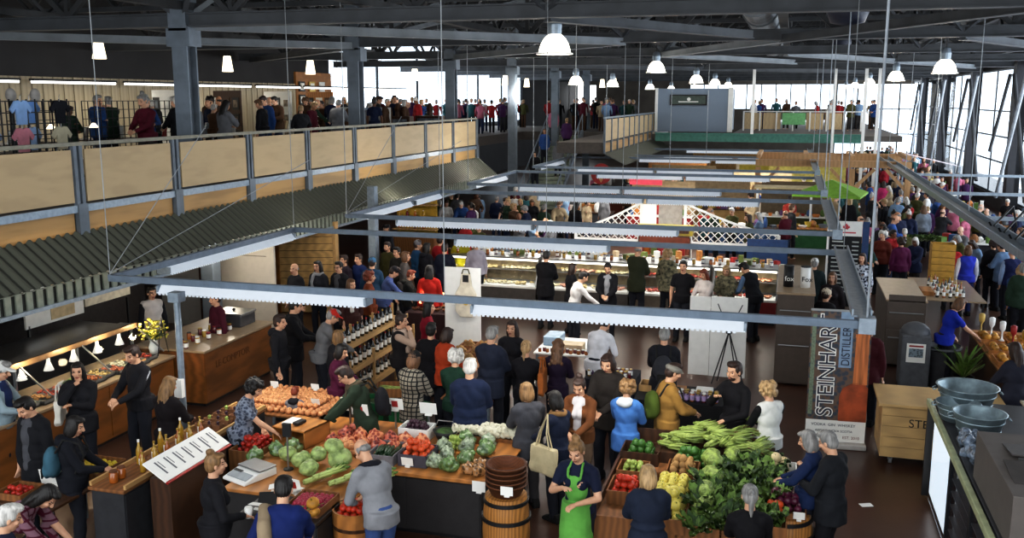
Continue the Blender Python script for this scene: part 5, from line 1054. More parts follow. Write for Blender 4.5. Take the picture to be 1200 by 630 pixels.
# ------------------------------------------------------------------ long deli case
def meat_mesh(seed, col):
    q = random.Random(seed); b = M()
    for j in range(14): b.ell((q.uniform(-.2, .2), q.uniform(-.12, .12), .02+q.uniform(0, .03)), (q.uniform(.04, .07), q.uniform(.03, .05), .025), 7, 5)
    return b.mesh('cuts', H('cuts_'+col.strip('#'), col, rough=.35, var=.3, scale=12), True)
cuts = [meat_mesh(i, c) for i, c in enumerate(('#c26a5a', '#d9a08a', '#e6d8b0', '#a84a40', '#d8c08a', '#c98a6a'))]
segs = [(-8.2, -5.9, 'pale cheese', (2, 4, 2)), (-5.8, -3.6, 'cheese and cold cut', (2, 1, 4)), (-3.5, -1.7, 'raw meat', (0, 3, 1)), (-1.6, -.15, 'cured meat', (0, 3, 5))]
for i, (x0, x1, nm, cc) in enumerate(segs):
    e = empty('deli_case', f'glass fronted {nm} case, {ORD[i]} from the left of the long deli line', 'display case', ((x0+x1)/2, 22.7, 0)); a = (x1-x0)/2
    obj('base', M().box(-a, a, -.45, .5, .08, .55), (H('case_base', '#4b4642'), H('case_base', ''), H('taupe_base', '#77695a'), H('red_base', '#7d1518', rough=.35))[i], e); obj('plinth', M().box(-a+.03, a-.03, -.4, .45, 0, .08), black, e); obj('shelf', M().box(-a, a, -.45, .5, .55, .6), white, e)
    obj('front_glass', M().quad((-a, -.45, .6), (a, -.45, .6), (a, -.2, 1.25), (-a, -.2, 1.25)), glassm, e); obj('top', M().box(-a, a, -.22, .5, 1.25, 1.29), stain, e); obj('upper_shelf', M().box(-a, a, -.05, .4, .92, .94), stain, e); obj('back_panel', M().box(-a, a, .46, .5, .6, 1.25), H('case_back_cream', '#b7a27c', var=.2, scale=6), e)
    for x in (-a, a): obj('end_panel', M().prism([(-.45, .6), (.5, .6), (.5, 1.25), (-.2, 1.25)], x-.015, x+.015, 'x'), stain, e)
    obj('lamp_strip', M().box(-a, a, -.2, -.14, 1.2, 1.24), mat('case_glow', (1, .9, .72), emit=3, var=0), e)
    n = int((x1-x0)/.42)
    for k in range(n*2):
        y = 22.45 if k < n else 22.75; z = .6 if k < n else .94
        one('deli_tray', cuts[cc[k % 3]], f'tray of {nm} in the {ORD[i]} deli case', 'food tray', (x0+.25+.42*(k % n), y+.1, z), 0, 1, f'{nm} trays')
    area('case', ((x0+x1)/2, 22.55, 1.18), (0, 0, 0), x1-x0-.1, .1, 14, (1, .9, .75))
for k in range(40): bottle(-8.1+.2*k, 22.75+.12*(k % 2), 1.29, 'small pot or jar on top of the long deli line', (amber, redj, honey, purj)[k % 4], (white, gold, black)[k % 3], .13, .04, cardm if k % 2 else None, 'jars on top of the deli line', 'jar', 'jar', True)
for k in range(8): one('deli_box', M().box(-.14, .14, -.1, .1, 0, .12).mesh('carton', (cardm, H('olive_carton', '#6c7a3c'), H('beige_box', '#cbb393'))[k % 3]), f'small carton on top of the deli line, {ORD[k]} from the left', 'box', (-7.5+.95*k, 23.05, 1.29), .2*k)
cab_counter('back_counter', 'long pale work counter behind the deli cases', 'counter', -8.5, .2, 24.6, 25.3, .95, H('taupe_base', ''), white, face='y', panels=8)
q = random.Random(5)
for k in range(46):
    x = -8.3+.18*k; h = q.uniform(.08, .3)
    one('carton', M().box(-.06, .06, -.07, .07, 0, 1).mesh('carton', (cardm, wood, H('beige_box', ''), steel, redm, H('olive_carton', ''))[q.randrange(6)]), 'small carton among the goods on the pale work counter', 'box', (x, 24.9+q.uniform(-.2, .2), .95), q.uniform(0, 1), (1, 1, h), 'cartons on the pale work counter')
# lattice fences, mirrored, with white frames
lat = H('lattice_white', '#e4e2dc', rough=.6)
def lattice(x0, x1, y, ztop0, ztop1, label):
    e = empty('lattice_fence', label, 'fence', (0, y, 0)); b = M(); st_ = .22; L_ = x1-x0; topf = lambda x: ztop0+(ztop1-ztop0)*(math.sin((x-x0)/L_*math.pi/2) if ztop1 > ztop0 else 1-math.sin((1-(x-x0)/L_)*0+(x-x0)/L_*math.pi/2))
    topf = lambda x: ztop0+(ztop1-ztop0)*((x-x0)/L_)**1.4 if ztop1 > ztop0 else ztop1+(ztop0-ztop1)*((x1-x)/L_)**1.4
    zb = 1.0; k = x0-2
    while k < x1:
        for sgn in (1, -1):
            pts = []; 
            for j in range(60):
                t = j*.035; x = (k+t) if sgn > 0 else (k+2-t); z = zb+t
                if x0 <= x <= x1 and z <= topf(x): pts.append((x, z))
            if len(pts) > 1: b.bar((pts[0][0], 0, pts[0][1]), (pts[-1][0], 0, pts[-1][1]), .06, .02)
        k += st_
    o = obj('lattice', b, lat, e)
    for i in range(10): xa = x0+L_*i/10; xb = x0+L_*(i+1)/10; obj('top_trim', M().bar((xa, 0, topf(xa)), (xb, 0, topf(xb)), .05, .06), white, e)
    obj('post', M().box(x0-.04, x0+.04, -.04, .04, 0, max(topf(x0), 1)), white, e); obj('post', M().box(x1-.04, x1+.04, -.04, .04, 0, topf(x1)), white, e); obj('bottom_rail', M().box(x0, x1, -.03, .03, .96, 1.02), white, e); return e
lattice(-6.2, -4.2, 28.2, 1.3, 2.15, 'white curved lattice fence left of the yellow stall sign'); lattice(-2.9, -.2, 28.2, 2.15, 1.3, 'white curved lattice fence right of the yellow stall sign')
tag(obj('partition', M().box(-4.15, -3.75, 28.1, 28.2, 0, 2.1), white), 'white wall panel left of the yellow stall sign', 'panel'); tag(obj('partition', M().box(-3.7, -3.0, 28.3, 28.4, 0, 2.2), H('warm_grey_panel', '#a09a94')), 'warm grey wall panel behind the yellow stall sign', 'panel')
e = empty('stall_sign', 'yellow stall sign box with dark lettering band', 'sign', (-3.3, 27, 0)); obj('sign_box', M().box(-.85, .75, -.05, .35, 1.35, 1.62), H('sign_yellow', '#a8953c', rough=.5), e, bevel=.01); obj('letter_band', M().box(-.75, .65, -.06, -.05, 1.42, 1.52), dwood, e); obj('goods_board', M().box(-.8, .7, .0, .3, .5, 1.3), H('wine_red_board', '#8a4a34'), e)
for x in (-.8, .7): obj('post', M().box(x-.03, x+.03, 0, .1, 0, 1.4), white, e)
for k in range(7): tag(obj('preserve_box', M().box(-4.1+.2*k, -3.95+.2*k, 26.85, 26.93, .8, 1.1), (redm, amber, H('olive_carton', ''))[k % 3]), 'reddish packet on the yellow signed stall', 'packet', 'packets on the yellow signed stall')
tag(obj('packet_ledge', M().box(-4.2, -2.6, 26.8, 27.0, 0, .8), H('taupe_base', '')), 'narrow taupe ledge below the yellow stall sign', 'ledge')
tag(obj('blue_panel', M().box(-1.0, .05, 25.9, 25.98, 0, 1.5), H('deep_blue_vinyl', '#20406e', rough=.5)), 'deep blue vinyl stall panel right of the lattice', 'panel')
# fridges
def fridge(x, y, w, d, h, label):
    e = empty('fridge', label, 'fridge', (x, y, 0)); obj('body', M().box(0, w, 0, d, .05, h-.04), brown, e, bevel=.01); obj('top', M().box(-.02, w+.02, -.02, d+.02, h-.04, h), ltop, e, bevel=.01)
    for z in (.55, 1.25): obj('door', M().box(.03, w-.03, -.02, 0, z-.45, z+.2), brown, e)
    for z in (.85, 1.55): obj('handle', M().tube([(.05, -.05, z*h/1.9), (w-.05, -.05, z*h/1.9)], .012), stain, e)
    return e
fridge(-.1, 17.5, .64, 3.0, 1.75, 'dark brown boxy counter right of the deli line'); fridge(1.95, 19.4, .72, 2.4, 1.35, 'dark brown boxy counter right of the banner')
for k, (x, c) in enumerate(((.08, black), (.38, white))):
    e = empty('tall_tin', 'black tall tin on the left brown counter' if k == 0 else 'white tall tin with black letters on the left brown counter', 'tin', (x, 18.1, 1.75)); obj('body', M().lathe([(.09, 0), (.09, .38)], n=18), c, e, True); obj('lid', M().lathe([(.092, .38), (.092, .4)], n=18), black, e); 
    text('lettering', 'Fox' if k else 'fox', .13, white if k == 0 else black, e, (-.07, -.097, .12), (R(90), 0, 0), .003)
# menu board with maple leaf
e = empty('menu_board', 'black chalk menu board with blue frame and white maple leaf header', 'menu board', (1.35, 23.5, 0)); obj('board', M().box(-.36, .36, 0, .04, .3, 2.0), H('chalkboard', '#17191c', rough=.8), e); obj('header', M().box(-.36, .36, -.01, .04, 2.0, 2.35), white, e)
obj('side_panel', M().box(.37, .52, 0, .05, 0, 2.35), H('deep_blue_vinyl', ''), e); obj('side_panel', M().box(-.42, -.37, 0, .05, 0, 2.35), white, e)
ml_ = [(0, .1), (.03, .05), (.05, .06), (.045, .02), (.09, .03), (.075, 0), (.1, -.01), (.04, -.05), (.05, -.07), (0, -.06)]; pol = ml_+[(-x, y) for x, y in ml_[::-1][1:-1]]
obj('maple_leaf', M().prism([(x*.9, 2.22+y*.9) for x, y in pol], -.02, -.01, 'y'), H('maple_red', '#b83c46'), e); obj('header_text', M().box(-.22, .22, -.015, -.01, 2.07, 2.1), H('maple_red', ''), e); b = M()
for k in range(14): b.box(-.3, -.3+.25+.06*(k*7 % 5)*.6, -.006, 0, 1.85-.1*k, 1.88-.1*k); b.box(.15, .3, -.006, 0, 1.85-.1*k, 1.88-.1*k)
obj('chalk_lines', b, H('chalk', '#b9bdb9'), e)
# ------------------------------------------------------------------ banner, distillery cart
bf = H('banner_brick', '#6a5446', rough=.5, kind='vor', scale=14, col2=lin('#39404c')); e = empty('roll_banner', 'tall printed distillery banner with a copper still picture', 'banner', (.86, 14.5, 0), R(4))
obj('stand_base', M().box(-.46, .44, -.12, .12, 0, .09), H('banner_base', '#b9b5b0', rough=.4), e, bevel=.02)
obj('sheet', M().box(-.44, .42, -.012, 0, .09, 2.12), bf, e); obj('pole', M().tube([(0, .03, .05), (0, .03, 2.12)], .015), stain, e); obj('top_bar', M().box(-.45, .43, -.02, .01, 2.1, 2.13), stain, e)
wp = obj('white_panel', M().box(-.44, .42, -.017, -.012, .09, .42), cardm, e); obj('pale_strip', M().box(-.42, -.36, -.017, -.012, .5, 2.05), H('map_green', '#7c8a74', rough=.6, kind='vor', scale=30), e)
text('title_outline', 'STEINHART', .33, cardm, e, (-.075, -.022, .48), (R(90), R(-90), 0), .002, .92, off=.014); text('banner_title', 'STEINHART', .33, H('letter_navy', '#1a2038'), e, (-.075, -.03, .48), (R(90), R(-90), 0), .001, .92, off=-.002)
obj('blue_strip', M().box(-.02, .16, -.02, -.014, 1.25, 2.1), H('pale_blue_strip', '#8fa6bf'), e); text('strip_text', 'DISTILLERY', .17, H('letter_navy', ''), e, (.13, -.026, 1.28), (R(90), R(-90), 0), .002, .8)
text('footer_text', 'VODKA  GIN  WHISKEY', .06, H('letter_navy', ''), e, (-.36, -.021, .33), (R(90), 0, 0), .001); text('footer_text', 'ARISAIG, NOVA SCOTIA', .05, H('letter_navy', ''), e, (-.3, -.021, .24), (R(90), 0, 0), .001); text('footer_text', 'EST. 2010', .06, H('copper_letters', '#7a3a1c'), e, (.1, -.021, .14), (R(90), 0, 0), .001)
cop = H('copper', '#d6824a', rough=.35, var=.3, scale=3, aniso=(6, 1, .4)); copd = H('copper_dark', '#b5552c', rough=.4, var=.3, scale=4)
st_ = obj('still_column', M().prism([(.2, 1.0), (.4, 1.0), (.395, 1.75), (.36, 1.79), (.25, 1.79), (.21, 1.75)], -.024, -.014, 'y'), cop, e); obj('still_pot', M().prism([(.02, .42), (.42, .42), (.42, .95), (.36, 1.02), (.2, 1.02), (.06, .93), (.02, .8)], -.024, -.014, 'y'), copd, e); obj('still_rim', M().prism([(.2, 1.72), (.4, 1.72), (.4, 1.77), (.2, 1.77)], -.03, -.014, 'y'), cop, e)
e = empty('distillery_cart', 'pale plank cart on castors with black lettering', 'cart', (2.1, 14.35, 0)); pl_ = H('pale_pine_plank', '#cba871', rough=.55, var=.1, scale=2, kind='wood', aniso=(.3, 1, 3))
for k in range(5): obj('front_plank', M().box(-.64, .95, -.42, -.39, .13+.155*k, .28+.155*k), pl_, e, bevel=.003)
for k in range(5): obj('side_plank', M().box(-.66, -.63, -.42, .45, .13+.155*k, .28+.155*k), pl_, e, bevel=.003)
obj('frame', M().box(-.62, .93, -.38, .44, .14, .85), dwood, e); obj('lid', M().box(-.72, 1.0, -.5, .52, .9, .94), pl_, e, bevel=.005)
for x in (-.5, .8):
    for y in (-.3, .35): c_ = obj('castor', M().tube([(x-.02, y, .05), (x+.02, y, .05)], .05, 14), H('castor_grey', '#77797c'), e); obj('castor_fork', M().box(x-.03, x+.03, y-.02, y+.02, .06, .14), stain, c_)
text('painted_letters', 'STEINHART', .17, H('burnt_black', '#191310'), e, (-.3, -.425, .6), (R(90), 0, 0), .002, 1.0)
# bin, dustbin
e = empty('recycling_bin', 'grey recycling bin with domed top and printed notice', 'bin', (2.35, 18.2, 0)); obj('body', M().box(-.25, .25, -.25, .25, 0, 1.0), H('bin_grey', '#5c5e63', rough=.5), e, bevel=.03); obj('dome', M().ell((0, 0, 1.0), (.26, .26, .2), 18, 10), H('bin_grey', ''), e, True); obj('notice', M().box(-.16, .16, -.262, -.25, .5, .85), cardm, e); obj('notice_print', M().box(-.12, .12, -.268, -.262, .6, .76), H('notice_blue', '#7d8c96', kind='vor', scale=30, var=.3), e); obj('notice_heading', M().box(-.12, .12, -.268, -.262, .79, .82), redm, e)
e = empty('dustbin', 'round grey waste bin right of the recycling bin', 'bin', (2.85, 18.3, 0)); obj('shell', M().lathe([(.24, 0), (.3, .72), (.32, .72), (.32, .76), (.28, .76), (.22, .05)], n=24), H('bin_grey', ''), e, True); obj('bag_liner', M().lathe([(.29, .68), (.325, .77), (.3, .78), (.26, .4)], n=24, cap=False), black, e, True)
e = empty('potted_plant', 'tall green sword leaved plant beside the lower right stand', 'plant', (3.15, 17.9, 0)); obj('pot', M().lathe([(.14, 0), (.2, .32), (.17, .32), (.12, .04)], n=18), black, e, True); link('leaves', leafbunch('leaves', 18, .6, .07, [H('bright_leaf', '#6f9a3a', rough=.5), leafm, leafl], 2, .1, .02, 1.25, .05), e, (0, 0, .3))
# ------------------------------------------------------------------ beer table, crates
table('tasting_table', 'pale wooden tasting table with bottles right of the brown counter', 2.9, 4.2, 21.9, 24.6, .9, ltop, legm=black)
for k in range(22): bottle(3.25+.13*(k % 5), 22.2+.35*(k//5), .9, 'bottle in the group on the pale tasting table', (dglass, amber, dglass, honey)[k % 4], (gold, white, redm)[k % 3], (.3, .26, .22)[k % 3], .036, cardm, 'bottles on the tasting table')
for k in range(6): crate(3.55, 24.0, .9+.16*k, .5, .4, .15, f'yellow slatted crate in the tower on the tasting table, {ORD[k]} from the bottom', m=H('yellow_crate', '#b48a34', rough=.5))
tag(obj('wooden_tray', M().box(2.95, 3.2, 22.3, 22.9, .9, 1.0), wood, bevel=.01), 'small wooden box at the left end of the tasting table', 'box')
# right fruit stand
e = cab_counter('craft_stand', 'dark wood stand with carved goods at the right edge', 'stand', 3.5, 4.8, 15.2, 19.6, .8, dwood, wood, panels=4)
for k in range(10): crate(3.7+.45*(k % 2), 15.6+.8*(k//2), .8, .4, .55, .08, 'shallow tray of golden produce on the right craft stand', m=wood, group='trays on the right craft stand'); heap('golden_squash', squash, 'golden gourd in a tray on the right craft stand', 'gourd', 'golden gourds', 3.55+.45*(k % 2), 3.85+.45*(k % 2), 15.4+.8*(k//2), 15.8+.8*(k//2), .83, 5, .065, seed=k+70)
for k in range(5):
    e = empty('goblet', 'tall carved wooden goblet on the right stand', 'goblet', (3.6+.12*k, 19.1-.3*k, .88), 0, 'goblets on the right stand'); obj('cup', M().lathe([(.05, 0), (.015, .04), (.015, .16), (.05, .22), (.055, .34), (.03, .36)], n=14), (H('pale_gold_wood', '#c9a95c'), white, white, redm, honey)[k], e, True)
# ------------------------------------------------------------------ lower right chilled case with buckets
e = empty('chilled_case', 'black framed chilled case with a lit glass side at lower right', 'display case', (1.9, 10.2, 0)); obj('body', M().box(.08, 1.25, -1.9, 2.7, .05, 1.3), H('case_black', '#17181b', rough=.35), e, bevel=.02)
obj('worktop', M().box(.05, 1.28, -1.9, 2.75, 1.3, 1.34), H('worktop_dark', '#35363a', rough=.4), e, bevel=.01); obj('edge_trim', M().box(-.03, .03, -1.9, 2.75, 1.26, 1.345), H('green_white_trim', '#aeb58f', rough=.35), e, bevel=.01)
obj('lit_side', M().box(.05, .08, .9, 2.5, .15, 1.15), mat('lit_panel', (.93, .97, 1), emit=1.1, var=0), e); obj('side_glass', M().box(-.01, .0, -1.8, 2.2, .2, 1.2), glassm, e)
for y in (-1.85, -.45, .8, 2.65): obj('frame_post', M().box(-.02, .06, y-.03, y+.03, .05, 1.3), black, e)
for k in range(6): obj('shelf_rack', M().box(0, .3, -1.8, .7, .3+.15*k, .31+.15*k), stain, e)
def bucket(x, y, z, r, h, label, hd=True):
    e = empty('galvanized_bucket', label, 'bucket', (x, y, z)); gm = H('zinc', '#93a6ae', rough=.4, metal=.45, var=.2, scale=8); obj('shell', M().lathe([(r*.72, 0), (r*.98, h*.97), (r*1.03, h), (r*.97, h*1.01), (r*.92, h*.95), (r*.68, .02)], n=32), gm, e, True)
    for z_ in (.3, .7): obj('ridge', M().lathe([(r*(.72+.27*z_)+.004, h*z_-.01), (r*(.72+.27*z_)+.012, h*z_), (r*(.72+.27*z_)+.006, h*z_+.01)], n=32, cap=False), gm, e, True)
    for s in (-1, 1): obj('handle', M().tube([(s*r, -.06, h*.85), (s*(r+.04), -.05, h*.78), (s*(r+.04), .05, h*.78), (s*r, .06, h*.85)], .008, 6), gm, e)
    return e
for (px, py, dz, r, l) in ((1132, 452, .3, .36, 'large galvanized tub at the back of the chilled case top'), (1121, 471, .22, .25, 'small galvanized tub tucked between the two larger tubs'), (1146, 483, .28, .29, 'galvanized tub at the front of the row on the chilled case')): x, y = at(px, py, 1.34+dz); bucket(x+.02, y, 1.345, r, dz, l)
e = empty('grey_cabinet_box', 'big grey-brown box with folded flaps on the chilled case', 'box', (2.4, 9.3, 1.345)); gb_ = H('warm_grey_board', '#5f5955', rough=.6, var=.05); obj('body', M().box(-.42, .7, -.75, .95, 0, .5), gb_, e, bevel=.008); obj('flap', M().cb((0, -.2, .515), (.7, .5, .012), 0, .08), H('dark_flap', '#46413f'), e); obj('flap', M().cb((.1, .4, .52), (.7, .45, .012), 0, -.1), H('dark_flap', ''), e); obj('finger_hole', M().ell((.2, -.705, .3), (.025, .01, .025)), black, e); obj('latch', M().box(-.2, .2, .12, .16, .51, .53), stain, e)
b = M(); q = random.Random(3)
for k in range(16): b.ell((q.uniform(-.08, .1), q.uniform(-.35, .3), q.uniform(.03, .2)), (q.uniform(.05, .08), q.uniform(.06, .11), .07), 9, 7)
me = remesh(b, .012, 1, 'plastic_wrap'); fold(me, .015, 22); me.materials.append(H('crumpled_plastic', '#77879a', rough=.15, spec=1, var=.4, scale=20, bump=.8, bscale=30)); one('plastic_wrap', me, 'crumpled clear plastic wrap beside the big grey box', 'plastic wrap', (2.08, 10.85, 1.33))
table('serving_counter', 'pale cream counter top behind the chilled case at right edge', 3.25, 4.4, 11.6, 14.2, 1.05, H('cream_top', '#c9bfa8', rough=.4))
tag(obj('paper_scrap', M().cb((1.17, 12.4, .004), (.16, .1, .004), .4), cardm), 'white paper scrap on the open floor', 'paper'); tag(obj('paper_scrap', M().cb((.5, 13.6, .004), (.08, .06, .004), .9), cardm), 'small paper scrap near the foot of the banner', 'paper')
# ------------------------------------------------------------------ the people of the photograph, nearest first
S = stand_at; NV = '#1c2030'; BK = '#1c1c21'; JN = '#2c3a55'
plaidm = clothm('#7d776c', 'plaid', '#0f1013', 5); maroon = clothm('#7a5a66', 'plaid', '#4a1024', 4); flor = H('floral_cloth', '#7d8594', rough=.85, kind='vor', scale=22, col2=lin('#3a4152')); camo = H('camo_cloth', '#8a8468', rough=.85, kind='noise', scale=14, col2=lin('#2a2c22')); bplaid = clothm('#3a5a80', 'plaid', '#c9d2da', 6); batik = H('black_white_pattern', '#c6ccd6', rough=.85, kind='vor', scale=16, col2=lin('#1a2238'))
S(4, 423, 1.78, -70, 'person in white cap and pale blue-grey shirt at the far left edge', top='shirt', tc='#8fa0a8', hat='cap', hatc='#d8d8d4', hc='gry', ex=[('inner', '#1e2a50')], pose='hold')
S(24, 467, 1.8, 170, 'person in open black jacket and grey t-shirt, short dark hair, facing us at left', top='coat', tc='#16171c', hc='blk', ex=[('inner', '#4a4b50')], pose='down')
a = S(90, 424, 1.68, -150, 'long dark haired person in black jacket at the hot food counter', g='f', top='coat', tc=BK, hair='long', hc='blk', pose='chin')
tote(a, '#d6d2c8', 'white cloth tote bag on the shoulder of the long haired person at left', 1, .9)
S(152, 405, 1.82, 165, 'person in black track jacket with white sleeve stripe, looking down by the hot counter', top='sweater', tc=BK, hc='brn', ex=[('stripe', '#c9c9cc')], pose='hold')
a = S(90, 487, 1.66, -60, 'dark haired person with a teal rucksack beside the lemons', top='sweater', tc='#14161e', hair='bob', hc='blk', g='f', pose='hold', ex=[('hood', '#14161e')])
backpack(a, '#3c6070', 'soft teal rucksack worn by the dark haired person at lower left')
S(200, 440, 1.65, -10, 'blonde long haired person in dark clothes behind the steel pole', g='f', top='coat', tc='#1a1518', hair='long', hc='dbl', pose='hold')
S(66, 572, 1.74, -72, 'person in maroon plaid shirt stooping over the lower left table', top='shirt', tc=maroon, hair='long', hc='blk', g='f', pose='bend')
S(14, 590, 1.72, -40, 'white haired person at the bottom left corner', top='coat', tc='#1b2036', hc='wht', pose='hold')
cupp = S(251, 530, 1.68, -48, 'vendor in black sweater with dark blond hair holding a paper cup', g='f', top='sweater', tc='#18181d', hair='bun', hc='dbl', pose='carry')
a = S(333, 556, 1.78, 20, 'person in deep blue jacket with a tan shawl over the right shoulder', top='coat', tc='#14245a', hc='blk', pose='reach', ex=[('shawl', '#8c7c66')])
S(303, 445, 1.66, -72, 'vendor with curly dark hair and blue-grey patterned t-shirt at the till', g='f', top='tee', tc=flor, hair='curly', hc='blk', pose='reach')
S(346, 452, 1.15, 10, 'small child with reddish hair and grey top behind the till', top='tee', tc='#77777c', hc='red', pose='hold', ex=[('hood', BK)])
a = S(398, 430, 1.76, 112, 'person in dark green jacket and glasses leaning over the net bags', top='coat', tc='#2c3a2c', hc='brn', pose='reach2', ex=[('glasses', BK), ('scarf', '#5a5040')]); backpack(a, BK, 'black rucksack on the person in the green jacket')
S(419, 515, 1.77, 58, 'grey haired person in light grey fleece and blue jeans picking tomatoes', g='m', top='sweater', tc='#8b8c90', lc='#3b5282', legs='jeans', hair='bald', hc='gry', pose='hunch', ex=[('glasses', BK), ('scarf', '#1b1c24')])
S(327, 368, 1.74, -80, 'person in black hooded top standing by the serving desk corner', top='sweater', tc=BK, hc='brn', ex=[('hood', BK)], pose='stand')
S(349, 349, 1.86, -60, 'tall person in black behind the hooded person near the desk', top='coat', tc='#101015', hc='blk', pose='hold')
S(394, 362, 1.78, -55, 'person in red cap and grey sweater reaching to the wine shelf', top='sweater', tc='#6c6c6e', hat='cap', hatc='#b02a20', hc='gry', pose='reach')
S(396, 386, 1.6, -30, 'fair haired person in black coat left of the wine shelf', g='f', top='coat', tc=BK, hair='bob', hc='dbl')
S(402, 403, 1.62, -85, 'dark haired person in burgundy top with chin raised by the wine shelf', g='f', top='cardigan', tc='#4a1230', hair='bob', hc='blk', pose='hold')
a = S(487, 410, 1.72, -15, 'person in black and white plaid shirt with black beanie behind the net bags', top='coat', tc=plaidm, hat='beanie', hatc='#1a1a1c', hair='bob', hc='lbr', pose='hold')
S(551, 419, 1.84, 12, 'white haired broad person in navy jacket with back to us', g='b', top='puffer', tc='#1a2540', hc='wht', pose='hold', lc='#1b2238')
S(535, 408, 1.7, 5, 'curly white haired person in dark green top partly hidden by the navy jacket', g='f', top='sweater', tc='#1c3a2c', hair='curly', hc='wht', pose='hold')
S(526, 383, 1.68, -25, 'brown haired person in rust orange jacket with back to us', g='f', top='puffer', tc='#a23c1c', hair='bob', hc='brn', pose='hold')
S(578, 381, 1.85, -10, 'tall grey haired person in slate blue coat behind the navy jacket', g='b', top='coat', tc='#262c3e', hair='short', hc='gry', pose='hold')
S(470, 367, 1.7, -75, 'brown haired person in dark vest and beige scarf, hand at the chin', g='f', top='vest', tc='#1d1a1c', hair='bun', hc='brn', pose='chin', ex=[('sleeves', '#b39a88'), ('scarf', '#b8a292')])
S(502, 352, 1.7, -60, 'person in crimson top right of the beige scarf shopper', g='f', top='sweater', tc='#8a1428', hair='long', hc='blk')
a = S(617, 398, 1.68, 5, 'blonde ponytail person in black top carrying an orange bag', g='f', top='sweater', tc='#121117', hair='pony', hc='bld', pose='hold'); tote(a, '#9a5a28', 'orange-brown handbag on the blonde ponytail shopper', 1, .95)
S(655, 396, 1.66, 0, 'wavy brown haired person in dark purple top with back to us', g='f', top='sweater', tc='#20142a', hair='wavy', hc='lbr', pose='hold')
S(616, 447, 1.66, 35, 'blond bobbed person in charcoal grey coat left of the tote bag', g='f', top='coat', tc='#45464c', hair='bob', hc='dbl', pose='hold', lc='#3c3a3c')
a = S(648, 457, 1.66, 62, 'dark haired person in navy top with a cream tote bag', g='f', top='sweater', tc='#1b2338', hair='bob', hc='blk', pose='hold', ex=[('scarf', '#8a6a44')]); tote(a, '#c9bb98', 'cream canvas tote bag with dark round print above the green apron vendor', -1, .72)
a = S(678, 443, 1.68, 172, 'person in white tank top and brown cardigan looking down, facing us', g='f', top='cardigan', tc='#6b4224', hair='bun', hc='brn', pose='hold', ex=[('inner', '#d8d4d6')], lc='#6e5a48')
S(711, 415, 1.82, 165, 'long haired person in dark leather jacket facing us behind the blue raincoat', top='coat', tc='#2a2522', hair='bob', hc='brn', pose='hold')
S(737, 444, 1.6, -8, 'short blond haired person in bright blue rain jacket with white hood', g='f', top='coat', tc='#4a78b8', hair='curly', hc='dbl', pose='hold', ex=[('hood', '#cfd4d8')], lc='#16161c')
a = S(792, 425, 1.76, -62, 'person in grey flat cap and mustard tan jacket with green rucksack', top='coat', tc='#94713a', hat='flatcap', hatc='#77756e', hc='brn', pose='hold', lc='#1a1e30'); backpack(a, '#4a5a22', 'olive green rucksack on the flat capped person')
a = S(779, 383, 1.78, 5, 'grey haired person in dark jacket with black rucksack behind the flat cap', top='coat', tc='#1c1d24', hc='gry', pose='hold'); backpack(a, '#33343a', 'black and grey rucksack on the grey haired person')
S(712, 372, 1.75, -15, 'person in white long sleeved shirt stooping at the white topped table', top='shirt', tc='#dddde2', hc='blk', pose='hunch')
glp = S(861, 423, 1.82, 140, 'bearded person in black shirt holding a drink near the banner', top='shirt', tc='#131216', hc='brn', pose='drink', ex=[('beard', '#33211a')], g='m')
S(898, 446, 1.66, 40, 'blonde curly haired person in white vest with black sleeves holding corn', g='f', top='vest', tc='#cfd0cc', hair='curly', hc='bld', pose='hold', ex=[('sleeves', '#101014')], lc='#23263a')
S(674, 517, 1.7, 170, 'vendor in bright green apron and navy t-shirt looking down', g='f', top='tee', tc='#141b33', hair='bun', hc='dbl', pose='phone', ex=[('apron', '#63a04a')], lc='#1a1a20')
S(759, 543, 1.62, 18, 'blonde bobbed person in navy quilted jacket before the leafy stand', g='f', top='puffer', tc='#1e2638', hair='bob', hc='bld', pose='hold')
S(879, 566, 1.6, 8, 'person with silver ponytail and black top at the bottom right of the leafy stand', g='f', top='sweater', tc='#0f0e12', hair='pony', hc='gry', pose='hold')
S(967, 504, 1.72, 60, 'grey haired person in charcoal jacket alone on the open floor', top='coat', tc='#1b1d22', hc='gry', pose='phone', lc='#15151a')
S(944, 503, 1.64, 75, 'grey haired person in blue scarf just left of the charcoal jacket', g='f', top='sweater', tc='#1a2a50', hair='bob', hc='gry', pose='hold')
# along the deli cases
S(641, 293, 1.8, 0, 'person in black jacket with back to us at the cheese case', top='coat', tc='#111116', hc='blk', pose='hold')
S(671, 308, 1.6, -60, 'small dark haired person in black between the black jacket and white shirt', g='f', top='coat', tc='#15151a', hair='long', hc='brn')
S(687, 318, 1.72, -60, 'dark haired person in white shirt leaning by the deli line', top='shirt', tc='#dcd8d4', hc='blk', pose='reach')
S(712, 308, 1.7, 180, 'person in grey t-shirt and open black jacket facing us', top='coat', tc='#16161b', hc='blk', ex=[('inner', '#8c8d92')], pose='hold')
S(749, 286, 1.88, -15, 'tall bald person in dark olive jacket at the meat case', top='coat', tc='#2c3020', hair='bald', hc='gry', pose='hold')
S(783, 291, 1.72, -20, 'blond person in camouflage jacket right of the olive jacket', g='f', top='coat', tc=camo, hair='curly', hc='bld')
S(801, 305, 1.76, 175, 'dark haired person in black printed t-shirt facing us', top='tee', tc='#131318', hc='blk', ex=[('emblem', '#999')] if False else [], pose='stand')
S(824, 315, 1.64, 150, 'red haired person in white top near the white display board', g='f', top='shirt', tc='#cfc6c2', hair='long', hc='red', pose='hold')
S(851, 311, 1.62, 170, 'blond person in camouflage top at the cured meat case', g='f', top='coat', tc=camo, hair='long', hc='bld', pose='hold')
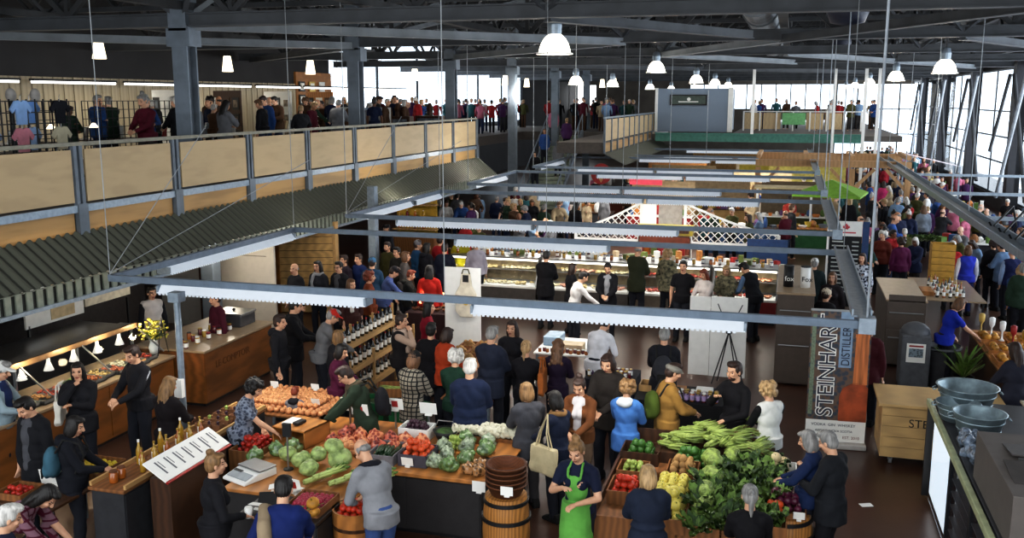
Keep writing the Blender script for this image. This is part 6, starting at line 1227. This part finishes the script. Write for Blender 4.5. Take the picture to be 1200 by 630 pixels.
S(869, 308, 1.78, 50, 'person in black cap and vest with blue sleeves at the red case', top='vest', tc='#15161c', hat='cap', hatc='#101014', hc='blk', pose='hunch', ex=[('sleeves', '#5f7a9c')])
S(926, 229, 1.82, 0, 'person in coral red t-shirt with back to us beyond the lattice', top='tee', tc='#b8443a', hc='brn', lc='#6a5a4a', pose='hold')
# left middle group by the slatted wall
L = [(345, 308, 160, 'bald person in black printed shirt by the slatted wall', dict(hair='bald', hc='gry', tc=BK)), (372, 305, 170, 'long dark haired person in grey scarf against the slatted wall', dict(g='f', hair='long', hc='blk', tc='#2a2a30', ex=[('scarf', '#9a9a9c')])), (397, 306, 165, 'person in glasses and black coat by the slatted wall', dict(tc=BK, hc='blk', top='coat', ex=[('glasses', BK), ('inner', '#4a4a4e')])),
     (411, 326, -120, 'young fair haired person in white collar near the slatted wall', dict(g='f', hair='bob', hc='lbr', tc='#3a1e1c', ex=[('scarf', '#d0ccc8')])), (403, 298, 150, 'person in dark shirt behind the glasses wearer', dict(tc='#2e2430', hc='brn')), (420, 297, 160, 'person in royal blue jacket in front of the pale post', dict(tc='#1d2c5c', hc='brn', top='coat')), (436, 301, 10, 'person in light blue knit hat with back to us', dict(tc='#23405a', hat='beanie', hatc='#3f7094', hc='brn')),
     (433, 317, -70, 'curly red-brown haired person in rust top', dict(g='f', hair='curly', hc='red', tc='#6a3014')), (454, 283, 160, 'bearded person in olive coat right of the pale post', dict(tc='#3c3818', hc='brn', ex=[('beard', '#2a1a14')], top='coat')), (465, 289, 160, 'person in dark glasses next to the olive coat', dict(tc='#22201c', hc='blk', ex=[('glasses', BK)])), (475, 294, -70, 'fair person in grey jumper right of the olive coat', dict(g='f', hair='bob', hc='lbr', tc='#55504e')),
     (465, 312, -60, 'person in black cap and periwinkle blue shirt', dict(tc='#4a5a8a', top='shirt', hat='cap', hatc='#16161c', hc='brn', pose='reach')), (483, 316, -70, 'boy with dark hoodie and auburn hair by the lamp table', dict(tc='#1e1e1c', hc='red', h=1.55, ex=[('hood', '#2b2a26')], pose='hold')), (489, 281, -60, 'person in grey knit cap and teal blue coat', dict(tc='#1d4468', top='puffer', hat='beanie', hatc='#77767a', hc='brn')), (500, 284, -30, 'person in dark hooded coat beside the teal coat', dict(tc='#191a22', top='coat', hair='long', hc='blk', g='f', ex=[('hood', '#191a22')])),
     (503, 310, 10, 'person with scarlet shirt before the glowing lamp', dict(tc='#b3261c', hc='blk', g='f', hair='long')), (521, 285, 5, 'person in navy jacket with back to us left of the apron panel', dict(tc='#151a2c', top='coat', hc='brn')), (540, 275, 0, 'person in mustard yellow quilted jacket with back to us', dict(tc='#a39a1e', top='puffer', hc='brn')), (516, 276, -20, 'person in bright red coat behind the navy jacket', dict(tc='#b0262c', top='coat', hc='brn')), (453, 262, 150, 'person in black flat cap standing by the pale post', dict(tc='#1e1e24', hat='cap', hatc='#1a1a1e', hc='brn')), (558, 280, 10, 'person in pale lilac shirt right of the mustard jacket', dict(tc='#a9a6b4', top='shirt', hc='gry')),
     (600, 375, 175, 'person in black apron dress at the central tables', dict(tc=BK, g='f', hair='long', hc='brn')), (505, 378, 5, 'person in long black coat behind the rust jacket', dict(tc='#0e0d12', top='coat', hc='blk')), (177, 335, -120, 'vendor in black and white shirt behind the hot food counter', dict(tc='#cfc8c4', top='vest', hc='blk', ex=[('sleeves', '#1a1a20')])), (252, 342, 150, 'vendor in maroon behind the serving desk', dict(tc='#4a1424', hc='brn')),
     (955, 302, -10, 'person in white cap and dark green coat left of the menu board', dict(tc='#1c2a2c', top='coat', hat='cap', hatc='#d8d8d4', hc='gry')), (969, 337, -40, 'person in cream knit hat by the banner top', dict(tc='#1a1a1e', top='coat', hat='beanie', hatc='#cfc2ac', hc='brn')), (976, 318, 165, 'brown haired person facing us behind the banner', dict(tc='#2a2428', g='f', hair='bob', hc='lbr')), (1011, 296, 160, 'vendor in black and white batik shirt beyond the banner', dict(tc=batik, top='shirt', g='f', hair='long', hc='brn')), (1035, 270, 150, 'white haired person in brown-red top beyond the menu board', dict(tc='#6a2c22', hc='wht', g='f', hair='curly')),
     (1129, 349, -75, 'vendor in royal blue t-shirt reaching over the craft stand', dict(tc='#1a2ea0', top='tee', g='f', hair='bob', hc='lbr', pose='reach', legs='jeans', lc='#15151c')), (1188, 400, 30, 'dark haired person in slate jacket at the right edge', dict(tc='#2a2c3a', top='coat', g='f', hair='long', hc='brn', pose='hold')), (1020, 375, -20, 'person in dark red jacket right of the banner', dict(tc='#4a1a22', top='coat', hc='brn')),
     (1057, 277, 5, 'person in plum purple top in the right aisle', dict(tc='#5a1c44', hc='brn', g='f', hair='curly')), (1117, 282, 0, 'white haired person in bright red jacket in the right aisle', dict(tc='#a81e26', top='coat', hc='wht')), (1135, 287, 10, 'person in vivid blue vest with white sleeves', dict(tc='#2b3ab0', top='vest', hc='lbr', g='f', hair='bob', ex=[('sleeves', '#d8d8e0')], lc='#222c60')), (1056, 222, 20, 'person in blue and white checked shirt in the right aisle', dict(tc=bplaid, top='shirt', hc='gry', lc='#1a2a50')), (1083, 240, 5, 'long haired person in pale denim shirt', dict(tc='#8a94a0', g='f', hair='long', hc='lbr')), (1037, 194, 10, 'person in crimson cardigan far down the right aisle', dict(tc='#9a2430', hc='gry')), (1036, 212, 0, 'person in hot pink top in the right aisle', dict(tc='#c23a6e', g='f', hair='long', hc='brn')),
     (1165, 280, 10, 'person in black coat and red lanyard near the right edge', dict(tc='#15141a', top='coat', hc='brn', g='f', hair='curly')), (1187, 290, 15, 'bald person in navy vest at the right edge', dict(tc='#18204a', top='vest', hair='bald', hc='gry', ex=[('sleeves', '#8aa0c0')])), (1172, 283, 40, 'person in denim jacket pointing, right aisle', dict(tc='#5c7490', top='coat', hc='blk', pose='phone'))]
for px, py, yw, lb, kw in L:
    kw = dict(kw); h = kw.pop('h', 1.72); p = S(px, py, h, yw, lb, **kw)
    if px == 1172: tote(p, '#8a7040', 'tan carrier bag held by the denim jacket shopper', 1, .5)
    if px == 1057: pass
# carried cup, glass, corn
for (pp, ps_, nm) in ((cupp, 'carry', 'cup'), (glp, 'drink', 'glass')):
    x, y, z = held(pp, ps_); z += .03; e = empty('paper_cup' if nm == 'cup' else 'drinking_glass', 'white paper cup held by the black sweater vendor' if nm == 'cup' else 'tall clear drink glass held by the bearded person', nm, (x, y, z-.06)); obj('body', M().lathe([(.03, 0), (.04, .1), (.038, .1), (.028, .01)], n=16), cardm if nm == 'cup' else glassm, e, True); obj('lid' if nm == 'cup' else 'drink', M().lathe([(.042, .1), (.036, .115)] if nm == 'cup' else [(.026, .01), (.032, .07)], n=16), cardm if nm == 'cup' else honey, e)
x, y = at(870, 492, 1.05)
for k in range(3): one('corn_cob', corn, 'husked corn cob in the hands of the white vest shopper', 'corn', (x+.05*k, y-.02*k, 1.06+.01*k), 1.1+.2*k, 1, 'corn held by the white vest shopper')
# ------------------------------------------------------------------ crowd in zones, each described by its look and order
def pj(x, y, z):
    z -= EYE; a = x*_cy+y*_sy; b_ = -x*_sy*_sp+y*_cy*_sp+z*_cp; c = -x*_sy*_cp+y*_cy*_cp-z*_sp; return 600+F*a/c, 315-F*b_/c
COL = [('black', '#131317'), ('charcoal', '#2b2c30'), ('navy', '#1a2340'), ('grey', '#6f7074'), ('dark green', '#24382a'), ('red', '#a0262a'), ('blue', '#2c4f8c'), ('white', '#d4d3d0'), ('brown', '#4e3626'), ('purple', '#452450'), ('beige', '#a8967a'), ('teal', '#2a5a60'), ('pink', '#b86a80'), ('olive', '#4a4a26'), ('burgundy', '#551424'), ('light blue', '#7f9ab8')]
HC = [('black', 'blk'), ('brown', 'brn'), ('light brown', 'lbr'), ('blond', 'bld'), ('grey', 'gry'), ('white', 'wht')]
used = [(-11.9+.5*i, 42.4+.5*j) for i in range(4) for j in range(3)]+[(-13.2, 15.9), (-13.2, 16.5), (-13.2, 17.1), (-13.2, 17.7), (-13.2, 18.3), (-14.2, 16), (-14.2, 17), (-14.2, 18)]+[(o.location.x, o.location.y) for o in bpy.data.objects if o.name.startswith('person') and not o.parent]
FS = [(-1.6, 33.0, 2.6, '#2a4468', 'dark blue', None), (-4.6, 35.6, 2.4, '#8c2a2a', 'red', '#b09a78'), (-7.6, 36, 2.2, '#3c3c40', 'grey', None), (.6, 33.6, 1.8, '#2c5a34', 'green', None), (.2, 36.8, 2.4, '#3a3a20', 'olive', '#6a5a44'), (-2.8, 38.6, 2.6, '#a88a5a', 'tan', '#b09a78'), (-6.2, 41, 2.6, '#5a2a20', 'brick', None), (-1.4, 41.8, 3, '#c8bfae', 'cream', '#c8b48a'), (1.6, 41, 2.4, '#8c6a2c', 'ochre', None), (-4.8, 44.6, 3, '#30507a', 'blue', '#8c7a5c'), (-.8, 45.6, 3, '#9a8a3c', 'yellow', '#a89a3a'), (2.4, 46, 2.6, '#4a4444', 'dark grey', None), (-5.6, 49, 3, '#8a3a20', 'orange', '#c4864a'), (-1.2, 50.4, 3, '#5a6a74', 'slate', '#c8b89a'), (2.6, 51, 2.6, '#7a2a3c', 'crimson', None), (-3.4, 55, 4, '#c0b8a8', 'pale', '#c99a5c'), (1.8, 56, 3, '#44604a', 'moss', '#b98a5a'), (2.2, 31.4, 1.8, '#4c5056', 'steel grey', None), (5.4, 31.5, 2, '#2a2a30', 'black', None), (6.6, 36, 2, '#5a4632', 'brown', None), (6.4, 41, 2.2, '#2c4a3a', 'dark green', None), (6.8, 47, 2.2, '#5a5a64', 'ash grey', None), (7, 53, 2.4, '#6a3a2a', 'russet', None)]
used += [(f[0]-f[2]/2+.25+k*.5, f[1]+d) for f in FS for k in range(int(f[2]/.5)) for d in (-.35, .35)]
def zone(rects, n, z, phrase, seed, face=None, mind=.55, cols=None):
    q = random.Random(seed); pts = []; tries = 0
    while len(pts) < n and tries < 9000:
        tries += 1; x0, x1, y0, y1 = q.choice(rects); x, y = q.uniform(x0, x1), q.uniform(y0, y1)
        if all((x-a)**2+(y-b)**2 > mind**2 for a, b in used) and all((x-a)**2+(y-b)**2 > mind**2 for a, b in pts): pts.append((x, y))
    pts.sort(key=lambda p: pj(p[0], p[1], z+1.6)[0]); used.extend(pts)
    for i, (x, y) in enumerate(pts):
        cn, cc = q.choice(cols or COL); hn, hh = q.choice(HC); g = q.choice('mf'); tp = q.choice(['sweater', 'coat', 'coat', 'tee', 'shirt', 'puffer']); ps = q.choice(['stand', 'hold', 'down', 'reach', 'phone', 'chin'] if face is None else ['stand', 'hold', 'down'])
        hr = q.choice(['short', 'crop', 'bald'] if g == 'm' else ['long', 'bob', 'pony', 'curly', 'bun']); yw = q.uniform(0, 360) if face is None else face+q.uniform(-50, 50)
        if ps in ('reach', 'hold', 'phone', 'chin') and y > 38: ps = 'hold'
        if hr == 'crop': hr = 'short'
        if y > 40: g = 'm' if g == 'm' else 'f'; tp = {'puffer': 'coat', 'shirt': 'sweater'}.get(tp, tp); hr = {'bun': 'bob', 'curly': 'bob', 'bald': 'short'}.get(hr, hr)
        person(x, y, yw, f'{cn} {tp.replace("tee", "t-shirt")}, {hn} hair, {ORD[i]} from left {phrase}', pose=ps, g=g, h=q.uniform(1.58, 1.86), top=tp, tc=cc, hair=hr, hc=hh, z=z, lc=q.choice(['#15161c', '#26324e', '#2e2a28']), detail=y < 26, group=None, skin=q.choice('llmpd' if q.random() < .4 else 'llp'))
dark = COL[:5]+[COL[8], COL[6], COL[14]]
zone([(-12.6, -6.2, 29.5, 36), (-12.4, -8.5, 30, 34), (-9.5, -6.5, 25.6, 28)], 36, 0, 'in the crowd left behind the deli', 2)
zone([(-9.5, -3, 37, 43)], 11, 0, 'in the crowd near the stair foot', 3)
zone([(-2.5, 1.5, 35, 43), (-2.6, .6, 30, 34)], 14, 0, 'in the crowd behind the lattice fence', 4)
zone([(4.4, 7.6, 19.8, 30), (1.2, 3.4, 25.5, 31)], 34, 0, 'in the near right aisle crowd', 6, None, .55)
zone([(1.4, 8, 31, 43)], 38, 0, 'in the middle right aisle crowd', 7)
zone([(-17, -12.4, 16.5, 32)], 29, Z, 'browsing the upper floor crafts', 9, None, .6, dark)
zone([(-14.6, -12.3, 28, 33.2)], 10, Z, 'on the upper floor near the railing end', 12, None, .5, dark)
zone([(-19, -14.6, 34, 45)], 14, Z, 'on the far upper floor', 10)
zone([(-2.4, 4.6, 57, 60)], 8, 3.38, 'on the far balcony', 13)
# the distant rest of the crowd, too small to count
b = M(); q = random.Random(77); cm = [clothm(c) for _, c in COL]+[skinm('l')]+[hairm(k) for _, k in HC]
for (x0, x1, y0, y1, z0, n) in ((-9.5, -3, 44, 49.5, 0, 16), (-6, 3, 43.5, 66, 0, 34), (3.2, 8, 44, 76, 0, 70), (-19, -14.6, 46, 58, Z, 26), (-13.6, -8, 51, 58, Z, 20), (-2.4, 4.6, 60, 62, 3.38, 9)):
    for _ in range(n):
        x, y, s_ = q.uniform(x0, x1), q.uniform(y0, y1), q.uniform(.93, 1.05); b.m = q.choice((0, 1, 2, 8))
        for d in (-.09, .09): b.tube([(x+d, y, z0), (x+d, y, z0+.85*s_)], [.06, .09], 6)
        b.m = q.randrange(16); b.tube([(x, y, z0+.8*s_), (x, y, z0+1.1*s_), (x, y, z0+1.38*s_), (x, y, z0+1.48*s_)], [.18, .16, .21, .07], 8)
        for d in (-.24, .24): b.tube([(x+d*.85, y, z0+1.4*s_), (x+d*1.1, y+.05, z0+1.1*s_), (x+d, y+.2, z0+.95*s_)], [.06, .05, .04], 6)
        b.m = 16; b.ell((x, y, z0+1.62*s_), (.08, .095, .12), 8, 6); b.m = 17+q.randrange(6); b.ell((x, y-.02 if q.random() < .5 else y+.02, z0+1.66*s_), (.09, .1, .1), 8, 6)
tag(obj('distant_crowd', b, cm, None, True), 'dense distant crowd filling the far aisles and upper floors', 'crowd', None, 'stuff')
for i in range(5):
    k = 4+3*i; q = random.Random(i+40); person(-11.9+.9*(i % 2)+.2, 42.75+.3*k, 0 if i % 2 else 180, f'person on the open staircase, {ORD[i]} step group from the bottom', top='coat', tc=COL[(i*3) % 16][1], hair='short' if i % 2 else 'bob', hc=HC[i % 6][1], z=.17*(k+1)+.1, detail=False)
# ------------------------------------------------------------------ upper floor craft stalls
e = empty('grid_rack', 'black wire grid rack with small t-shirts at the upper left', 'rack', (-13.2, 1.7, 3.44)); b = M()
for k in range(15): b.box(-.01, .01, 10.6+.2*k, 10.62+.2*k, 0, 1.75)
for k in range(9): b.box(-.01, .01, 10.6, 13.42, .1+.2*k, .12+.2*k)
obj('wire_grid', b, black, e); obj('leg', M().box(-.2, .2, 10.6, 10.64, 0, .05), black, e); obj('leg', M().box(-.2, .2, 13.4, 13.44, 0, .05), black, e)
def tshirt(x, y, z, c, label, s=1, rz=90):
    e = empty('hanging_t_shirt', label, 'shirt', (x, y, z), R(rz)); e.scale = (s, s, s); p = [(-.12, 0), (.12, 0), (.13, .28), (.2, .2), (.26, .27), (.14, .42), (.05, .43), (0, .4), (-.05, .43), (-.14, .42), (-.26, .27), (-.2, .2), (-.13, .28)]
    obj('cloth', M().prism(p, -.02, .02, 'y'), clothm(c), e, bevel=.01); obj('hanger_hook', M().tube([(0, 0, .4), (0, 0, .5), (.03, 0, .53)], .006, 5), stain, e)
cs_ = [('pink', '#c98a9c'), ('pale green', '#8fa08a'), ('white', '#cfd3da'), ('light blue', '#8fb0dc'), ('sky blue', '#7aa6e0'), ('black', '#15171f'), ('lilac', '#8a88b8'), ('coral', '#d0706c'), ('powder blue', '#9fb6d8'), ('rose', '#d08a98'), ('pale blue', '#a4c0e4'), ('cream', '#c9c2a8')]
for k in range(12): tshirt(-13.1 if k % 2 else -13.35, 12.45+.47*(k % 6), 4.74 if k < 6 else 4.26, cs_[k][1], f'{cs_[k][0]} child size t-shirt in the {"upper" if k < 6 else "lower"} row of the wire rack', 1)
for k in range(5):
    e = empty('mannequin_head', 'bald pale display head above the t-shirt rack', 'mannequin', (-14.0, 12.8+.6*k, 3.44), 0, 'display heads above the shirt rack'); obj('stand', M().tube([(0, 0, 0), (0, 0, 1.7)], .03, 8), black, e); obj('head', M().ell((0, 0, 1.82), (.09, .1, .13)), H('pale_display', '#b9b4ae'), e, True)
table('shirt_table', 'cloth covered craft table behind the shirt rack', -14.6, -13.9, 12.4, 15.4, 3.44+.75-3.44, dwood)
for o in [bpy.data.objects['shirt_table']]: o.location.z = 3.44
for k in range(6):
    cx, cy_ = ((-16.6, 17.2), (-16.5, 20), (-15.0, 21), (-15.8, 24), (-15, 27), (-15.5, 30.5))[k]
    t = table('craft_display', f'dark covered craft table on the upper floor, {ORD[k]} from the front', cx-.5, cx+.5, cy_-.9, cy_+.9, .78, dwood); t.location.z = 3.44
    for j in range(8):
        me = M().cb((0, 0, .15), (.03, .22, .3), 0, 0, .2).mesh('craft', (cardm, wood, white, redm, steel, ply)[(j+k) % 6]); one('display_card', me, f'small framed craft piece on the upper floor table, {ORD[k]} table from the front', 'craft', (cx-.3+.3*(j % 3), cy_-.75+.2*j, 4.22), .3*j, 1, f'craft pieces on upper table {k+1}')
for k in range(4):
    e = empty('desk_lamp', f'bright desk lamp on the upper craft tables, {ORD[k]} from the front', 'lamp', ((-14.4, -14.3, -15, -15)[k], (15.8, 16.9, 21.6, 27)[k], 4.22)); obj('arm', M().tube([(0, 0, 0), (0, 0, .35), (.15, 0, .45)], .012, 6), black, e); obj('lamp_shade', M().lathe([(.1, .38), (.03, .47)], (.17, 0, 0), 14), glow2, e, True)
# picture panels
for k in range(4):
    e = empty('picture_panel', f'white display panel with framed pictures, {ORD[k]} along the upper wall', 'display panel', (-17.2, 23.6+3.1*k, 3.44), R(-30)); obj('board', M().box(-.9, .9, -.02, .02, .3, 2.0), (white, dwood, white, wood)[k], e)
    for j in range(9):
        px_, pz = -.6+.6*(j % 3), .6+.5*(j//3); f = obj('picture_frame', M().cb((px_, -.03, pz), (.42, .02, .38)), (black, white, dwood)[(j+k) % 3], e); obj('picture', M().cb((px_, -.045, pz), (.26, .006, .22)), (steel, cardm, H('sepia_print', '#8a7a66', var=.4, scale=9))[j % 3], f)
for k in range(9):
    e = empty('wall_picture', 'small framed print on the orange wooden wall upstairs', 'picture', (-20.05, 36.8+.9*(k % 3), 4.6+.55*(k//3)), R(90), 'prints on the orange wooden wall'); obj('picture_frame', M().cb((0, 0, 0), (.5, .03, .42)), (black, gold, white)[k % 3], e); obj('print', M().cb((0, -.02, 0), (.34, .01, .28)), cardm, e)
# white info signs and easels near the railing end
for k in range(6):
    e = empty('info_board', f'small white notice board facing the window on the upper floor, {ORD[k]} from the left', 'notice board', (-16.0+.5*k, 31.5-.2*k, 3.44), R(20)); obj('board', M().box(-.22, .22, -.015, .015, .85, 1.45), white if k != 4 else H('screen_blue', '#8fb8e8', emit=.6), e); obj('stand', M().box(-.02, .02, -.02, .02, 0, .85), black, e)
for k, (x, y) in enumerate(((-13.2, 31), (-12.6, 32.5))):
    e = empty('display_cabinet', f'dark display cabinet with framed screen near the rail end, {ORD[k]} one', 'cabinet', (x, y, 3.44)); obj('body', M().box(-.5, .5, -.2, .2, 0, 1.15), dwood, e); obj('screen', M().box(-.4, .4, -.22, -.2, .5, 1.05), H('cool_print', '#8f9aa8', var=.4, scale=6), e); obj('figure', M().lathe([(.12, 1.15), (.1, 1.3), (.14, 1.4), (.05, 1.6)], n=10), dwood, e)
# ------------------------------------------------------------------ far stalls
def far_stall(x, y, w_, c, cn, i, back=None, n=9, h=.85, goods=None):
    e = empty('market_stall', f'{cn} fronted market stall, {ORD[i]} of the farther stalls from the front', 'stall', (x, y, 0)); obj('table_body', M().box(-w_/2, w_/2, -.4, .4, 0, h), clothm(c), e); obj('tabletop', M().box(-w_/2-.03, w_/2+.03, -.43, .43, h, h+.03), (wood, white, dwood)[i % 3], e)
    if back: obj('backdrop', M().box(-w_/2, w_/2, .7, .74, 0, 2.1), H('backdrop_'+back.strip('#'), back, rough=.8), e); 
    q = random.Random(i)
    for k in range(n):
        hh = q.uniform(.12, .38); ww = q.uniform(.12, .3); xx = x-w_/2+.15+(w_-.3)*k/max(1, n-1)
        kind = q.randrange(3); mm = (cardm, redm, wood, H('g_orange', '#c87a34'), H('g_green', '#5a7a34'), steel, H('g_yellow', '#c2a83c'), H('g_blue', '#34588c'), cratew, H('g_purple', '#5a3a6a'))[q.randrange(10)]
        me = (M().box(-ww/2, ww/2, -.12, .12, 0, hh) if kind == 0 else M().lathe([(ww*.35, 0), (ww*.5, hh*.3), (ww*.45, hh*.7), (ww*.15, hh)], n=10) if kind == 1 else M().lathe([(ww*.4, 0), (ww*.6, hh*.5), (ww*.55, hh*.5), (ww*.35, .02)], n=10)).mesh('goods', mm)
        one(('goods_box', 'goods_jar', 'goods_bowl')[kind], me, f'small {("box", "jar", "bowl")[kind]} of goods on the {cn} fronted stall, {ORD[i]} from the front', ('box', 'jar', 'bowl')[kind], (xx, y+q.uniform(-.25, .25), h+.03), q.uniform(0, 3), 1, f'goods on farther stall {i+1}')
for k in range(3):
    e = empty('wire_stand', f'tall black wire display stand behind the upper floor craft tables, {ORD[k]} from the left', 'display stand', (-15.5, 17+2.2*k, 3.44)); b = M()
    for j in range(11): b.box(-.01, .01, -1+.2*j-.008, -1+.2*j+.008, 0, 1.7)
    for j in range(9): b.box(-.01, .01, -1, 1, .1+.2*j-.008, .1+.2*j+.008)
    obj('wire_grid', b, black, e); obj('foot', M().box(-.2, .2, -1, -.96, 0, .04).box(-.2, .2, .96, 1, 0, .04), black, e)
FS.sort(key=lambda s: s[1])
for i, (x, y, w_, c, cn, bk) in enumerate(FS): far_stall(x, y, w_, c, cn, i, bk, 10 if y < 46 else 7)
for k in range(34):
    x = 1.9+.15*(k % 17); one('plant_pot', link('t', lettuce).data if False else lettuce, 'leafy plant on the right aisle flower stall', 'plant', (x, 31.2+.25*(k//17), .88), k, .9, 'plants on the flower stall')
e = empty('stall_shelf', 'yellow slatted shelf stall under the end of the canopy', 'shelf', (-11.6, 28.6, 0)); obj('back_board', M().box(-.7, .7, 0, .05, .9, 2.2), H('shop_yellow', '#b8952c'), e)
for k in range(3): obj('shelf_board', M().box(-.75, .75, -.3, 0, 1.0+.4*k, 1.04+.4*k), pine, e)
obj('base_cabinet', M().box(-.75, .75, -.4, .05, 0, .9), cratew, e)
for k in range(12): bottle(-12.15+.28*(k % 4), 28.45, 1.04+.4*(k//4), 'small bottle on the yellow slatted shelf', (amber, honey, redj)[k % 3], white, .2, .05, None, 'bottles on the yellow shelf')
tag(obj('partition', M().box(-12.9, -12.5, 24.5, 24.6, 0, 2.3), white), 'white partition right of the slatted wood wall', 'panel')
point((-10, 31, 3.4), 50, (1, .92, .8)); point((-11.6, 17.2, 2.2), 45, (1, .93, .82)); point((-9.6, 18.6, 2.5), 25, (1, .92, .82)); point((-8.5, 33, 4.2), 60, (1, .95, .88)); point((-11.9, 27.4, 2.2), 22, (1, .9, .75)); point((-10, 24, 2.9), 40, (1, .92, .82))  # unseen fill points added to brighten the dim stalls on the left
# green umbrella, pergola, awnings
e = empty('parasol', 'lime green square parasol over a far stall', 'umbrella', (1.35, 33.2, 0)); obj('canopy', M().lathe([(.02, 2.55), (1.5, 2.1), (1.5, 2.04), (1.45, 2.06)], n=4, rz=.6, cap=False), H('lime_canvas', '#7fae3a', rough=.7, var=.1), e); obj('pole', M().tube([(0, 0, 0), (0, 0, 2.55)], .03), white, e)
for k in range(4): obj('rib', M().tube([(0, 0, 2.5), (1.45*math.cos(.6+k*1.571), 1.45*math.sin(.6+k*1.571), 2.06)], .012, 5), stain, e)
timber = H('orange_timber', '#b58f64', rough=.5, var=.08, kind='wood', scale=2)
e = empty('timber_pergola', 'orange timber frame over the far stalls with corner braces', 'pergola', (0, 38.6, 0)); obj('front_beam', M().box(-1.3, 4.4, -.1, .1, 2.6, 2.85), timber, e); obj('back_beam', M().box(-1.3, 4.4, 3.4, 3.6, 2.6, 2.95), timber, e)
for x in (-1.2, 2.3, 4.3): obj('post', M().box(x-.1, x+.1, -.1, .1, 0, 2.55), timber, e)
for x, s in ((2.3, -1), (2.3, 1), (-1.2, 1), (4.3, -1)): obj('brace', M().bar((x, 0, 1.7), (x+s*.8, 0, 2.55), .12), timber, e)
for x in (-1.2, .6, 2.3, 4.3): obj('cross_beam', M().box(x-.08, x+.08, 0, 3.5, 2.9, 3.05), timber, e)
tag(obj('gable_board', M().prism([(-.3, 2.9), (1.9, 2.9), (1.7, 3.1), (-.1, 3.1)], 38.4, 38.55, 'y'), timber), 'orange timber header board above the pergola', 'board')
tag(obj('white_awning', M().box(-1.2, .9, 35.5, 36.6, 1.98, 2.03), H('cream_awning', '#c8b890')), 'flat cream stall roof in front of the timber pergola', 'awning').location = (0, 0, 0)
for x in (-1.1, .8):
    for y in (35.6, 36.5): tag(obj('awning_post', M().box(x-.03, x+.03, y-.03, y+.03, 0, 1.98), white), 'slim white post of the flat cream stall roof', 'post', 'posts of the cream stall roof')
e = empty('rainbow_awning', 'pale tilted awning with pink and yellow tint in the right aisle', 'awning', (5.6, 44, 0)); obj('sheet', M().quad((-1, -.8, 2.9), (1.2, -.8, 2.4), (1.2, .8, 2.4), (-1, .8, 2.9)), mat('pastel_sheet', (.8, .75, .85), col2=(.85, .6, .6), scale=1), e)
for x, y in ((-1, -.8), (1.2, -.8), (1.2, .8), (-1, .8)): obj('post', M().box(x-.03, x+.03, y-.03, y+.03, 0, 2.9 if x < 0 else 2.4), galv, e)
tag(obj('yellow_backdrop', M().box(-.9, 2.4, 44.6, 44.65, 0, 2.2), H('backdrop_yellow', '#b9ac5a')), 'broad yellow backdrop behind the far middle stalls', 'backdrop')
tag(obj('hanging_sign', M().box(-5.7, -4.5, 35.1, 35.15, 2.05, 2.4), H('signal_red', '#a8283c')), 'bright red stall sign in the far middle rows', 'sign')
e = empty('emblem_wheel', 'round red and tan emblem board under the far walkway', 'emblem', (-7.3, 37.8, 0)); obj('disc', M().tube([(0, 0, 2.2), (0, .05, 2.2)], .42, 24), redm, e); obj('inner_wedge', M().prism([(-.35, 2.45), (.35, 2.45), (0, 1.85)], -.03, 0, 'y'), H('tan_emblem', '#c49a64'), e); obj('post', M().box(-.05, .05, .05, .12, 0, 2.2), steel, e)
bpy.data.scenes.remove(TMP)
